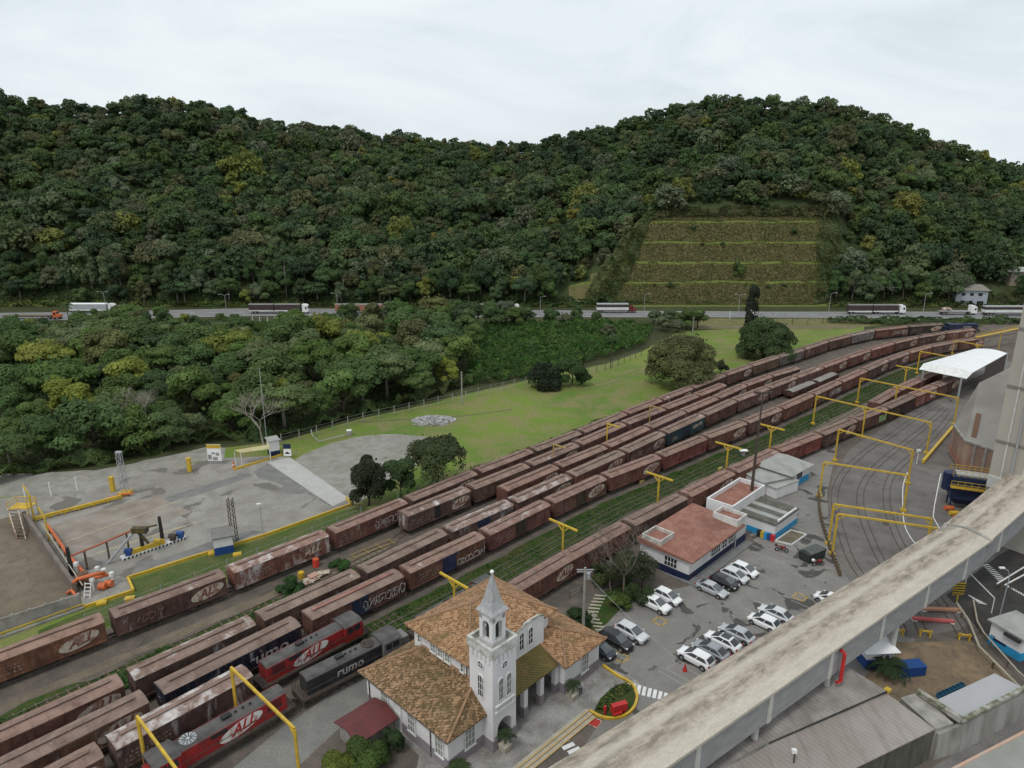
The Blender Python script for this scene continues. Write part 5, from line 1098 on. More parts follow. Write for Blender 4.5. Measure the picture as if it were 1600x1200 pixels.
def quad_from(a, b, depth):
    """rectangle whose front edge runs a->b and which extends depth metres away from the camera"""
    a = Vector((a.x, a.y, 0)); b = Vector((b.x, b.y, 0)); d = (b-a).normalized(); n = Vector((-d.y, d.x, 0)); return [a, b, b+n*depth, a+n*depth]
h1, P1 = pbuild('office_hut', 'white hut with light blue base and hipped grey roof', 'hut', quad_from(at(1232,766), at(1262,749), 7.5), 3.0, 1.2, M['plaster'], M['sky_blue'], M['greyroof'], .9, 1.1)
mb = MB(); m_ = (P1[0]+P1[1])/2; d_ = (P1[1]-P1[0]).normalized(); n_ = Vector((d_.y, -d_.x, 0)); mb.bar(m_-d_*.9+n_*.05+Vector((0,0,1.9)), m_+d_*.9+n_*.05+Vector((0,0,1.9)), .1, 1.1); mb.build('window', M['glass'], h1)
pbuild('flat_roofed_store', 'low store with flat grey roof left of the hipped roof hut', 'store', quad_from(at(1190,775), at(1232,766), 8), 2.4, .2, M['plaster'], M['concrete'], M['greyroof'], .3, flat=True)
pbuild('lean_to', 'small grey lean-to roof at the door of the hipped roof hut', 'lean-to', quad_from(at(1212,781), at(1246,768), 2.0), 2.0, .2, M['plaster'], M['concrete'], M['greyroof'], .2, flat=True)
h2, P2 = pbuild('service_hut', 'white hut with light blue base and dark mossy roof beside the recycling bins', 'hut', quad_from(at(1209,844), at(1244,818), 6.2), 2.5, 1.0, M['plaster'], M['sky_blue'], M['darkroof'], .25, flat=True)
mb = MB(); c_ = sum(P2, Vector())/4
for q in (.25, .6): a = P2[3].lerp(P2[2], q); b = P2[0].lerp(P2[1], q); mb.bar(a+Vector((0,0,2.74)), b+Vector((0,0,2.74)), 1.1, .1)
mb.build('roof_panel', M['greyroof'], h2); mb = MB(); mb.bar(P2[0].lerp(P2[1], .1)+Vector((0,0,2.95)), P2[0].lerp(P2[1], .9)+Vector((0,0,2.95)), .25, .3); mb.build('roof_edge', M['white'], h2)
for i, (c, nm) in enumerate((('black','black'),('yellow','yellow'),('sky_blue','light blue'),('blue','dark blue'),('red','red'))):
    p = at(1186+i*5.2, 838+i*1.9); o = thing('recycling_bin', '%s recycling bin in the row under the blue hut' % nm, 'bin', p, TH, 'recycling bins in a row'); mb = MB(); mb.box(-.28,-.28,.05,.28,.28,.95); mb.build('bin_body', M[c], o); mb = MB(); mb.box(-.31,-.31,.95,.31,.31,1.05); mb.build('lid', M[c], o)
mb = MB(); q = px((1211,846),(1236,829),(1260,836),(1237,852))
for i in range(4): mb.bar(q[i]+Vector((0,0,.1)), q[(i+1)%4]+Vector((0,0,.1)), .16, .2)
o = tag(mb.build('concrete_pit', M['white']), 'shallow pit with white rim beside the blue service hut', 'pit'); mb = MB(); mb.extr([v+Vector((0,0,.03)) for v in q], (0,0,.01)); mb.build('pit_floor', G['dirt'], o)
# tall light mast
o = thing('light_mast', 'tall dark steel mast with floodlights behind the red roofed office', 'light mast', at(1171,797)); mb = MB(); mb.tube([(0,0,0),(.1,0,11),(.25,0,20.5)], .3, 10, .1); mb.build('mast', M['darksteel'], o); mb = MB(); mb.bar((-1.0,0,20.5),(1.4,.2,20.5),.14); fr = mb.build('crossarm', M['darksteel'], o)
for x in (-1.0,-.4,.6,1.3): mb = MB(); mb.cbox((x,-.2,20.7),(.5,.5,.28)); mb.build('floodlight', M['darksteel'], fr)

# small garden with stepping stones beside the station
sheet('garden_lawn', px((893,992),(905,968),(945,925),(985,905),(1000,925),(985,938),(950,972),(915,1003),(905,1012)), .026, G['strip'], .2)
mb = MB()
for i in range(9): a = at(938-i*2.4, 931+i*5.0); mb.bar(a+Vector((-.75,.1,.05)), a+Vector((.75,-.1,.05)), .3, .05)
for i in range(8): a = at(921+i*3.6, 957+i*5.6); mb.bar(a+Vector((-.7,.1,.05)), a+Vector((.7,-.1,.05)), .28, .05)
for i in range(5): a = at(898+i*4.5, 975-i*3.6); mb.bar(a+Vector((-.4,-.4,.05)), a+Vector((.4,.4,.05)), .28, .05)
tag(mb.build('stepping_path', M['step']), kind='structure')
# ---------------------------------------------------------------- yellow gantries
def zat(base, py):
    """height above a ground point at which a pixel row is met"""
    b = (py-600)/FPX; dy = math.cos(PITCH) - b*math.sin(PITCH); dz = -math.sin(PITCH) - b*math.cos(PITCH)
    return CAMH + dz/dy*base.y
V3 = lambda v, z: Vector((v.x, v.y, z))
def gantry(label, legs, z, group, over=(0, 0), w=.24, r=.22, m=None):
    """legs: ground points along the beam, first and last carry braces"""
    m = m or M['yellow']; c = legs[0]; o = thing('yellow_gantry', label, 'gantry', c, 0, group); q = [p-c for p in legs]; d = (q[-1]-q[0]).normalized()
    mb = MB(); mb.bar(V3(q[0]-d*over[0], z), V3(q[-1]+d*over[1], z), r, r*1.15); mb.build('beam', m, o)
    for i, p in enumerate(q):
        mb = MB(); mb.bar(V3(p, 0), V3(p, z-r*.55), w, w); po = mb.build('post', m, o)
        mb = MB(); mb.cbox((p.x, p.y, .2), (.75, .75, .4)); mb.build('footing', m, po)
        for s in (1, -1):
            if (i == 0 and s < 0 and over[0] < 1) or (i == len(q)-1 and s > 0 and over[1] < 1): continue
            mb = MB(); mb.bar(V3(p, z-1.0), V3(p+d*s*.95, z-.1), .12); mb.build('brace', m, o)
    return o
GR = 'portal gantries over the curved tracks'
def G2(l, t=None): return at(*l)
gl = [(1270,663),(1346,681)]
def seg(label, bl, br, z, mids=(), over=(0, 0)):
    a = at(*bl); b = at(*br); legs = [a] + [at(*m) for m in mids] + [b]
    # straighten middle posts onto the beam line
    d = (b-a).normalized(); legs = [a + d*((p-a).dot(d)) for p in legs]; return gantry(label, legs, z, GR, over)
zz = zat(at(1270,663), 619); seg('long three legged yellow gantry left of the silo over the front wagon row', (1270,663), (1447,709), zz, ((1346,683),))
zz = zat(at(1304,720), 671); seg('yellow gantry second nearest the hipped roof hut, behind a nearer gantry', (1304,720), (1418,756), zz)
zz = zat(at(1280,776), 722); seg('yellow gantry beside the hipped roof hut over three curved tracks', (1280,776), (1411,799), zz)
zz = zat(at(1294,851), 788); seg('farther of the two close yellow gantries beside the grey gallery', (1294,851), (1444,876), zz)
zz = zat(at(1300,867), 803); seg('nearer of the two close yellow gantries beside the grey gallery', (1300,867), (1453,892), zz)
zz = zat(at(1339,630), 591); seg('long yellow gantry reaching from the green strip to the silo corner', (1339,630), (1490,664), zz, ((1392,645),))
zz = zat(at(1432,584), 549); seg('yellow gantry half hidden by the white canopy', (1432,584), (1500,598), zz, (), (0, 2))
zz = zat(at(1487,553), 532); seg('far yellow gantry behind the white canopy', (1487,553), (1524,560), zz, (), (0, 1.5))
def tpost(label, top, x0, x1, base=None, z=6.4, m=None, grp='T shaped yellow posts along the green strip', half=2.6):
    """top: pixel of the post head"""
    p = at(*top, z); p.z = 0; d = NX*half; o = thing('yellow_post', label, 'post', p, 0, grp); m = m or M['yellow']
    mb = MB(); mb.bar(d*(-x0)+Vector((0,0,z)), d*x1+Vector((0,0,z)), .24, .26); mb.build('beam', m, o)
    mb = MB(); mb.bar((0,0,0), (0,0,z-.12), .26, .26); mb.build('post', m, o)
    for s in (1, -1):
        if (x1 if s > 0 else x0) < .3: continue
        mb = MB(); mb.bar((0,0,z-1.1), NX*s*1.0+Vector((0,0,z-.1)), .13); mb.build('brace', m, o)
for top, lb in (((880,820),'yellow T post nearest the leafless tree'),((1030,744),'yellow T post behind the red roofed office'),((1138,696),'yellow T post behind the flat roofed store'),((1206,667),'yellow T post left of the hipped roof hut'),((1417,574),'yellow T post left of the white canopy')):
    tpost(lb, top, 1, 1)
tpost('yellow T post rising behind the station roof', (709,907), 1, 1)
M['dustyyellow'] = mat('dusty_yellow_paint', (.4,.28,.09), (.3,.22,.1), 2, .8)
for top, lb, m in (((865,694),'brownish hook shaped post between the back wagon rows, nearest one','dustyyellow'),((949,662),'bright yellow hook shaped post among the back wagon rows','yellow'),((1016,634),'farthest brownish hook shaped post among the back wagon rows','dustyyellow')):
    tpost(lb, top, .02, 1.15, None, 6.0, M[m], 'hook shaped posts among the back wagon rows')
for (lt, rt, lb, zf) in (((361,1043),(460,1139),'yellow portal gantry nearest the station over the red locomotive',6.6),((214,1119),(290,1222),'yellow portal gantry at the bottom left over the white stained wagon',6.6)):
    a = at(*lt, zf); b = at(*rt, zf); a.z = b.z = 0; gantry(lb, [a, b], zf, 'portal gantries over the locomotives', m=None)
# curved tracks of the apron
def crail(P): rails(px(*P), 0, .07, 1.06, False, M['darksteel'])
crail([(1465,632),(1425,657),(1390,682),(1360,700),(1330,725),(1311,750),(1304,775),(1308,810),(1317,840),(1325,865),(1340,892),(1370,930),(1405,975),(1408,992)])
crail([(1478,637),(1450,663),(1425,683),(1400,702),(1373,725),(1352,750),(1344,775),(1348,807),(1360,840),(1375,872),(1395,905),(1425,950),(1443,992)])
crail([(1488,645),(1466,673),(1440,700),(1410,725),(1391,748),(1385,772),(1388,800),(1398,830),(1410,855),(1440,900),(1480,955),(1508,1000)])
mb = MB(); q = catmull(px((1418,738),(1411,760),(1411,800),(1415,825),(1430,850),(1460,885)), 5)
for a, b in zip(q[:-1], q[1:]): mb.bar(a+Vector((0,0,.03)), b+Vector((0,0,.03)), .14, .01)
q = px((1470,740),(1460,790),(1458,808),(1476,840)); 
for a, b in zip(q[:-1], q[1:]): mb.bar(a+Vector((0,0,.03)), b+Vector((0,0,.03)), .14, .01)
q = px((1456,737),(1441,748),(1425,805),(1428,835))
tag(mb.build('painted_line', M['white']), kind='structure')
o = thing('yellow_barrier', 'long yellow guard rail beam between curved tracks and silo', 'guard rail', at(1442,725)); c = at(1442,725); d = at(1488,671)-c; mb = MB(); mb.bar(Vector((0,0,.6)), d+Vector((0,0,.6)), .5, .55); mb.build('rail', M['orange'] if False else M['yellow'], o)
for i in range(6): mb = MB(); p = d*(i/5); mb.bar(p, p+Vector((0,0,.4)), .2); mb.build('post', M['yellow'], o)
o = thing('signal_post', 'small white signal lamp post among curved tracks by the guard rail', 'signal', at(1432,725)); mb = MB(); mb.bar((0,0,0),(0,0,2.6),.1); mb.build('post', M['white'], o); mb = MB(); mb.cbox((0,0,2.8),(.7,.3,.5)); mb.build('lamp_box', M['white'], o)
# fence of sleepers between lot and apron
o = thing('retaining_edge', 'row of upright old sleepers between the parking lot and curved tracks', 'edging', at(1282,780)); c = at(1282,780); q = catmull(px((1279,772),(1280,800),(1287,830),(1300,870),(1312,900)), 7)
for a in q: mb = MB(); mb.cbox((a.x-c.x, a.y-c.y, .45), (.3,.3,.9)); mb.build('stake', M['wood'], o)
# ---------------------------------------------------------------- conveyor gallery
M['gal_roof'] = None
m, t, b = nt('gallery_roof'); b.inputs['Roughness'].default_value = .9; v = coords(t); n1 = noi(t, coords(t, False, (.45,1.6,1)), 1.1, 7, .65, .3); n2 = noi(t, v, 5, 4, .6); n3 = noi(t, coords(t, False, (3.2,.25,1)), 1.0, 5, .6)
k = ramp(t, n1, [(.34, (.44,.38,.31)), (.5, (.32,.27,.215)), (.64, (.17,.145,.115))]); k = mixc(t, ramp(t, n3, [(.55, (0,0,0)), (.72, (.75,.75,.75))]), k, (.2,.175,.15)); sy = N(t, 'ShaderNodeSeparateXYZ'); L(t, N(t, 'ShaderNodeTexCoord').outputs['Object'], sy.inputs[0]); dv = N(t, 'ShaderNodeMath', operation='DIVIDE'); L(t, sy.outputs[1], dv.inputs[0]); dv.inputs[1].default_value = 6.6
k = mixc(t, ramp(t, dv.outputs[0], [(0,(1,1,1)),(.13,(.95,)*3),(.27,(0,0,0)),(.4,(.1,)*3),(.48,(.9,)*3),(.55,(.8,)*3),(.64,(0,0,0)),(.83,(.1,)*3),(.94,(.95,)*3)]), k, ramp(t, n1, [(.3, (.52,.47,.395)), (.7, (.42,.375,.31))]))
k = mixc(t, 1.0, k, ramp(t, n2, [(.3,(.88,.88,.88)),(.7,(1.1,1.1,1.1))]), 'MULTIPLY'); L(t, k, b.inputs['Base Color']); bump(t, b, n2, .2, .03); M['gal_roof'] = m
M['cladding'] = mat('grey_cladding', (.31,.305,.305), (.25,.245,.245), .5, .7, detail=7, sc=(1,1,3)); M['pilaster'] = mat('pale_pilaster', (.52,.51,.48), (.44,.43,.4), 1, .8)
ZG = 9.3; WH = 3.45
ga = at(1081,1166,ZG); gb_ = at(1545,844,ZG); ga.z = gb_.z = 0; gd = (gb_-ga).normalized(); gn = Vector((-gd.y, gd.x, 0))
fa = at(1200,993,ZG); fa.z = 0; GW = (fa-ga).dot(gn); ga = ga - gd*30; gl_ = (gb_-ga).length
gal = thing('conveyor_gallery', 'long elevated grey conveyor gallery with stained pale roof across the lower right corner', 'conveyor gallery', ga, math.atan2(gd.y, gd.x))
def gseg(l0, l1, z0, z1, skew=0):
    mb = MB(); y1 = GW
    for x, z in ((l0, z0), (l1, z1)): pass
    V = [(l0,0,z0-WH),(l1,0,z1-WH),(l1,y1,z1-WH),(l0,y1,z0-WH),(l0,0,z0-.25),(l1,0,z1-.25),(l1,y1,z1-.25),(l0,y1,z0-.25)]
    mb.add(V, ((3,2,1,0),(4,5,6,7),(0,1,5,4),(1,2,6,5),(2,3,7,6),(3,0,4,7))); mb.build('wall', M['cladding'], gal)
    mb = MB(); prof = [(-.25,-.28),(-.25,0),(y1*.36,.42),(y1*.5,.5),(y1*.64,.42),(y1+.25,0),(y1+.25,-.28)]; V = [(l0, y, z0+z) for y, z in prof] + [(l1, y, z1+z) for y, z in prof]; k = len(prof); F = [(i, (i+1) % k, k+(i+1) % k, k+i) for i in range(k)]; mb.add(V, F); mb.build('roof', M['gal_roof'], gal)
gseg(0, gl_, ZG, ZG); gseg(gl_+.25, gl_+26, ZG+.15, ZG+3.0)
mb = MB(); prof = [(-.4,-.3),(-.4,.12),(GW*.5,.72),(GW+.4,.12),(GW+.4,-.3)]; mb.extr([(gl_-.15, y, ZG+z) for y, z in prof], (.55,0,0)); mb.build('expansion_joint', M['concrete'], gal)
k0 = (at(1205,1078,ZG)-ga).dot(gd); 
for i in range(-3, 6):
    x = k0 + i*10.1
    if 0 < x < gl_+16: mb = MB(); z_ = ZG if x < gl_ else ZG + 2.85*(x-gl_)/26; mb.box(x-.3,-.09,z_-WH,x+.3,0,z_-.28); mb.build('pilaster', M['pilaster'], gal)
for x in (8, 27, 40, 52, 66):
    mb = MB()
    for y in (.6, GW-.6): mb.tube([(x, y, 0), (x, y, ZG-WH)], .32, 10)
    mb.bar((x, .6, ZG-WH-.25), (x, GW-.6, ZG-WH-.25), .4, .5); mb.build('support_frame', M['pilaster'], gal)
for x in (gl_-2, gl_+2.5, gl_+5.2): mb = MB(); mb.tube([(x, GW-.3, ZG+.1), (x, GW-.3, ZG+.7), (x+.25, GW-.5, ZG+.9)], .06, 6); mb.build('vent_pipe', M['galv'], gal)
mb = MB(); p = (at(1312,1012,ZG)-ga).dot(gd); mb.tube([(p+.7,-.18,ZG-.7), (p+1.0,-.45,ZG-1.1), (p+1.0,-.45,ZG-WH-.9), (p+.5,-.3,ZG-WH-.9)], .2, 8); mb.build('red_pipe', M['red'], gal)
# ---------------------------------------------------------------- silo, tower and filter plant at right
M['silo'] = mat('silo_concrete', (.28,.26,.235), (.19,.175,.155), .12, .9, world=True, sc=(1,1,.25), detail=8, bmp=.1); M['silowall'] = mat('rust_streaked_wall', (.36,.25,.19), (.24,.15,.115), .35, .9, world=True, sc=(1,1,.2), detail=7)
P1 = at(1490,664,6); P2 = at(1509,690,6); P3 = at(1562,706,6); U1 = at(1530,598,13); U2 = at(1606,561,17); E3 = at(1690,742,6); U3 = at(1720,600,17)
B0 = at(1484,708); c = V3(P2, 0); so_ = thing('storage_silo', 'large grey sloping roofed concrete silo with rust streaked lower wall at right edge', 'silo', c)
mb = MB(); mb.extr([p-c for p in (P1, P2, P3, E3, U3, U2, U1)], (0,0,-.3)) if False else None
def poly(mb, pts): mb.face([Vector(p)-c for p in pts])
poly(mb, (P2, P3, U2, U1)); poly(mb, (P1, P2, U1)); poly(mb, (P3, E3, U3, U2)); back = [V3(P1+Vector((12,8,0)),1), V3(U1+Vector((8,4,0)),5)]
poly(mb, (P1, U1, back[1], back[0])); poly(mb, (U1, U2, V3(U2+Vector((8,4,0)),7), back[1])); mb.build('roof', M['silo'], so_)
mb = MB()
for a, b in ((P1, P2), (P2, P3), (P3, E3), (P1, back[0])):
    mb.face([V3(a,0)-c, V3(b,0)-c, V3(b,5.9)-c, V3(a,5.9)-c])
mb.build('wall', M['silowall'], so_)
mb = MB()
for a, b in ((P1, P2), (P2, P3), (P3, E3)): mb.bar(a-c+Vector((0,0,.05)), b-c+Vector((0,0,.05)), .35, .35)
mb.build('eave_beam', M['concrete'], so_)
for q in (.3, .62, .95): p = P2.lerp(P3, q)-c; mb = MB(); mb.bar(V3(p, 0)+Vector((-.1,-.15,0)), V3(p, 5.8)+Vector((-.1,-.15,0)), .3); mb.build('wall_post', M['concrete'], so_)
mb = MB(); sa = at(1533,632,9.6)-c; sb = at(1528,680,7.3)-c
nrm = (P3-P2).cross(U1-P2).normalized(); nrm = nrm if nrm.z > 0 else -nrm; sa2 = (U1-c).lerp(P2-c, .52) + (P3-P2)*.2; sb2 = (U1-c).lerp(P2-c, .9) + (P3-P2)*.2; w_ = (P3-P2).normalized()*.45
mb.extr([sa2-w_, sa2+w_, sb2+w_, sb2-w_], nrm*.06); mb.build('rusty_panel', M['rust'], so_)
mb = MB(); a = P1-c; b_ = P2-c; o_ = Vector((-.6,-.6,0))
for i in range(6): p = (P1-c).lerp(P2-c, i/5)+o_; mb.bar(V3(p, 1.0), V3(p, 2.2), .07)
for z in (1.0, 1.6, 2.2): mb.bar(V3(P1-c+o_, z), V3(P2-c+o_, z), .08); mb.bar(V3(P2-c+o_, z), V3(P2-c+(P3-P2)*.9+o_, z), .08)
mb.build('red_railing', mat('faded_red_rail', (.4,.15,.1), (.3,.14,.1), 2), so_)
tb = at(1572,760,9.5); tb.z = 0; tr = thing('elevator_tower', 'tall beige concrete tower cut off by the right edge of the view', 'tower', tb, R(36)); mb = MB(); mb.box(0,-9,0,14,2.5,70); mb.build('wall', mat('beige_concrete', (.42,.385,.33), (.34,.315,.275), .1, .9, world=True, sc=(1,1,.4), detail=7), tr)
mb = MB(); mb.box(-.5,-9,8.8,0,2.4,10.6); mb.build('collar', M['pilaster'], tr)
for z in (27.5, 21.6):
    mb = MB(); mb.box(-2.2,-6,z,0,-2.0,z+.12)
    for y in (-6,-4,-2): mb.bar((-2.2,y,z),(-2.2,y,z+1.1),.07)
    for q in (.55, 1.1): mb.bar((-2.2,-6,z+q),(-2.2,-2,z+q),.07); mb.bar((-2.2,-2,z+q),(0,-2,z+q),.07)
    mb.build('balcony', M['yellow'], tr)
for y in (-7.4, -4.6, -1.8, .9): mb = MB(); mb.box(-.14,y-.12,10.6,0,y+.12,70); mb.build('rib', M['pilaster'], tr)
for z in (16, 24.5, 33, 41): mb = MB(); mb.box(-.2,-9,z,-.0,2.5,z+.3); mb.build('ledge', M['silo'], tr)
for y, z in ((-6,30),(-3.2,37),(-6,13)): mb = MB(); mb.box(-.05,y-.7,z,.05,y+.7,z+1.8); mb.build('opening', M['shade_int'], tr)
mb = MB(); mb.tube([(-.35,-.4,11),(-.35,-.4,60)], .16, 8); mb.build('drain_pipe', M['galv'], tr)
fb = thing('filter_unit', 'dark blue dust filter with yellow railings in front of the silo', 'filter unit', at(1516,795), R(-22)); 
mb = MB(); mb.box(-3.6,-1.6,2.0,3.6,1.6,6.0); mb.build('housing', M['navy'], fb, bevel=.08)
mb = MB(); mb.extr([(-3.6,-1.6,2.0),(3.6,-1.6,2.0),(2.6,-.5,.8),(-2.6,-.5,.8)], (0,2.2,0)); mb.build('hopper', M['navy'], fb)
for x in (-3.3, 3.3):
    for y in (-1.4, 1.4): mb = MB(); mb.bar((x,y,0),(x,y,2.1),.22); mb.build('leg', M['navy'], fb)
mb = MB(); mb.box(-3.9,-2.5,4.3,3.9,-1.62,4.42)
for k in range(9): mb.bar((-3.9+k*.975,-2.45,4.4),(-3.9+k*.975,-2.45,5.5),.06)
for z in (4.95, 5.5): mb.bar((-3.9,-2.45,z),(3.9,-2.45,z),.07)
mb.bar((-3.9,-2.5,4.36),(3.9,-2.5,4.36),.14,.22); mb.build('walkway', M['yellow'], fb)
mb = MB()
for k in range(9): mb.bar((-3.7+k*.92,-1.5,6.0),(-3.7+k*.92,-1.5,7.0),.06); mb.bar((-3.7+k*.92,1.5,6.0),(-3.7+k*.92,1.5,7.0),.06)
for y in (-1.5,1.5):
    for z in (6.5,7.0): mb.bar((-3.7,y,z),(3.7,y,z),.06)
mb.build('top_railing', M['yellow'], fb); mb = MB(); mb.box(-3.0,-1.2,6.0,2.6,1.2,6.25); mb.build('top_cover', M['galv'], fb)
mb = MB(); mb.cyl((-3.9,0,4.6),.9,3.0,'z',14); mb.build('duct', M['navy'], fb)
o = thing('blue_drum', 'tall dark blue drum by the silo wall above the filter', 'drum', at(1516,738)); mb = MB(); mb.cyl((0,0,3.4),.75,3.2,'z',16); mb.build('drum_body', M['navy'], o); mb = MB(); mb.tube([(0,0,5.0),(0,0,5.35)],.75,16,.25); mb.build('cap', M['galv'], o); mb = MB(); mb.cbox((0,0,.9),(1.2,1.2,1.8)); mb.build('stand', M['darksteel'], o)
for i, (bx, by, c_) in enumerate(((1490,805,'yellow'),(1482,797,'orange'),(1497,812,'orange'))):
    o = thing('machine_part', ('%s machine part lying under the blue filter' % ('small yellow','left orange','right orange')[i]), 'machine part', at(bx, by)); mb = MB(); mb.cyl((0,0,.4),.4,1.4,'x',10); mb.cbox((0,.1,.35),(.8,.9,.5)); mb.build('casing', M[c_], o)
# white canopy over the front tracks
ca = thing('white_canopy', 'white curved sheet canopy over the tracks left of the silo', 'canopy', at(1500,612)); c = at(1500,612); z0 = 6.0
A = at(1437,577,z0); Bp = at(1509,592,z0); C_ = at(1577,561,z0+.2); D_2 = at(1522,545,z0); 
S1, S2, S3, S4 = at(1443,568,7.0), at(1523,545,7.0), at(1574,552,7.0), at(1520,582,7.0); F1, F2 = at(1436,577,6.1), at(1510,592,6.1); mb = MB(); rows = []
for i in range(9):
    row = []
    for j in range(9): u, v = i/8, j/8; p = S1.lerp(S4, u).lerp(S2.lerp(S3, u), v)-c; p.z += .55*math.sin(math.pi*u); row.append(p)
    rows.append(row)
for i in range(8):
    for j in range(8): mb.face([rows[i][j], rows[i+1][j], rows[i+1][j+1], rows[i][j+1]])
mb.build('canopy_sheet', M['cleanwhite'], ca); mb = MB()
for i in range(8): mb.face([F1.lerp(F2, i/8)-c, F1.lerp(F2, (i+1)/8)-c, rows[i+1][0]+Vector((0,-.03,.01)), rows[i][0]+Vector((0,-.03,.01))])
mb.build('front_skirt', M['white'], ca); A, Bp, D_2, C_ = F1, F2, S2, S3
mb = MB(); mb.box(-.1,-.1,0,.1,.1,.1)
for p in (A.lerp(Bp, .1), A.lerp(Bp, .9), D_2.lerp(C_, .1), C_): mb = MB(); q = p-c; mb.bar(V3(q,0), V3(q, p.z+.1), .35); mb.build('column', M['galv'], ca)
mb = MB(); q = [S4-c, S3-c]; mb.face([V3(q[0].lerp(q[1],.35), .3), V3(q[1], .3), V3(q[1], 6.8), V3(q[0].lerp(q[1],.35), 6.8)]); mb.build('side_sheet', M['darksteel'], ca)
# walkway bridge and long roof beyond the canopy
wb = thing('yellow_walkway', 'yellow steel walkway bridge reaching the beige tower', 'walkway', at(1530,560)); c = at(1530,560); a = at(1525,527,4)-c; b2 = at(1606,510,7.5)-c; mb = MB(); mb.bar(a, b2, 1.0, .18); dd = b2-a
for k in range(9): mb.bar(a+dd*k/8, a+dd*k/8+Vector((0,0,1.1)), .07)
for z in (.55,1.1): mb.bar(a+Vector((0,0,z)), b2+Vector((0,0,z)), .08)
for q in (0, .5, 1.0): p = a+dd*q; mb.bar(V3(p, 0), p, .2)
mb.build('deck', M['yellow'], wb)
# ---------------------------------------------------------------- sheds and yard in the lower right corner
M['shedroof'] = mat('brownish_grey_sheet', (.34,.305,.28), (.27,.235,.21), .2, .75, world=True, detail=7); M['shedroof2'] = mat('streaked_grey_sheet', (.33,.305,.285), (.2,.18,.165), .4, .8, world=True, sc=(1,1,1), detail=6); M['mosswall'] = mat('weathered_street_wall', (.31,.3,.275), (.17,.16,.14), .5, .95, world=True, sc=(1,1,.25), detail=7, lo=.4, hi=.62)
for k_ in ('shedroof', 'shedroof2'):
    t = M[k_].node_tree; b = t.nodes['Principled BSDF']; src = b.inputs['Base Color'].links[0].from_socket; v = coords(t, True, (1,1,1), (0,0,R(-36)))
    wv = N(t, 'ShaderNodeTexWave', wave_type='BANDS', bands_direction='X'); wv.inputs['Scale'].default_value = .62; wv.inputs['Distortion'].default_value = .6; wv.inputs['Detail'].default_value = 2; L(t, v, wv.inputs['Vector'])
    st_ = noi(t, coords(t, True, (1.6,.18,1), (0,0,R(-36))), 1.0, 6, .65)
    k = mixc(t, 1.0, src, ramp(t, wv.outputs['Fac'], [(0, (.84,)*3), (.25, (1.02,)*3)]), 'MULTIPLY'); k = mixc(t, ramp(t, st_, [(.5, (0,0,0)), (.75, (.7,.7,.7))]), k, (.16,.135,.115)); L(t, k, b.inputs['Base Color'])
def shed(name, label, cat, pxs, z, h, roofm, wallm, dz=None, lip=.12):
    P = [at(*p, z if not dz else z+dz[i]) for i, p in enumerate(pxs)]; c = V3(P[0], 0); o = thing(name, label, cat, c); mb = MB(); mb.extr([p-c for p in P], (0,0,-lip)); mb.build('roof', roofm, o)
    mb = MB(); cc = sum(P, Vector())/len(P); Q = [cc + (p-cc)*.985 for p in P]
    for i in range(len(P)): a, b = Q[i], Q[(i+1) % len(P)]; mb.face([V3(a,0)-c, V3(b,0)-c, b-c+Vector((0,0,-lip)), a-c+Vector((0,0,-lip))])
    mb.build('wall', wallm, o); return o
shed('shed', 'streaked grey shed roof running under the conveyor gallery', 'shed', [(1040,1245),(1200,1159),(1384,1079),(1322,1040),(1180,1090),(960,1200)], 4.2, 4, M['shedroof2'], M['mosswall'])
shed('shed', 'wide brownish sheet roofed shed along the street at bottom right', 'shed', [(1150,1290),(1338,1199),(1461,1139),(1384,1082),(1200,1161),(1100,1215)], 3.7, 4, M['shedroof'], mat('dark_mossy_wall', (.1,.095,.075), (.022,.024,.016), .5, .95, world=True, sc=(1,1,.25), detail=7, lo=.38, hi=.6))
shed('flat_roof_block', 'small concrete flat roof between brown shed and grey panel roof', 'block', [(1462,1139),(1490,1130),(1434,1082),(1407,1090),(1387,1083)][:4], 3.5, 3.5, M['concrete'], M['mosswall'])
shed('shed', 'smooth light grey flat panel roof at the right end of the street wall', 'shed', [(1502,1124),(1597,1074),(1554,1052),(1465,1093)], 3.3, 3.3, mat('smooth_grey_panel', (.4,.4,.41), (.37,.37,.38), .3, .6, world=True), M['mosswall'])
wl = thing('street_wall', 'mossy concrete wall with thick top along the street', 'wall', V3(at(1462,1142,3), 0)); c = V3(at(1462,1142,3), 0); mb = MB()
Pw = [at(1462,1144,3.0), at(1501,1128,3.4), at(1640,1057,3.4)]
for a, b in zip(Pw[:-1], Pw[1:]): dd = (b-a).normalized(); n_ = Vector((dd.y, -dd.x, 0)).normalized()*.35; mb.extr([V3(a,0)-c, V3(b,0)-c, V3(b,b.z)-c, V3(a,a.z)-c], n_)
mb.build('wall', M['mosswall'], wl); mb = MB(); mb.bar(at(1434,1080,3.9)-c, at(1502,1125,3.9)-c, .5, .5); mb.bar(at(1502,1126,3.9)-c, at(1640,1055,3.9)-c, .45, .25); mb.build('coping', M['mossy'], wl)
hb, Ph = pbuild('site_hut', 'white hut with light blue base and grey sheet roof at the right edge', 'hut', quad_from(at(1543,1004), at(1592,1034), 4.2), 3.0, 1.1, M['plaster'], M['sky_blue'], M['greyroof'], .5, flat=True)
mb = MB(); m_ = Ph[0].lerp(Ph[1], .72); d_ = (Ph[1]-Ph[0]).normalized(); n_ = Vector((d_.y, -d_.x, 0)); mb.tube([m_+n_*.35+Vector((0,0,2.6))-d_*.9, m_+n_*.35+Vector((0,0,2.6))+d_*.9], .22, 8); mb.build('black_tank', M['black'], hb)
mb = MB()
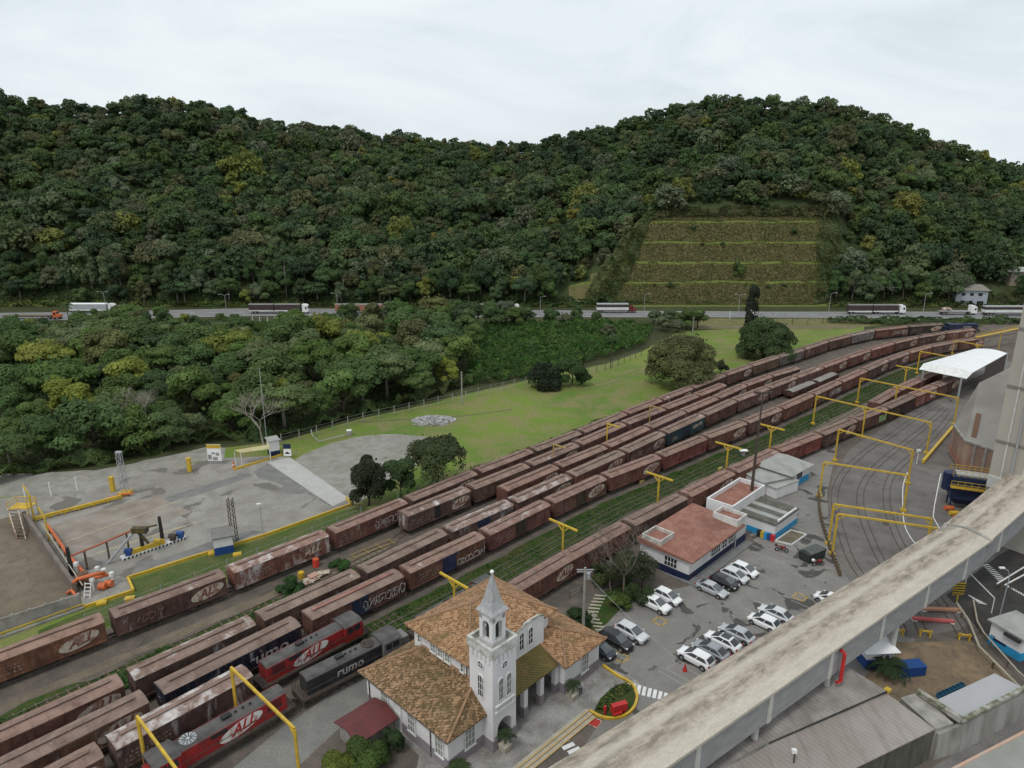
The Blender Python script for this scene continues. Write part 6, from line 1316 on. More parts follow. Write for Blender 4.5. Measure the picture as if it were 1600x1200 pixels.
for k in range(3): mb.bar(Ph[0].lerp(Ph[1], .06+k*.05)+n_*.03+Vector((0,0,1.25)), Ph[0].lerp(Ph[1], .09+k*.05)+n_*.03+Vector((0,0,1.25)), .04, .12)
mb.bar(Ph[0].lerp(Ph[1], .15)+n_*.04+Vector((0,0,.95)), Ph[0].lerp(Ph[1], .55)+n_*.04+Vector((0,0,.95)), .05, .3); mb.build('markings', M['navy'], hb)
bh, Pb = pbuild('guard_hut', 'small blue and white hut with pitched white sheet roof below the gallery', 'hut', quad_from(at(1352,1046), at(1390,1044), 3.2), 2.5, 1.25, M['plaster'], M['blue'], M['cleanwhite'], .9, .9)
mb = MB(); m_ = Pb[0].lerp(Pb[1], .72)+Vector((0,-.3,1.9)); mb.cbox((m_.x, m_.y, m_.z), (.9,.35,.7)); mb.build('air_conditioner', M['galv'], bh); mb = MB(); mb.cyl((m_.x, m_.y-.19, m_.z), .26, .04, 'y', 16); mb.build('fan_grille', M['black'], bh)
o = thing('blue_container', 'blue ribbed bin container on the leaf covered ground', 'container', at(1420,1052), R(8)); mb = MB(); mb.box(-1.5,-.7,.1,1.5,.7,1.2)
for k in range(11): mb.cbox((-1.4+k*.28,-.73,.65),(.08,.06,1.0))
mb.build('body', M['blue'], o); mb = MB(); mb.box(-1.55,-.75,1.2,1.55,.75,1.28); mb.build('lid', M['blue'], o)
for i in range(7): 
    p = at(1468+i*5.6, 1090-i*2.6); o = thing('blue_crate', ('blue crate in the row beside the grey panel roof, %s from left' % ORD[i]), 'crate', p, R(25), 'blue crates in a row by the grey panel roof'); mb = MB(); mb.box(-.3,-.25,0,.3,.25,.06); mb.box(-.3,-.25,.06,-.26,.25,.5); mb.box(.26,-.25,.06,.3,.25,.5); mb.box(-.26,-.25,.06,.26,-.21,.5); mb.box(-.26,.21,.06,.26,.25,.5); mb.build('crate_shell', mat('teal_plastic', (.03,.12,.2), (.02,.08,.15), 2) if i == 0 else bpy.data.materials['teal_plastic'], o)
for i, (bx, by) in enumerate(((1402,993),(1445,995),(1506,1001))):
    o = thing('buffer_stop', 'yellow buffer stop at the end of the %s short track under the gallery' % ('left','middle','right')[i], 'buffer stop', at(bx, by), R(-12))
    for x in (-.55, .55): mb = MB(); mb.bar((x,0,0),(x,0,1.0),.16); mb.bar((x,.6,0),(x,0,.8),.12); mb.build('post', M['yellow'], o)
    mb = MB(); mb.bar((-.75,0,.8),(.75,0,.8),.16); mb.build('crossbar', M['yellow'], o)
for i, (a, b, mm, lb) in enumerate(((at(1425,969),at(1490,974),mat('pink_red_paint',(.5,.1,.1),(.42,.12,.11),2),'pinkish red beam lying across the rails under the gallery'),(at(1440,954),at(1500,956),mat('salmon_paint',(.5,.24,.14),(.45,.25,.17),2),'salmon coloured beam behind the pinkish red one'))):
    o = thing('barrier_beam', lb, 'beam', a); mb = MB(); mb.bar((0,0,.3), b-a+Vector((0,0,.3)), .5, .3); mb.build('beam', mm, o)
    for q in (.05, .95): mb = MB(); mb.cbox(((b-a).x*q, (b-a).y*q, .08), (.5,.6,.16)); mb.build('block', M['white'], o)
def pipeline(name, label, cat, P, r, m, posts=True, z=None):
    c = V3(P[0], 0); o = thing(name, label, cat, c); mb = MB(); Q = [p-c for p in P]; mb.tube(Q, r, 8); mb.build('pipe', m, o)
    if posts:
        for a, b in zip(Q[:-1], Q[1:]):
            k = max(1, int((b-a).length/3))
            for i in range(k): p = a.lerp(b, (i+.5)/k); mb = MB(); mb.bar(V3(p, 0), p, r*1.3); mb.build('post', M['wood'], o)
    return o
pipeline('pipe_rail', 'thick whitish pipe fence, nearer line left of the blue based hut', 'pipe fence', [at(1495,942,1), at(1513,968,1), at(1530,1010,1), at(1578,1058,1), at(1625,1105,1)], .13, M['step'])
pipeline('pipe_rail', 'whitish pipe fence, farther line beside the blue based hut', 'pipe fence', [at(1521,938,1), at(1527,970,1), at(1537,988,1), at(1590,1048,1), at(1625,1080,1)], .1, M['step'])
o = thing('warning_board', 'yellow and black striped warning board on a post under the gallery', 'warning board', at(1494,944)); mb = MB(); mb.bar((0,0,0),(0,0,1.5),.12); mb.build('post', M['yellow'], o); mb = MB(); mb.box(-.75,-.05,1.4,.75,.03,3.2); bd = mb.build('board', M['yellow'], o); mb = MB()
for k in range(5): z = 1.5+k*.36; mb.extr([(-.75,-.056,z),(.75,-.056,z-.1 if k else z),(.75,-.056,z+.06),(-.75,-.056,z+.17)], (0,-.01,0))
mb.build('stripes', M['black'], bd)
o = thing('street_lamp', 'grey curved street lamp beside the hut at the right edge', 'street lamp', at(1562,962)); mb = MB(); mb.tube([(0,0,0),(.1,0,4),(.15,0,5.6),(-.2,0,6.5),(-.9,0,6.9)], .08, 8, .05); mb.build('pole', M['galv'], o); mb = MB(); mb.cbox((-1.05,0,6.9),(.7,.35,.2)); mb.build('lamp_head', M['white'], o, bevel=.06)
mb = MB()
for i in range(10): a = at(1536+i*2.6,884+i*2.6); b = at(1545+i*2.9,882+i*2.6); mb.bar(a+Vector((0,0,.03)), b+Vector((0,0,.03)), .16, .006)
for i in range(6): a = at(1513+i*3,930+i*2.4); b = at(1525+i*3.4,936+i*1.7); mb.bar(a+Vector((0,0,.03)), b+Vector((0,0,.03)), .16, .006)
for i in range(9): a = at(1574+i*4,915+i*2.2); b = at(1578+i*4,919+i*2.2); mb.bar(a+Vector((0,0,.03)), b+Vector((0,0,.03)), .3, .006)
tag(mb.build('hatched_marking', M['white']), kind='structure')
o = thing('frame_arch', 'thin white pipe portal beside the street lamp at right', 'pipe portal', at(1508,915)); c = at(1508,915); mb = MB(); e = at(1549,958)-c; mb.tube([(0,0,0),(0,0,2.2),e+Vector((0,0,2.2)),e], .07, 6); mb.build('pipe', M['white'], o)
for i, (a, b) in enumerate(((at(1558,912,1.2),at(1610,880,1.2)),(at(1570,914,1.2),at(1615,890,1.2)))): pipeline('white_handrail', 'white handrail %s of two on the dark street' % ('farther','nearer')[i], 'handrail', [a, b], .1, M['white'])

o = thing('light_blue_board', 'tall light blue board behind a dark railing below the gallery', 'board', at(1172,1188), R(36)); mb = MB(); mb.box(-.7,-.05,.6,.7,.05,3.4); mb.build('panel', mat('pale_blue_panel', (.22,.5,.62), (.2,.45,.56), 1, .6), o)
for x in (-1.9,-.6,.9,2.3): mb = MB(); mb.bar((x,-.5,0),(x,-.5,3.0),.14); mb.build('post', M['darksteel'], o)
mb = MB(); mb.bar((-1.9,-.5,3.0),(2.3,-.5,3.0),.16); mb.bar((-1.9,-.5,1.6),(2.3,-.5,1.6),.1); mb.build('rail', M['darksteel'], o)
o = thing('floodlight_post', 'small floodlight on a short post on the brown shed roof edge', 'floodlight', at(1240,1192,3.7)); mb = MB(); mb.bar((0,0,0),(0,0,1.3),.1); mb.build('post', M['darksteel'], o); mb = MB(); mb.cbox((-.15,-.1,1.4),(.45,.3,.35)); mb.build('lamp', M['white'], o)
o = thing('shed_gutter', 'dark gutter line between the two large shed roofs', 'gutter', at(1200,1160,3.95)); mb = MB(); mb.bar((0,0,0), at(1384,1080,3.95)-at(1200,1160,3.95), .3, .14); mb.build('channel', M['black'], o); mb = MB(); e = at(1384,1080,3.95)-at(1200,1160,3.95); mb.bar(e, e+Vector((.5,.3,.05)), .5, .3); mb.build('end_cap', M['yellow'], o)
# ---------------------------------------------------------------- cars
def car_paint(name, c, metal=0): 
    m, t, b = nt(name); b.inputs['Base Color'].default_value = c4(c); b.inputs['Roughness'].default_value = .3; b.inputs['Metallic'].default_value = metal; b.inputs['Coat Weight'].default_value = .35; b.inputs['Coat Roughness'].default_value = .1; return m
CP = {'white': car_paint('white_car_paint', (.78,.78,.78)), 'silver': car_paint('silver_car_paint', (.45,.46,.48), .3), 'black': car_paint('black_car_paint', (.012,.012,.014)), 'pearl': car_paint('pearl_car_paint', (.6,.61,.62), .15), 'grey': car_paint('grey_car_paint', (.3,.31,.33), .3), 'dark': car_paint('dark_blue_car_paint', (.02,.025,.035))}
M['lampw'] = mat('clear_lamp', (.7,.72,.75), (.5,.5,.52), 2, .15); M['lampr'] = mat('red_lamp', (.4,.02,.015), (.3,.015,.01), 2, .25)
def car_parts(kind):
    """profiles: body stations (x, half width, belt height), cabin x positions (rear base, rear top, front top, front base) and roof height"""
    if kind == 'sedan': Ln, st, cab, H = 4.45, [(-2.22,.70,.78),(-2.1,.8,.88),(-1.5,.85,.93),(-.6,.87,.9),(.6,.87,.9),(1.2,.86,.88),(1.9,.8,.76),(2.15,.72,.66),(2.22,.6,.58)], (-1.95,-1.05,.25,1.38), 1.43
    elif kind == 'hatch': Ln, st, cab, H = 3.95, [(-1.97,.72,.85),(-1.85,.81,.92),(-1.2,.85,.93),(-.4,.86,.92),(.6,.86,.92),(1.15,.85,.92),(1.65,.81,.82),(1.9,.72,.7),(1.98,.58,.6)], (-1.93,-1.35,.28,1.4), 1.49
    else: Ln, st, cab, H = 4.35, [(-2.17,.75,.95),(-2.05,.86,1.02),(-1.3,.9,1.04),(-.4,.91,1.03),(.7,.91,1.03),(1.2,.9,1.02),(1.8,.86,.94),(2.1,.78,.84),(2.17,.66,.75)], (-2.12,-1.55,.25,1.35), 1.6
    zl = .17 if kind != 'suv' else .22; V = []; F = []
    for x, w_, zb in st:
        sec = [(-w_*.86,zl),(-w_*.99,zl+.14),(-w_,zl+.34),(-w_*.985,zb-.14),(-w_*.9,zb-.015),(-w_*.5,zb+.02),(0,zb+.03)]; sec += [(-y, z) for y, z in reversed(sec[:-1])]
        V += [(x, y, z) for y, z in sec]
    k = 13
    for i in range(len(st)-1):
        for j in range(k): F.append((i*k+j, i*k+(j+1) % k, (i+1)*k+(j+1) % k, (i+1)*k+j))
    F += [tuple(range(k-1, -1, -1)), tuple((len(st)-1)*k+j for j in range(k))]; body = (V, F)
    xr0, xr1, xf1, xf0 = cab; zb = st[4][2]-.01; wb = st[3][1]*.9; wt = wb*.8
    base = [(xr0,-wb*.93),(xf0,-wb*.93),(xf0,wb*.93),(xr0,wb*.93)]; mid = [(xr0+.02,-wb),(xf0-.02,-wb)]
    top = [(xr1,-wt),(xf1,-wt),(xf1,wt),(xr1,wt)]
    V = [(x, y, zb) for x, y in base] + [(x, y, H-.06) for x, y in top] + [(xr1+.25,-wt*.8,H),(xf1-.3,-wt*.8,H),(xf1-.3,wt*.8,H),(xr1+.25,wt*.8,H)]
    F = [(0,1,5,4),(1,2,6,5),(2,3,7,6),(3,0,4,7),(4,5,9,8),(5,6,10,9),(6,7,11,10),(7,4,8,11),(8,9,10,11)]; cabin = (V, F)
    def quad(a, b, c_, d, i0, i1, j0, j1, off):
        P = [Vector(V[q]) for q in (a, b, c_, d)]; pt = lambda u, v: P[0].lerp(P[1], u).lerp(P[3].lerp(P[2], u), v); n = (P[1]-P[0]).cross(P[3]-P[0]).normalized(); return [pt(i0,j0)+n*off, pt(i1,j0)+n*off, pt(i1,j1)+n*off, pt(i0,j1)+n*off]
    g = {'windscreen': [quad(1,2,6,5,.06,.94,.06,.93,.012)], 'rear_window': [quad(3,0,4,7,.08,.92,.12,.92,.012)], 'side_window': [quad(0,1,5,4,.1,.5,.1,.92,.012), quad(0,1,5,4,.54,.93,.1,.92,.012), quad(2,3,7,6,.07,.46,.1,.92,.012), quad(2,3,7,6,.5,.9,.1,.92,.012)]}
    return Ln, st, body, cabin, g, zl, H, cab, wt
PROTO = {}
def make_car(kind, paint):
    Ln, st, body, cabin, g, zl, H, cab, wt = car_parts(kind); o = thing('parked_car', 'car', 'car'); mb = MB(); mb.add(*body); b = mb.build('body', CP[paint], o, smooth=True)
    sb = b.modifiers.new('sub', 'SUBSURF'); sb.levels = 1; sb.render_levels = 1
    mb = MB(); mb.add(*cabin); mb.build('cabin', CP[paint], o, bevel=.09)
    for nme, qs in g.items():
        for q in qs: mb = MB(); mb.face(q); mb.build(nme, M['carglass'], o)
    wx = Ln*.31; wy = st[3][1]; wr = .31 if kind != 'suv' else .35
    mbw = MB(); mbw.cyl((0,0,0), wr, .2, 'y', 18); wm = mbw.mesh('wheel', M['tyre']); mbr = MB(); mbr.cyl((0,0,0), wr*.62, .215, 'y', 12); rm = mbr.mesh('rim', M['chrome']); mba = MB(); mba.cyl((0,0,0), wr*1.16, .06, 'y', 20); am = mba.mesh('wheel_arch', M['black'])
    for s in (-1, 1):
        for q in (-1, 1):
            wo = link('wheel', wm, o, (s*wx, q*(wy-.1), wr)); link('rim', rm, wo); link('wheel_arch', am, o, (s*wx, q*(wy-.04), wr+.02))
    fx = st[-2][0]; rx = st[1][0]
    for q in (-1, 1):
        mb = MB(); mb.cbox((fx-.02, q*st[-2][1]*.8, st[-2][2]-.06), (.22,.26,.14)); mb.build('headlight', M['lampw'], o, bevel=.03)
        mb = MB(); mb.cbox((rx-.03, q*st[1][1]*.86, st[1][2]-.14), (.14,.2,.22)); mb.build('tail_light', M['lampr'], o, bevel=.02)
        mb = MB(); mb.cbox((cab[3]-.25, q*(wy+.08), st[4][2]+.06), (.14,.2,.14)); mb.build('door_mirror', CP[paint], o, bevel=.02)
    mb = MB(); mb.box(fx-.02,-.42,zl+.18,fx+.12,.42,zl+.34); mb.build('grille', M['black'], o); mb = MB(); mb.box(rx-.2,-.24,zl+.3,rx-.02,.24,zl+.42); mb.build('number_plate', M['galv'], o)
    if paint == 'white' and kind == 'sedan': mb = MB(); mb.box(cab[1]+.15,-wt*.78,H-.01,cab[2]-.1,wt*.78,H+.015); mb.build('black_roof', M['glass'], o)
    PROTO[(kind, paint)] = o; return o
def place_car(kind, paint, c, head, label, dy=0):
    o = make_car(kind, paint) if (kind, paint) not in PROTO else copy_tree(PROTO[(kind, paint)]); p = at(*c); p.z = .02; o.location = p; o.rotation_euler.z = head; o['label'] = label; o['group'] = 'cars in the parking lot'; return o
d = at(1133,936)-at(1089,916); H1 = math.atan2(d.y, d.x)
for kind, paint, c, flip, lb in (
 ('sedan','silver',(1112,926),0,'silver sedan in the row beside the red roofed office, leftmost'),
 ('hatch','black',(1131,915),0,'black hatchback in the row beside the red roofed office'),
 ('hatch','pearl',(1147,905),0,'pale silver hatchback between the black and the white one by the office'),
 ('hatch','white',(1162,896),0,'white hatchback at the right end of the row by the office'),
 ('suv','white',(1023,950),0,'white car nearer the garden under leafless branches'),
 ('hatch','white',(1042,938),0,'white hatchback behind the white car under leafless branches'),
 ('suv','pearl',(986,995),0,'white wagon parked right of the black car by the small garden'),
 ('suv','black',(962,1007),0,'black car between white wagon and dark blue hatchback'),
 ('hatch','dark',(938,1021),0,'dark blue hatchback half hidden behind the station wing'),
 ('suv','white',(1087,1035),1,'white car at the near left end of the row by the gallery'),
 ('sedan','grey',(1110,1022),1,'grey sedan second in the row by the gallery'),
 ('sedan','white',(1129,1008),1,'white sedan with black glass roof in the row by the gallery'),
 ('sedan','silver',(1151,996),1,'silver sedan fourth in the row by the gallery'),
 ('hatch','white',(1193,978),1,'small white hatchback apart from the silver sedan by the gallery'),
 ('sedan','pearl',(1212,965),1,'pale sedan touching the edge of the gallery roof'),
 ('hatch','white',(1296,943),1,'white car mostly hidden by the gallery at the right')): place_car(kind, paint, c, H1 + (math.pi if flip else 0), lb)
mb = MB(); n_ = Vector((math.cos(H1), math.sin(H1), 0)); s_ = Vector((-n_.y, n_.x, 0)); z = Vector((0,0,.022))
for i in range(9): c = at(1172,890)+s_*(i-1)*2.45 + n_*.4; mb.bar(c-n_*2.4+z, c+n_*2.4+z, .1, .006)
for i in range(4): c = at(1290,925)+s_*(i-2)*2.6; mb.bar(c-n_*2.4+z, c+n_*2.4+z, .1, .006)
for i in range(9): c = at(1075,1046)+s_*(i-1)*2.6; mb.bar(c-n_*2.2+z, c+n_*2.4+z, .1, .006)
for a, b in (((1040,1045),(1062,1034)),((1062,1034),(1110,1055)),((1040,1045),(1080,1066))): mb.bar(at(*a)+z, at(*b)+z, .1, .006)
tag(mb.build('parking_lines', mat('faded_white_paint', (.36,.34,.31), (.27,.26,.24), 1, .9)), kind='structure')
for bx, by in ((1031,971),(1250,933),(970,1027)):
    q = at(bx, by); mb = MB(); r_ = [q+n_*a+s_*b+Vector((0,0,.026)) for a, b in ((-.7,-.7),(.7,-.7),(.7,.7),(-.7,.7))]
    for i in range(4): mb.bar(r_[i], r_[(i+1)%4], .28, .006)
    tag(mb.build('painted_square', M['dustyyellow']), kind='structure')
o = thing('traffic_cone', 'red traffic cone on the lot beside the white car near the gallery', 'cone', at(1070,1048)); mb = MB(); mb.cbox((0,0,.04),(.5,.5,.06)); mb.build('cone_base', M['red'], o); mb = MB(); mb.tube([(0,0,.06),(0,0,.95)],.22,12,.04); mb.build('cone_body', M['red'], o)
o = thing('waste_container', 'dark green ribbed waste container beside the sleeper edging', 'container', at(1268,873), R(30)); mb = MB(); mb.extr([(-1.7,-.9,.15),(1.7,-.9,.15),(1.9,-.9,1.5),(-1.9,-.9,1.5)], (0,1.8,0)); mb.build('body', mat('dark_green_paint', (.04,.05,.045), (.03,.036,.034), 2, .6), o); mb = MB(); 
for x in (-1.0, 0, 1.0): mb.extr([(x-.48,-.95,1.5),(x-.48,0,1.85),(x-.48,.95,1.5)], (.94,0,0))
mb.build('lid', mat('green_grey_lid', (.1,.115,.11), (.075,.085,.08), 2, .5), o)
for i, (bx, by, rz, c_, lb) in enumerate(((1221,862,R(-20),'red','red motorcycle parked beside the blue service hut'),(1278,884,R(10),'red','dark red motorcycle beside the waste container'))):
    o = thing('motorcycle', lb, 'motorcycle', at(bx, by), rz)
    for x in (-.65,.65): mb = MB(); mb.cyl((x,0,.31),.31,.12,'y',18); w_ = mb.build('wheel', M['tyre'], o); mb = MB(); mb.cyl((x,0,.31),.17,.13,'y',10); mb.build('rim', M['galv'], w_)
    mb = MB(); mb.cbox((0,0,.5),(.5,.3,.36)); mb.bar((-.6,0,.35),(.1,0,.6),.12); mb.bar((.65,0,.31),(.45,0,.95),.1); mb.build('frame', M['darksteel'], o); mb = MB(); mb.cbox((.2,0,.82),(.55,.32,.28)); mb.cbox((-.55,0,.85),(.5,.28,.16)); mb.build('tank', M['locored'], o, bevel=.06); mb = MB(); mb.cbox((-.3,0,.84),(.6,.3,.12)); mb.build('seat', M['black'], o, bevel=.04)
    mb = MB(); mb.bar((.42,-.36,1.02),(.42,.36,1.02),.05); mb.build('handlebar', M['black'], o); mb = MB(); mb.cbox((-.85,0,1.0),(.36,.36,.3)); mb.build('top_box', M['black' if i == 0 else 'cleanwhite'], o, bevel=.04)
# ---------------------------------------------------------------- highway traffic
M['tarp'] = mat('grey_tarpaulin', (.22,.21,.2), (.17,.16,.15), .6, .8); M['trailer_dark'] = mat('dark_trailer_side', (.05,.04,.038), (.075,.055,.05), .6, .7); M['trailer_red'] = mat('reddish_tarpaulin', (.34,.15,.1), (.28,.14,.1), .5, .8); M['trailer_grey'] = mat('grey_trailer_side', (.38,.39,.4), (.32,.33,.34), .5, .6)
def truck(label, x0, x1, gy, cabm, kind, nm='lorry'):
    a = at(x0, gy); b = at(x1, gy); ln = (b-a).length; o = thing('truck', label, nm, V3(a, .02), 0, None); cl = 2.4
    boxes = []
    T = ln-cl-.7
    if kind == 'double': boxes = [(0, T*.48), (T*.5, T)]
    else: boxes = [(0, T)]
    for s, e in boxes:
        mb = MB(); mb.box(s,-1.2,1.05,e,1.2,1.3); mb.build('chassis', M['darksteel'], o)
        if kind in ('double','single','van','red'):
            sm_ = {'double': M['trailer_dark'], 'single': M['trailer_dark'], 'van': M['trailer_grey'], 'red': M['trailer_red']}[kind]
            mb = MB(); mb.box(s,-1.28,1.3,e,1.28,3.7); bx_ = mb.build('trailer_body', sm_, o)
            mb = MB(); mb.extr([(s,-1.3,3.7),(s,-.6,3.95),(s,.6,3.95),(s,1.3,3.7)], (e-s,0,0)); mb.build('cover', M['tarp'] if kind != 'van' else M['cleanwhite'], bx_)
            mb = MB(); mb.box(s,-1.3,1.05,e,-1.28,1.5); mb.build('side_band', M['white'] if kind != 'red' else M['trailer_red'], bx_)
        elif kind == 'tipper':
            mb = MB(); mb.box(s,-1.28,1.3,e,1.28,2.4); bx_ = mb.build('trailer_body', M['white'], o); mb = MB(); mb.box(s,-1.29,2.4,e,1.29,3.5); mb.build('upper_body', M['trailer_dark'], bx_); mb = MB(); mb.box(s-.03,-1.32,3.5,e,1.32,3.75); mb.build('cover', M['trailer_grey'], bx_)
        else: mb = MB(); mb.box(s,-1.28,1.3,e,1.28,1.5); mb.build('deck', M['wood'] if kind == 'flat' else M['galv'], o)
        if kind == 'mixer': mb = MB(); mb.tube([(s+1,0,1.9),(s+2.4,0,2.3),(s+3.6,0,2.2),(s+4.6,0,1.8)], .9, 14, .6); mb.build('drum', M['oval'], o)
        n_ = max(2, int((e-s)/4.5)); 
        for k in range(n_):
            x = s+1.3+k*1.3 if k < 3 else e-1.2
            for y in (-1.05,1.05): mb = MB(); mb.cyl((x,y,.52),.52,.34,'y',14); w_ = mb.build('wheel', M['tyre'], o); mb = MB(); mb.cyl((x,y,.52),.26,.36,'y',8); mb.build('hub', M['galv'], w_)
    x = ln-cl; mb = MB(); mb.box(x-.8,-1.0,.6,ln-.1,1.0,1.0); mb.build('cab_chassis', M['darksteel'], o)
    mb = MB()
    if kind in ('flat','tipper'): mb.extr([(x-.2,-1.2,.8),(ln,-1.2,.8),(ln,-1.2,1.75),(ln-1.0,-1.2,1.85),(ln-1.3,-1.2,2.9),(x-.2,-1.2,3.0)], (0,2.4,0))
    else: mb.extr([(x,-1.22,.7),(ln,-1.22,.7),(ln,-1.22,2.0),(ln-.25,-1.22,3.3),(ln-.9,-1.22,3.75),(x,-1.22,3.8)], (0,2.44,0))
    cb = mb.build('cab', cabm, o, bevel=.06); mb = MB(); xs_ = ln-1.35 if kind in ('flat','tipper') else ln-.4
    mb.extr([(xs_-.75,-1.235,1.95),(xs_,-1.235,1.95),(xs_-.08,-1.235,2.75),(xs_-.75,-1.235,2.75)], (0,-.01,0)); mb.extr([(xs_+.3 if kind not in ('flat','tipper') else xs_+.12,-1.05,2.05),(xs_+.3 if kind not in ('flat','tipper') else xs_+.12,1.05,2.05),(xs_+.18 if kind not in ('flat','tipper') else xs_+.05,1.0,2.9),(xs_+.18 if kind not in ('flat','tipper') else xs_+.05,-1.0,2.9)], (.14,0,0)); mb.build('window', M['glass'], cb)
    for xx in (ln-.9, x-.1):
        for y in (-1.02,1.02): mb = MB(); mb.cyl((xx,y,.52),.52,.34,'y',14); w_ = mb.build('wheel', M['tyre'], o); mb = MB(); mb.cyl((xx,y,.52),.26,.36,'y',8); mb.build('hub', M['galv'], w_)
    return o
truck('empty flatbed truck with bright orange cab at the far left', 8, 96, 498.5, M['orange'], 'flat'); truck('grey box trailer truck behind the orange flatbed', 112, 182, 488.5, M['white'], 'van')
truck('dark double trailer truck with white cab, left of the reddish truck', 391, 483, 489.5, M['cleanwhite'], 'double'); truck('truck with reddish covered trailer half hidden by the wood', 525, 610, 489.5, M['white'], 'red')
truck('dark covered truck hidden behind treetops in the middle', 745, 812, 489.5, M['white'], 'single'); truck('tipper truck with dark red cab below the terraces', 932, 993, 488.5, mat('dark_red_cab', (.2,.03,.03), (.15,.03,.03), 2, .4), 'tipper')
truck('dark brown double trailer truck with white cab right of the terraces', 1323, 1412, 490.5, M['cleanwhite'], 'double'); truck('low white mixer trailer truck with white cab near the grey house', 1467, 1523, 491.5, M['cleanwhite'], 'mixer'); truck('grey trailer truck cut by the tower in front of the house', 1535, 1630, 492.5, M['white'], 'tipper')
o = copy_tree(PROTO[('suv','white')]); o.location = at(1174,490.5); o.rotation_euler.z = 0; o['label'] = 'white car driving past the dark vine column on the highway'; o['group'] = 'cars on the highway'; o.name = 'passing_car'
# grey house and hillside house
o = thing('house', 'two storey pale grey house at the foot of the hill right', 'house', (197,305.5,0), R(-8)); z0 = hill_z(197, 305)+.2
mb = MB(); mb.box(-6.2,-4,0,6.2,4,7.0); mb.build('wall', mat('pale_blue_grey_wall', (.4,.42,.46), (.34,.36,.4), .5, .85), o); mb = MB(); V = [(-8.0,-4.8,6.8),(7,-4.8,6.8),(7,4.8,6.8),(-8.0,4.8,6.8),(-6,0,8.9),(5,0,8.9)]; mb.add(V, ((0,1,5,4),(1,2,5),(2,3,4,5),(3,0,4),(3,2,1,0))); mb.build('roof', mat('brown_grey_tiles', (.24,.215,.19), (.18,.16,.14), 1, .9), o)
for x, z, w_, h_ in ((-3.5,4.4,1.5,1.3),(-.2,4.4,1.5,1.3),(3.2,4.4,1.7,1.3),(-3.5,1.0,1.6,1.4),(-.2,1.0,1.6,1.4),(3.6,.1,2.6,2.2)):
    mb = MB(); mb.box(x-w_/2,-4.05,z,x+w_/2,-3.98,z+h_); f_ = mb.build('window', M['glass'], o); mb = MB(); mb.box(x-w_/2-.1,-4.1,z-.12,x+w_/2+.1,-4.05,z); mb.build('sill', M['white'], f_)
for y in (-2.2, 1.4): mb = MB(); mb.box(-6.26,y-.6,4.4,-6.18,y+.6,5.7); mb.build('window', M['glass'], o)
p = Vector((226,322,hill_z(226,322)-1)); o = thing('house', 'small hillside house with pale projecting roof left of the tower', 'house', p); mb = MB(); mb.box(-3,-4,0,9,4,6.5); mb.build('wall', mat('cream_wall', (.4,.34,.26), (.33,.28,.22), .6, .9), o); mb = MB(); V = [(-5.5,-5.2,6.4),(10,-5.2,6.4),(10,5,6.4),(-5.5,5,6.4),(-1,0,8.0),(8,0,8.0)]; mb.add(V, ((0,1,5,4),(1,2,5),(2,3,4,5),(3,0,4),(3,2,1,0))); mb.build('roof', M['greyroof'], o); mb = MB(); mb.box(-3.05,-2,3.8,-2.97,0,5.4); mb.build('window', M['glass'], o)
# street lamps and poles by the highway
def lamp(bx, by, h, label, two=False, m='galv'):
    o = thing('street_lamp', label, 'street lamp', at(bx, by), 0, 'street lamps along the highway'); mb = MB(); mb.tube([(0,0,0),(0,0,h)], .13, 8, .07); mb.build('pole', M[m], o)
    for s in ((1,-1) if two else (1,)): mb = MB(); mb.tube([(0,0,h-.2),(s*.8,-.3,h+.4),(s*1.6,-.5,h+.5)], .06, 6); mb.cbox((s*1.8,-.55,h+.5),(.8,.35,.16)); mb.build('lamp_arm', M[m], o)
for bx, by, h, lb, tw in ((167,492,9,'street lamp beside the grey box trailer',True),(1006-162,496,8,'street lamp left of the tipper truck',False),(1006,496,9,'dark slender lamp post right of the tipper truck',False),(1153,497,9,'street lamp left of the dark vine column',True),(1294,494,9,'street lamp left of the brown double trailer truck',False),(1441,495,9,'curved street lamp right of the brown double trailer truck',False),(355,497,9,'street lamp with two arms left of the dark double trailer',True),(528,490,8,'street lamp at the rear of the reddish truck',True)): lamp(bx, by, h, lb, tw)
def pole(name, label, bx, by, h, r, m='concrete', arms=False, cat='pole'):
    o = thing(name, label, cat, at(bx, by)); mb = MB(); mb.tube([(0,0,0),(0,0,h)], r, 8, r*.7); mb.build('shaft', M[m], o)
    if arms: mb = MB(); mb.bar((-1,0,h-.3),(1,0,h-.3),.12); mb.bar((-.9,.5,h-.9),(.9,.5,h-.9),.1); mb.build('crossarm', M['galv'], o)
    return o
pole('concrete_pole', 'pale concrete pole standing in the lawn fence line by the stone pile', 722, 631, 8.2, .22); pole('lamp_pole', 'thin tall pole behind the guard house', 417, 690, 16, .1, 'galv'); pole('concrete_pole', 'short pale pole behind the round olive tree', 1082, 524, 6.5, .2); pole('dark_pole', 'thin dark pole in the creepers left of the olive tree', 954, 576, 11, .12, 'darkbark')
for bx, by in ((1100,500),(1140,499)): pole('white_marker', 'white marker post beside the highway %s of the vine column' % ('far left','near left')[bx > 1120], bx, by, 3.5, .12, 'white')
up = pole('utility_pole', 'concrete utility pole with crossarms beside the station', 911, 992, 9.3, .2, 'concrete', True); mb = MB(); c = at(911,992); e = at(1072,1045)-c
mb.tube([Vector((0,0,8.6)).lerp(e+Vector((0,0,.3)), q) - Vector((0,0,1.2*math.sin(math.pi*q)*.4)) for q in [i/12 for i in range(13)]], .022, 4); mb.build('stay_wire', M['galv'], up); mb = MB(); mb.cbox((.4,0,8.2),(.4,.4,.8)); mb.build('transformer', M['galv'], up)
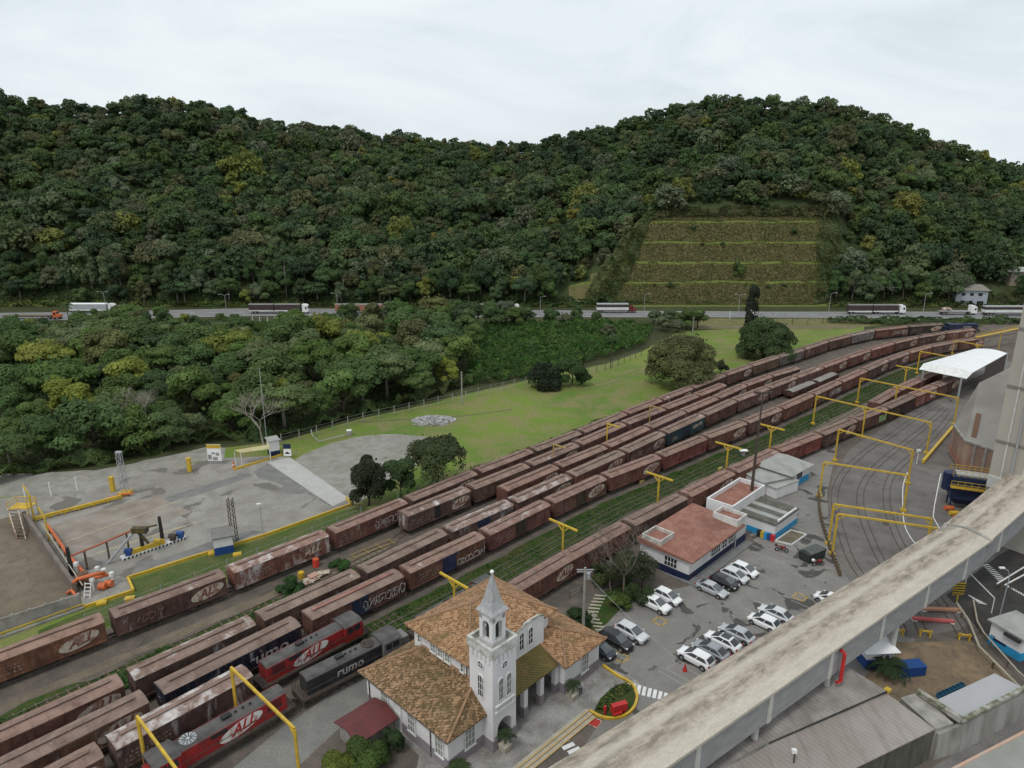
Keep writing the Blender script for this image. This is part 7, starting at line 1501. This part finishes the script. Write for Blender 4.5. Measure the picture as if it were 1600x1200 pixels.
# fences
def fence(label, P, step, h, m='concrete', wires=3, bent=False, cat='fence', r=.1):
    P = [Vector((p.x, p.y, 0)) for p in P]; c = P[0]; o = thing('wire_fence', label, cat, c); acc = 0; pts = []
    for a, b in zip(P[:-1], P[1:]):
        dd = b-a; ln = dd.length
        while acc < ln: pts.append(a+dd*(acc/ln)-c); acc += step
        acc -= ln
    for p in pts[:95]: mb = MB(); mb.bar(p, V3(p, h), r*1.6); mb.build('post', M[m], o)
    mb = MB()
    for a, b in zip(pts[:-1], pts[1:]):
        for k in range(wires): z = h*(k+1)/(wires+.3); mb.bar(V3(a, z), V3(b, z), .025)
    mb.build('wire', M['galv'], o); return o
fence('concrete post fence along the upper edge of the lawn by the wood', px((440,694),(500,679),(560,661),(640,643),(720,626),(830,599)), 4.0, 2.3)
fence('wire fence along the creepers left of the round olive tree', px((905,588),(950,577),(1003,556)), 3.5, 2.2, 'wood')
fence('white post fence below the highway near the dark double trailer', px((395,505),(430,506),(470,505),(496,501)), 3.0, 2.6, 'white', 2, r=.13)
fence('wire fence with thin posts along the highway verge at right', px((1190,507),(1300,505),(1420,507),(1500,508)), 6, 2.0, 'darksteel', 2)
fence('low wire fence between gravel lane and concrete yard at left', px((40,779),(75,776),(110,768),(143,764)), 4.0, 2.6, 'white', 2)
fence('thin fence along the grass strip beside the back row of wagons at left', [ST(18,-90.5), ST(30,-90.5), ST(44,-90.5), ST(62,-90.6)], 4.5, 2.2, 'galv', 3, r=.06)
fence('thin fence beside the back row near the umbrella tree', [ST(66,-90.8), ST(92,-90.6)], 4.5, 2.3, 'galv', 2, r=.06)
fence('rail fence along the front wagons by the small garden', px((890,935),(915,922)), 2.2, 1.1, 'wood', 2)
# ---------------------------------------------------------------- unloading yard at left
Y_ = thing('yellow_kerb_wall', 'low yellow kerb wall along the right edge of the concrete yard', 'kerb wall', at(550,789)); c = at(550,789)
P = px((541,780),(551,789),(420,836),(300,873),(200,905),(209,925),(131,951))
for a, b in zip(P[:-1], P[1:]): mb = MB(); mb.bar(a-c+Vector((0,0,.22)), b-c+Vector((0,0,.22)), .28, .44); mb.build('kerb_length', M['yellow'], Y_)
o = thing('yellow_guard_rail', 'thin yellow rail on grey kerb running out of view at left', 'rail', at(131,951)); c = at(131,951); e = at(-60,1020)-c; mb = MB(); mb.bar((0,0,.7), e+Vector((0,0,.7)), .12); mb.build('rail', M['yellow'], o); mb = MB(); mb.bar((0,0,.15), e+Vector((0,0,.15)), .4, .3); mb.build('kerb', M['concrete'], o)
for i in range(7): mb = MB(); p = e*(i/6); mb.bar(p, p+Vector((0,0,.7)), .08); mb.build('post', M['yellow'], o)
o = thing('panel_wall', 'pale concrete panel wall along the dirt yard at left', 'wall', at(126,948)); c = at(126,948); e = at(-60,1008)-c; mb = MB(); mb.extr([(0,0,0), e, e+Vector((0,0,1.9)), (0,0,1.9)], Vector((-e.y, e.x, 0)).normalized()*.2); mb.build('panel', M['concrete'], o)
for i in range(8): mb = MB(); p = e*(i/7); mb.bar(p, p+Vector((0,0,2.0)), .26); mb.build('pillar', M['concrete'], o)
o = thing('brown_wall', 'low brown stained wall slanting down from the yellow stairs', 'wall', at(40,815)); c = at(40,815); e = at(118,928)-c; mb = MB(); mb.bar((0,0,.9), e+Vector((0,0,.9)), .5, 1.8); mb.build('wall', mat('brown_stained_wall', (.2,.165,.14), (.14,.115,.1), .5, .9), o)
pipeline('white_pipe', 'thin pale pipe on top of the brown slanting wall', 'pipe', [at(62,826,1.0)+Vector((.5,0,.9)), at(125,924,1.0)+Vector((.5,0,.9))], .07, M['step'], False)
stx = thing('yellow_stairs', 'yellow railed platform with steep whitish stairs at far left', 'stairs', at(40,845)); c = at(40,845)
for q in (0, 1): a = at(27,843)-c + UX*0 + Vector((q*1.5,-.2*q,0)); mb = MB(); mb.bar(a, at(12,795,2.6)-c+Vector((q*1.6,0,0)), .16, .3); mb.build('stringer', M['oval'], stx)
for k in range(9): a = (at(27,843)-c).lerp(at(12,795,2.6)-c, (k+.5)/9); mb = MB(); mb.bar(a, a+Vector((1.5,-.1,0)), .3, .06); mb.build('tread', M['wood'], stx)
pf = at(12,795,2.6)-c; mb = MB(); mb.box(pf.x,pf.y,2.5,pf.x+3.2,pf.y+2.2,2.62)
for dx, dy in ((0,0),(3.2,0),(3.2,2.2),(0,2.2),(1.6,2.2)): mb.bar((pf.x+dx,pf.y+dy,0),(pf.x+dx,pf.y+dy,3.7),.09)
for z in (3.15,3.7): mb.bar((pf.x,pf.y+2.2,z),(pf.x+3.2,pf.y+2.2,z),.08); mb.bar((pf.x,pf.y,z),(pf.x,pf.y+2.2,z),.08); mb.bar((pf.x+3.2,pf.y,z),(pf.x+3.2,pf.y+2.2,z),.08)
mb.build('platform', M['yellow'], stx)
gf = thing('yellow_crane_post', 'tall yellow post with slanting head beside the yellow barrier', 'post', at(54,815)); mb = MB(); mb.bar((0,0,0),(0,0,4.6),.2); mb.bar((0,0,4.6),(-1.1,.6,6.2),.18); mb.build('post', M['yellow'], gf)
gf = thing('yellow_crane_post', 'second yellow post with slanting head inside the yellow barrier', 'post', at(77,845)); mb = MB(); mb.bar((0,0,0),(0,0,3.9),.2); mb.bar((0,0,3.9),(-1.1,.6,5.4),.18); mb.build('post', M['yellow'], gf)
o = thing('yellow_barrier', 'long yellow barrier beam at the rear of the concrete yard', 'barrier', at(55,815)); c = at(55,815); e = at(190,780)-c; mb = MB(); mb.bar((0,0,.55), e+Vector((0,0,.55)), .4, .5); mb.build('beam', M['yellow'], o)
for i in range(7): mb = MB(); p = e*(i/6); mb.bar(p, p+Vector((0,0,.4)), .25); mb.build('foot', M['yellow'], o)
pipeline('orange_pipe', 'orange red pipe lying behind the yellow barrier beam', 'pipe', [at(72,806,.5), at(180,776,.5), at(192,772,.5), at(208,771,.5)], .2, M['orange'])
pipeline('orange_pipe', 'thick orange pipe running down to the pump manifold', 'pipe', [at(74,820,.9), at(106,866,.9), at(134,898,.9)], .24, M['orange'])
pipeline('orange_pipe', 'raised orange pipe across the concrete yard to the hose boom', 'pipe', [at(112,868,3.0), at(150,853,3.0), at(212,826,3.0)], .16, mat('faded_orange', (.4,.13,.07), (.33,.12,.07), 2), True)
mf = thing('pump_manifold', 'tangle of orange pipes, white valves and pump drums by the yellow rail', 'pump manifold', at(145,915)); c = at(145,915)
for i, (P, r_) in enumerate((([(114,925,.2),(113,912,1.4),(120,905,2.2),(150,897,2.3),(163,895,1.8)],.26),([(140,905,1.2),(160,900,1.3),(178,895,1.4)],.22),([(118,930,.6),(112,922,.6),(104,927,.3)],.22))): mb = MB(); mb.tube([at(*p)-c for p in P], r_, 10); mb.build('orange_pipework', M['orange'], mf, smooth=True)
for i, (x, y) in enumerate(((161,921),(171,917))): mb = MB(); p = at(x, y)-c; mb.cyl((p.x,p.y,.5),.5,.9,'x',14); mb.build('drum', M['orange'], mf)
for i, (x, y) in enumerate(((131,912),(137,917))): mb = MB(); p = at(x, y)-c; mb.cyl((p.x,p.y,.8),.75,1.6,'z',14); mb.build('tank', M['rust'], mf)
for x, y in ((147,923),(177,914),(155,905),(165,908),(122,898)): mb = MB(); p = at(x, y)-c; mb.bar(V3(p,0), V3(p,2.0), .18); mb.cbox((p.x,p.y,1.7),(.5,.5,.5)); mb.build('valve', M['white'], mf)
ld = thing('small_ladder', 'small white step ladder below the pump manifold', 'ladder', at(136,935)); mb = MB()
for x in (-.4,.4): mb.bar((x,0,0),(x,.8,1.9),.1)
for k in range(4): mb.bar((-.4,.16+k*.2,.4+k*.45),(.4,.16+k*.2,.4+k*.45),.1)
mb.build('frame', M['white'], ld)
for bx, by, h, lb in ((113,899,4.4,'black post beside the pump manifold'),(224,862,3.2,'black post at the middle of the striped kerb'),(255,850,4.6,'tallest black post at the striped kerb')): pole('black_post', lb, bx, by, h, .32, 'black')
hb_ = thing('hose_boom', 'dark greasy hose boom head on a slanting grey strut', 'boom', at(168,882)); c = at(168,882); mb = MB(); e = at(212,828,4.2)-c; mb.bar((0,0,.1), e, .35, .3); mb.build('strut', M['galv'], hb_); mb = MB(); mb.cbox((e.x+.6,e.y,e.z),(2.2,.9,.8)); mb.bar(e, e+Vector((1.6,0,-2.2)), .3); mb.bar(e, e+Vector((3.0,.4,.6)), .2); mb.build('boom_head', mat('greasy_yellow', (.12,.09,.02), (.04,.035,.03), 1.5, .6), hb_)
hz = thing('striped_kerb', 'black and white striped kerb base in the concrete yard', 'kerb', at(192,877)); c = at(192,877); e = at(292,842)-c; n_ = Vector((-e.y, e.x, 0)).normalized(); mb = MB(); mb.extr([Vector((0,0,0)), e, e+n_*1.2, n_*1.2], (0,0,.35)); mb.build('kerb_block', M['white'], hz); mb = MB()
for i in range(17): p = e*((i+.2)/17); q = e*((i+.7)/17); mb.extr([p-n_*.02+Vector((0,0,.02)), q-n_*.02+Vector((0,0,.02)), q-n_*.02+e*.012+Vector((0,0,.362)), q+n_*.6+Vector((0,0,.362)), p+n_*.6+Vector((0,0,.362)), p-n_*.02+e*.012+Vector((0,0,.362))][:3] + [p-n_*.02+e*.012+Vector((0,0,.36))], (n_*-.01))
mb.build('black_stripes', M['black'], hz)
o = thing('yellow_pump', 'yellow pump bed with blue motor on the striped kerb', 'pump', at(205,866,.35)); c = at(205,866,.35); e = at(288,838,.35)-c; mb = MB(); mb.bar(Vector((0,0,.35)), e*.62+Vector((0,0,.35)), .6, .6); mb.build('bed', M['yellow'], o)
for q, k_ in ((-.04,'blue'),(.5,'yellow'),(.78,'darksteel'),(.93,'blue')): mb = MB(); p = e*q; mb.cyl((p.x,p.y,.7),.4,1.0,'x',10); mb.cbox((p.x,p.y,.3),(.7,.7,.6)); mb.build('motor', M[k_], o)
sh, Ps = pbuild('pump_hut', 'white hut with deep blue base and flat grey roof on the yard edge', 'hut', quad_from(at(336,869), at(366,863), 3.3), 2.7, 1.25, M['plaster'], M['blue'], mat('dark_grey_slab', (.2,.19,.18), (.16,.15,.14), 1, .9), .3, flat=True)
for i, (bx, by, lb) in enumerate(((159,944,'yellow block left of the zigzag kerb'),(203,937,'larger yellow block in the grass by the zigzag kerb'),(332,866,'yellow block left of the blue based pump hut'),(371,868,'yellow block right of the blue based pump hut'))): o = thing('yellow_block', lb, 'block', at(bx, by), R(20)); mb = MB(); mb.box(-.6,-.45,0,.6,.45,.35); mb.build('block', M['yellow'], o, bevel=.04); mb = MB(); mb.box(-.4,-.3,.35,.4,.3,.42); mb.build('top_plate', M['yellow'], o)
def lattice(label, bx, by, h, w_, m='galv'):
    o = thing('lattice_mast', label, 'mast', at(bx, by)); mb = MB()
    for x, y in ((-1,-1),(1,-1),(1,1),(-1,1)): mb.bar((x*w_,y*w_,0),(x*w_*.8,y*w_*.8,h),.09)
    k = int(h/.9)
    for i in range(k):
        z = i*h/k; z2 = (i+1)*h/k; s = 1 if i % 2 else -1
        for a, b in (((-s*w_,-w_,z),(s*w_,-w_,z2)),((-s*w_,w_,z),(s*w_,w_,z2)),((-w_,-s*w_,z),(-w_,s*w_,z2)),((w_,-s*w_,z),(w_,s*w_,z2))): mb.bar(a, b, .055)
    mb.build('lattice', M[m], o); return o
lm = lattice('lattice mast with orange base at the rear of the concrete yard', 196, 772, 7.8, .42); mb = MB(); mb.box(-.9,-.9,0,.9,.9,.5); mb.build('base', M['yellow'], lm); mb = MB(); mb.cbox((0,0,7.9),(1.0,.6,.3)); mb.build('lamp_head', M['galv'], lm)
lattice('bare lattice mast behind the blue based pump hut', 367, 846, 7.2, .4, 'darksteel')
o = pole('lamp_pole', 'slim lamp pole at the yellow kerb right of the pump hut', 411, 833, 5.0, .08, 'galv', False, 'lamp'); mb = MB(); mb.cbox((-.2,0,5.0),(.7,.3,.18)); mb.build('lamp_head', M['white'], o)
for bx, by, lb in ((177,768,'yellow gate pillar left of the lattice mast'),(297,737,'yellow gate pillar near the information sign')): o = thing('gate_pillar', lb, 'pillar', at(bx, by)); mb = MB(); mb.box(-.34,-.3,0,.34,.3,2.7); mb.build('pillar', M['yellow'], o); mb = MB(); mb.box(-.38,-.34,2.7,.38,.34,2.8); mb.build('cap', M['yellow'], o)
o = thing('information_sign', 'yellow topped information board at the yard gate', 'sign', at(337,726)); mb = MB(); mb.box(-1.35,-.06,.8,1.35,.06,4.2); bd = mb.build('board', M['cleanwhite'], o); mb = MB(); mb.box(-1.35,-.075,3.4,1.35,-.06,4.2); mb.build('yellow_band', M['yellow'], bd); mb = MB()
for i, (x, z, w_, h_) in enumerate(((-.9,1.6,.7,1.0),(.1,1.3,.9,.7),(.6,2.2,.7,.6),(-.2,2.4,.6,.4))): mb.box(x-w_/2,-.075,z-h_/2,x+w_/2,-.06,z+h_/2)
mb.build('picture_panels', M['concrete'], bd)
for x in (-1.2,1.2): mb = MB(); mb.bar((x,.1,0),(x,.1,4.0),.12); mb.build('post', M['galv'], o)
c = at(398,718); o = thing('yellow_shelter', 'pale yellow sheet shelter beside the white guard house', 'shelter', c); P = [at(376,708,2.6), at(421,702,2.6), at(421,695,2.9), at(366,704,2.9)]; mb = MB(); mb.extr([p-c for p in P], (0,0,.1)); mb.build('roof', mat('pale_yellow_sheet', (.46,.41,.22), (.4,.35,.18), .6, .7), o)
for p in (P[0], P[1], P[2], P[3]): mb = MB(); mb.bar(V3(p-c,0), V3(p-c,2.6), .1); mb.build('post', M['white'], o)
gh, Pg = pbuild('guard_house', 'small white guard house with dark blue base at the yard gate', 'guard house', quad_from(at(423,714), at(438,711), 2.4), 3.2, 1.1, M['plaster'], M['navy'], M['greyroof'], .4, flat=True)
o = thing('blue_sign', 'small blue and white car sign right of the guard house', 'sign', at(450,716)); mb = MB(); mb.box(-.75,-.05,.5,.75,.05,1.9); mb.build('lower_panel', M['cleanwhite'], o); mb = MB(); mb.box(-.75,-.05,2.1,.75,.05,3.0); mb.build('upper_panel', M['navy'], o); mb = MB(); mb.bar((0,.12,0),(0,.12,3.0),.1); mb.build('post', M['galv'], o); mb = MB(); mb.extr([(-.45,-.06,.95),(.45,-.06,.95),(.5,-.06,1.15),(.25,-.06,1.2),(.1,-.06,1.4),(-.2,-.06,1.4),(-.3,-.06,1.2),(-.5,-.06,1.15)], (0,-.012,0)); mb.build('car_symbol', M['black'], o)
o = thing('yellow_kerb_wall', 'orange yellow kerb in front of the yellow shelter', 'kerb wall', at(365,735)); c = at(365,735); e = at(440,712)-c; mb = MB(); mb.bar((0,0,.2), e+Vector((0,0,.2)), .3, .4); mb.build('kerb_length', M['yellow'], o)
pipeline('white_boom', 'white gate pipe lying from a white box on the lawn edge', 'pipe', [at(486,671,1.6), at(488,680,.8), at(498,690,.4), at(540,679,.8)], .1, M['galv'], False)
o = thing('white_box', 'white concrete box at the end of the white gate pipe', 'box', at(546,680)); mb = MB(); mb.box(-.5,-.45,0,.5,.45,1.1); mb.build('box_body', M['concrete'], o); mb = MB(); mb.box(-.54,-.49,1.1,.54,.49,1.2); mb.build('cap', M['white'], o)
for bx, by, lb in ((366,732,'orange and white traffic post before the shelter'),): o = thing('traffic_cone', lb, 'cone', at(bx, by)); mb = MB(); mb.tube([(0,0,0),(0,0,1.5)],.3,12,.12); mb.build('cone_body', M['orange'], o); mb = MB(); mb.cyl((0,0,.8),.235,.2,'z',12); mb.build('white_band', M['white'], o)
mb = MB()
for a, b in (((150,864),(320,812)),((130,872),(290,822)),((95,850),(285,780))): mb.bar(at(*a)+Vector((0,0,.028)), at(*b)+Vector((0,0,.028)), .12, .006)
tag(mb.build('yard_line', mat('pale_yellow_line', (.55,.47,.25), (.42,.38,.25), 1, .9)), kind='structure')
# heaps between the rows and on the lawn
def heap(name, label, cat, bx, by, rx, ry, h, n, size, cols, seed, m):
    rs = random.Random(seed); o = thing(name, label, cat, at(bx, by)); mb = MB()
    for i in range(n):
        a = rs.uniform(0, 6.28); r_ = math.sqrt(rs.random()); x, y = rx*r_*math.cos(a), ry*r_*math.sin(a); z = h*(1-r_**1.6)*rs.uniform(.55, 1); s = size*rs.uniform(.5, 1.2)
        mb.cbox((0,0,0), (s, s*rs.uniform(.6,1), s*rs.uniform(.4,.8)), Matrix.Translation((x, y, z)) @ Matrix.Rotation(rs.uniform(0,3), 4, 'Z') @ Matrix.Rotation(rs.uniform(-.5,.5), 4, 'X'))
    q = mb.build('rubble', m, o); q['kind'] = 'stuff'; return o
heap('stone_pile', 'flat pile of grey stones on the lawn by the fence', 'stone pile', 678, 657, 5.0, 2.6, 1.0, 420, .55, None, 1, mat('grey_rubble', (.42,.42,.42), (.26,.26,.26), 1.5, .9))
heap('stone_pile', 'small grey brown heap beneath the flat grey stone pile', 'stone pile', 672, 664, 4, 1.0, .3, 120, .4, None, 2, M['concrete'])
jp = thing('junk_pile', 'pile of white boards, orange rags and red and yellow drums between wagon rows', 'junk pile', at(490,907)); c = at(490,907); rs = random.Random(5)
for i, (x, y, w_, h_) in enumerate(((478,913,1.9,1.2),(487,908,2.0,1.3),(497,902,2.0,1.2),(506,899,1.6,1.0),(490,904,1.4,1.0))): mb = MB(); p = at(x, y)-c; mb.cbox((0,0,0),(w_,h_,.08), Matrix.Translation((p.x,p.y,.25+.08*i)) @ Matrix.Rotation(R(35)+rs.uniform(-.3,.3),4,'Z') @ Matrix.Rotation(rs.uniform(-.12,.12),4,'X')); mb.build('board', M['oval'] if i != 4 else mat('salmon_rag', (.5,.24,.17), (.4,.3,.24), 2), jp)
o = thing('red_drum', 'bright red drum behind the junk pile between wagon rows', 'drum', at(494,885)); mb = MB(); mb.cyl((0,0,.6),.48,1.2,'z',16); mb.build('drum_body', mat('vivid_red', (.65,.07,.04), (.5,.05,.04), 2, .6), o); mb = MB(); mb.cyl((0,0,1.22),.4,.06,'z',16); mb.build('lid', M['orange'], o)
o = thing('yellow_drum', 'yellow drum at the left end of the junk pile', 'drum', at(471,903)); mb = MB(); mb.cyl((0,0,.45),.45,.9,'z',16); mb.build('drum_body', M['yellow'], o); mb = MB(); mb.cyl((0,0,.92),.38,.06,'z',16); mb.build('lid', M['yellow'], o)
o = thing('track_ladder', 'yellowish ladder shaped track panel lying between wagon rows', 'track panel', at(556,868)); c = at(556,868); a = at(552,872)-c; b = at(611,848)-c; n_ = Vector((-(b-a).y, (b-a).x, 0)).normalized(); mb = MB()
for s in (-.55,.55): mb.bar(a+n_*s+Vector((0,0,.3)), b+n_*s+Vector((0,0,.3)), .1)
for k in range(4): p = a.lerp(b, k/3); mb.bar(p-n_*.9+Vector((0,0,.3)), p+n_*.9+Vector((0,0,.3)), .09)
mb.build('frame', M['dustyyellow'], o)
for bx, by, lb in ((1002,755,'small yellow switch lever in the green strip by the T post'),(1125,735,'rusty switch box beside the green strip tracks')): o = thing('track_switch', lb, 'switch', at(bx, by), TH); mb = MB(); mb.cbox((0,0,.3),(1.0,.5,.5)); mb.build('box', M['dustyyellow'], o); mb = MB(); mb.bar((.3,0,.5),(1.6,.3,.25),.08); mb.build('lever', M['dustyyellow'], o)
o = thing('white_cabinet', 'small white cabinet lid beside the track right of a T post', 'cabinet', at(1161,711)); mb = MB(); mb.box(-.35,-.3,0,.35,.3,.9); mb.build('cabinet_body', M['galv'], o); mb = MB(); mb.box(-.8,-.5,.9,.8,.5,1.1); mb.build('lid', M['cleanwhite'], o)
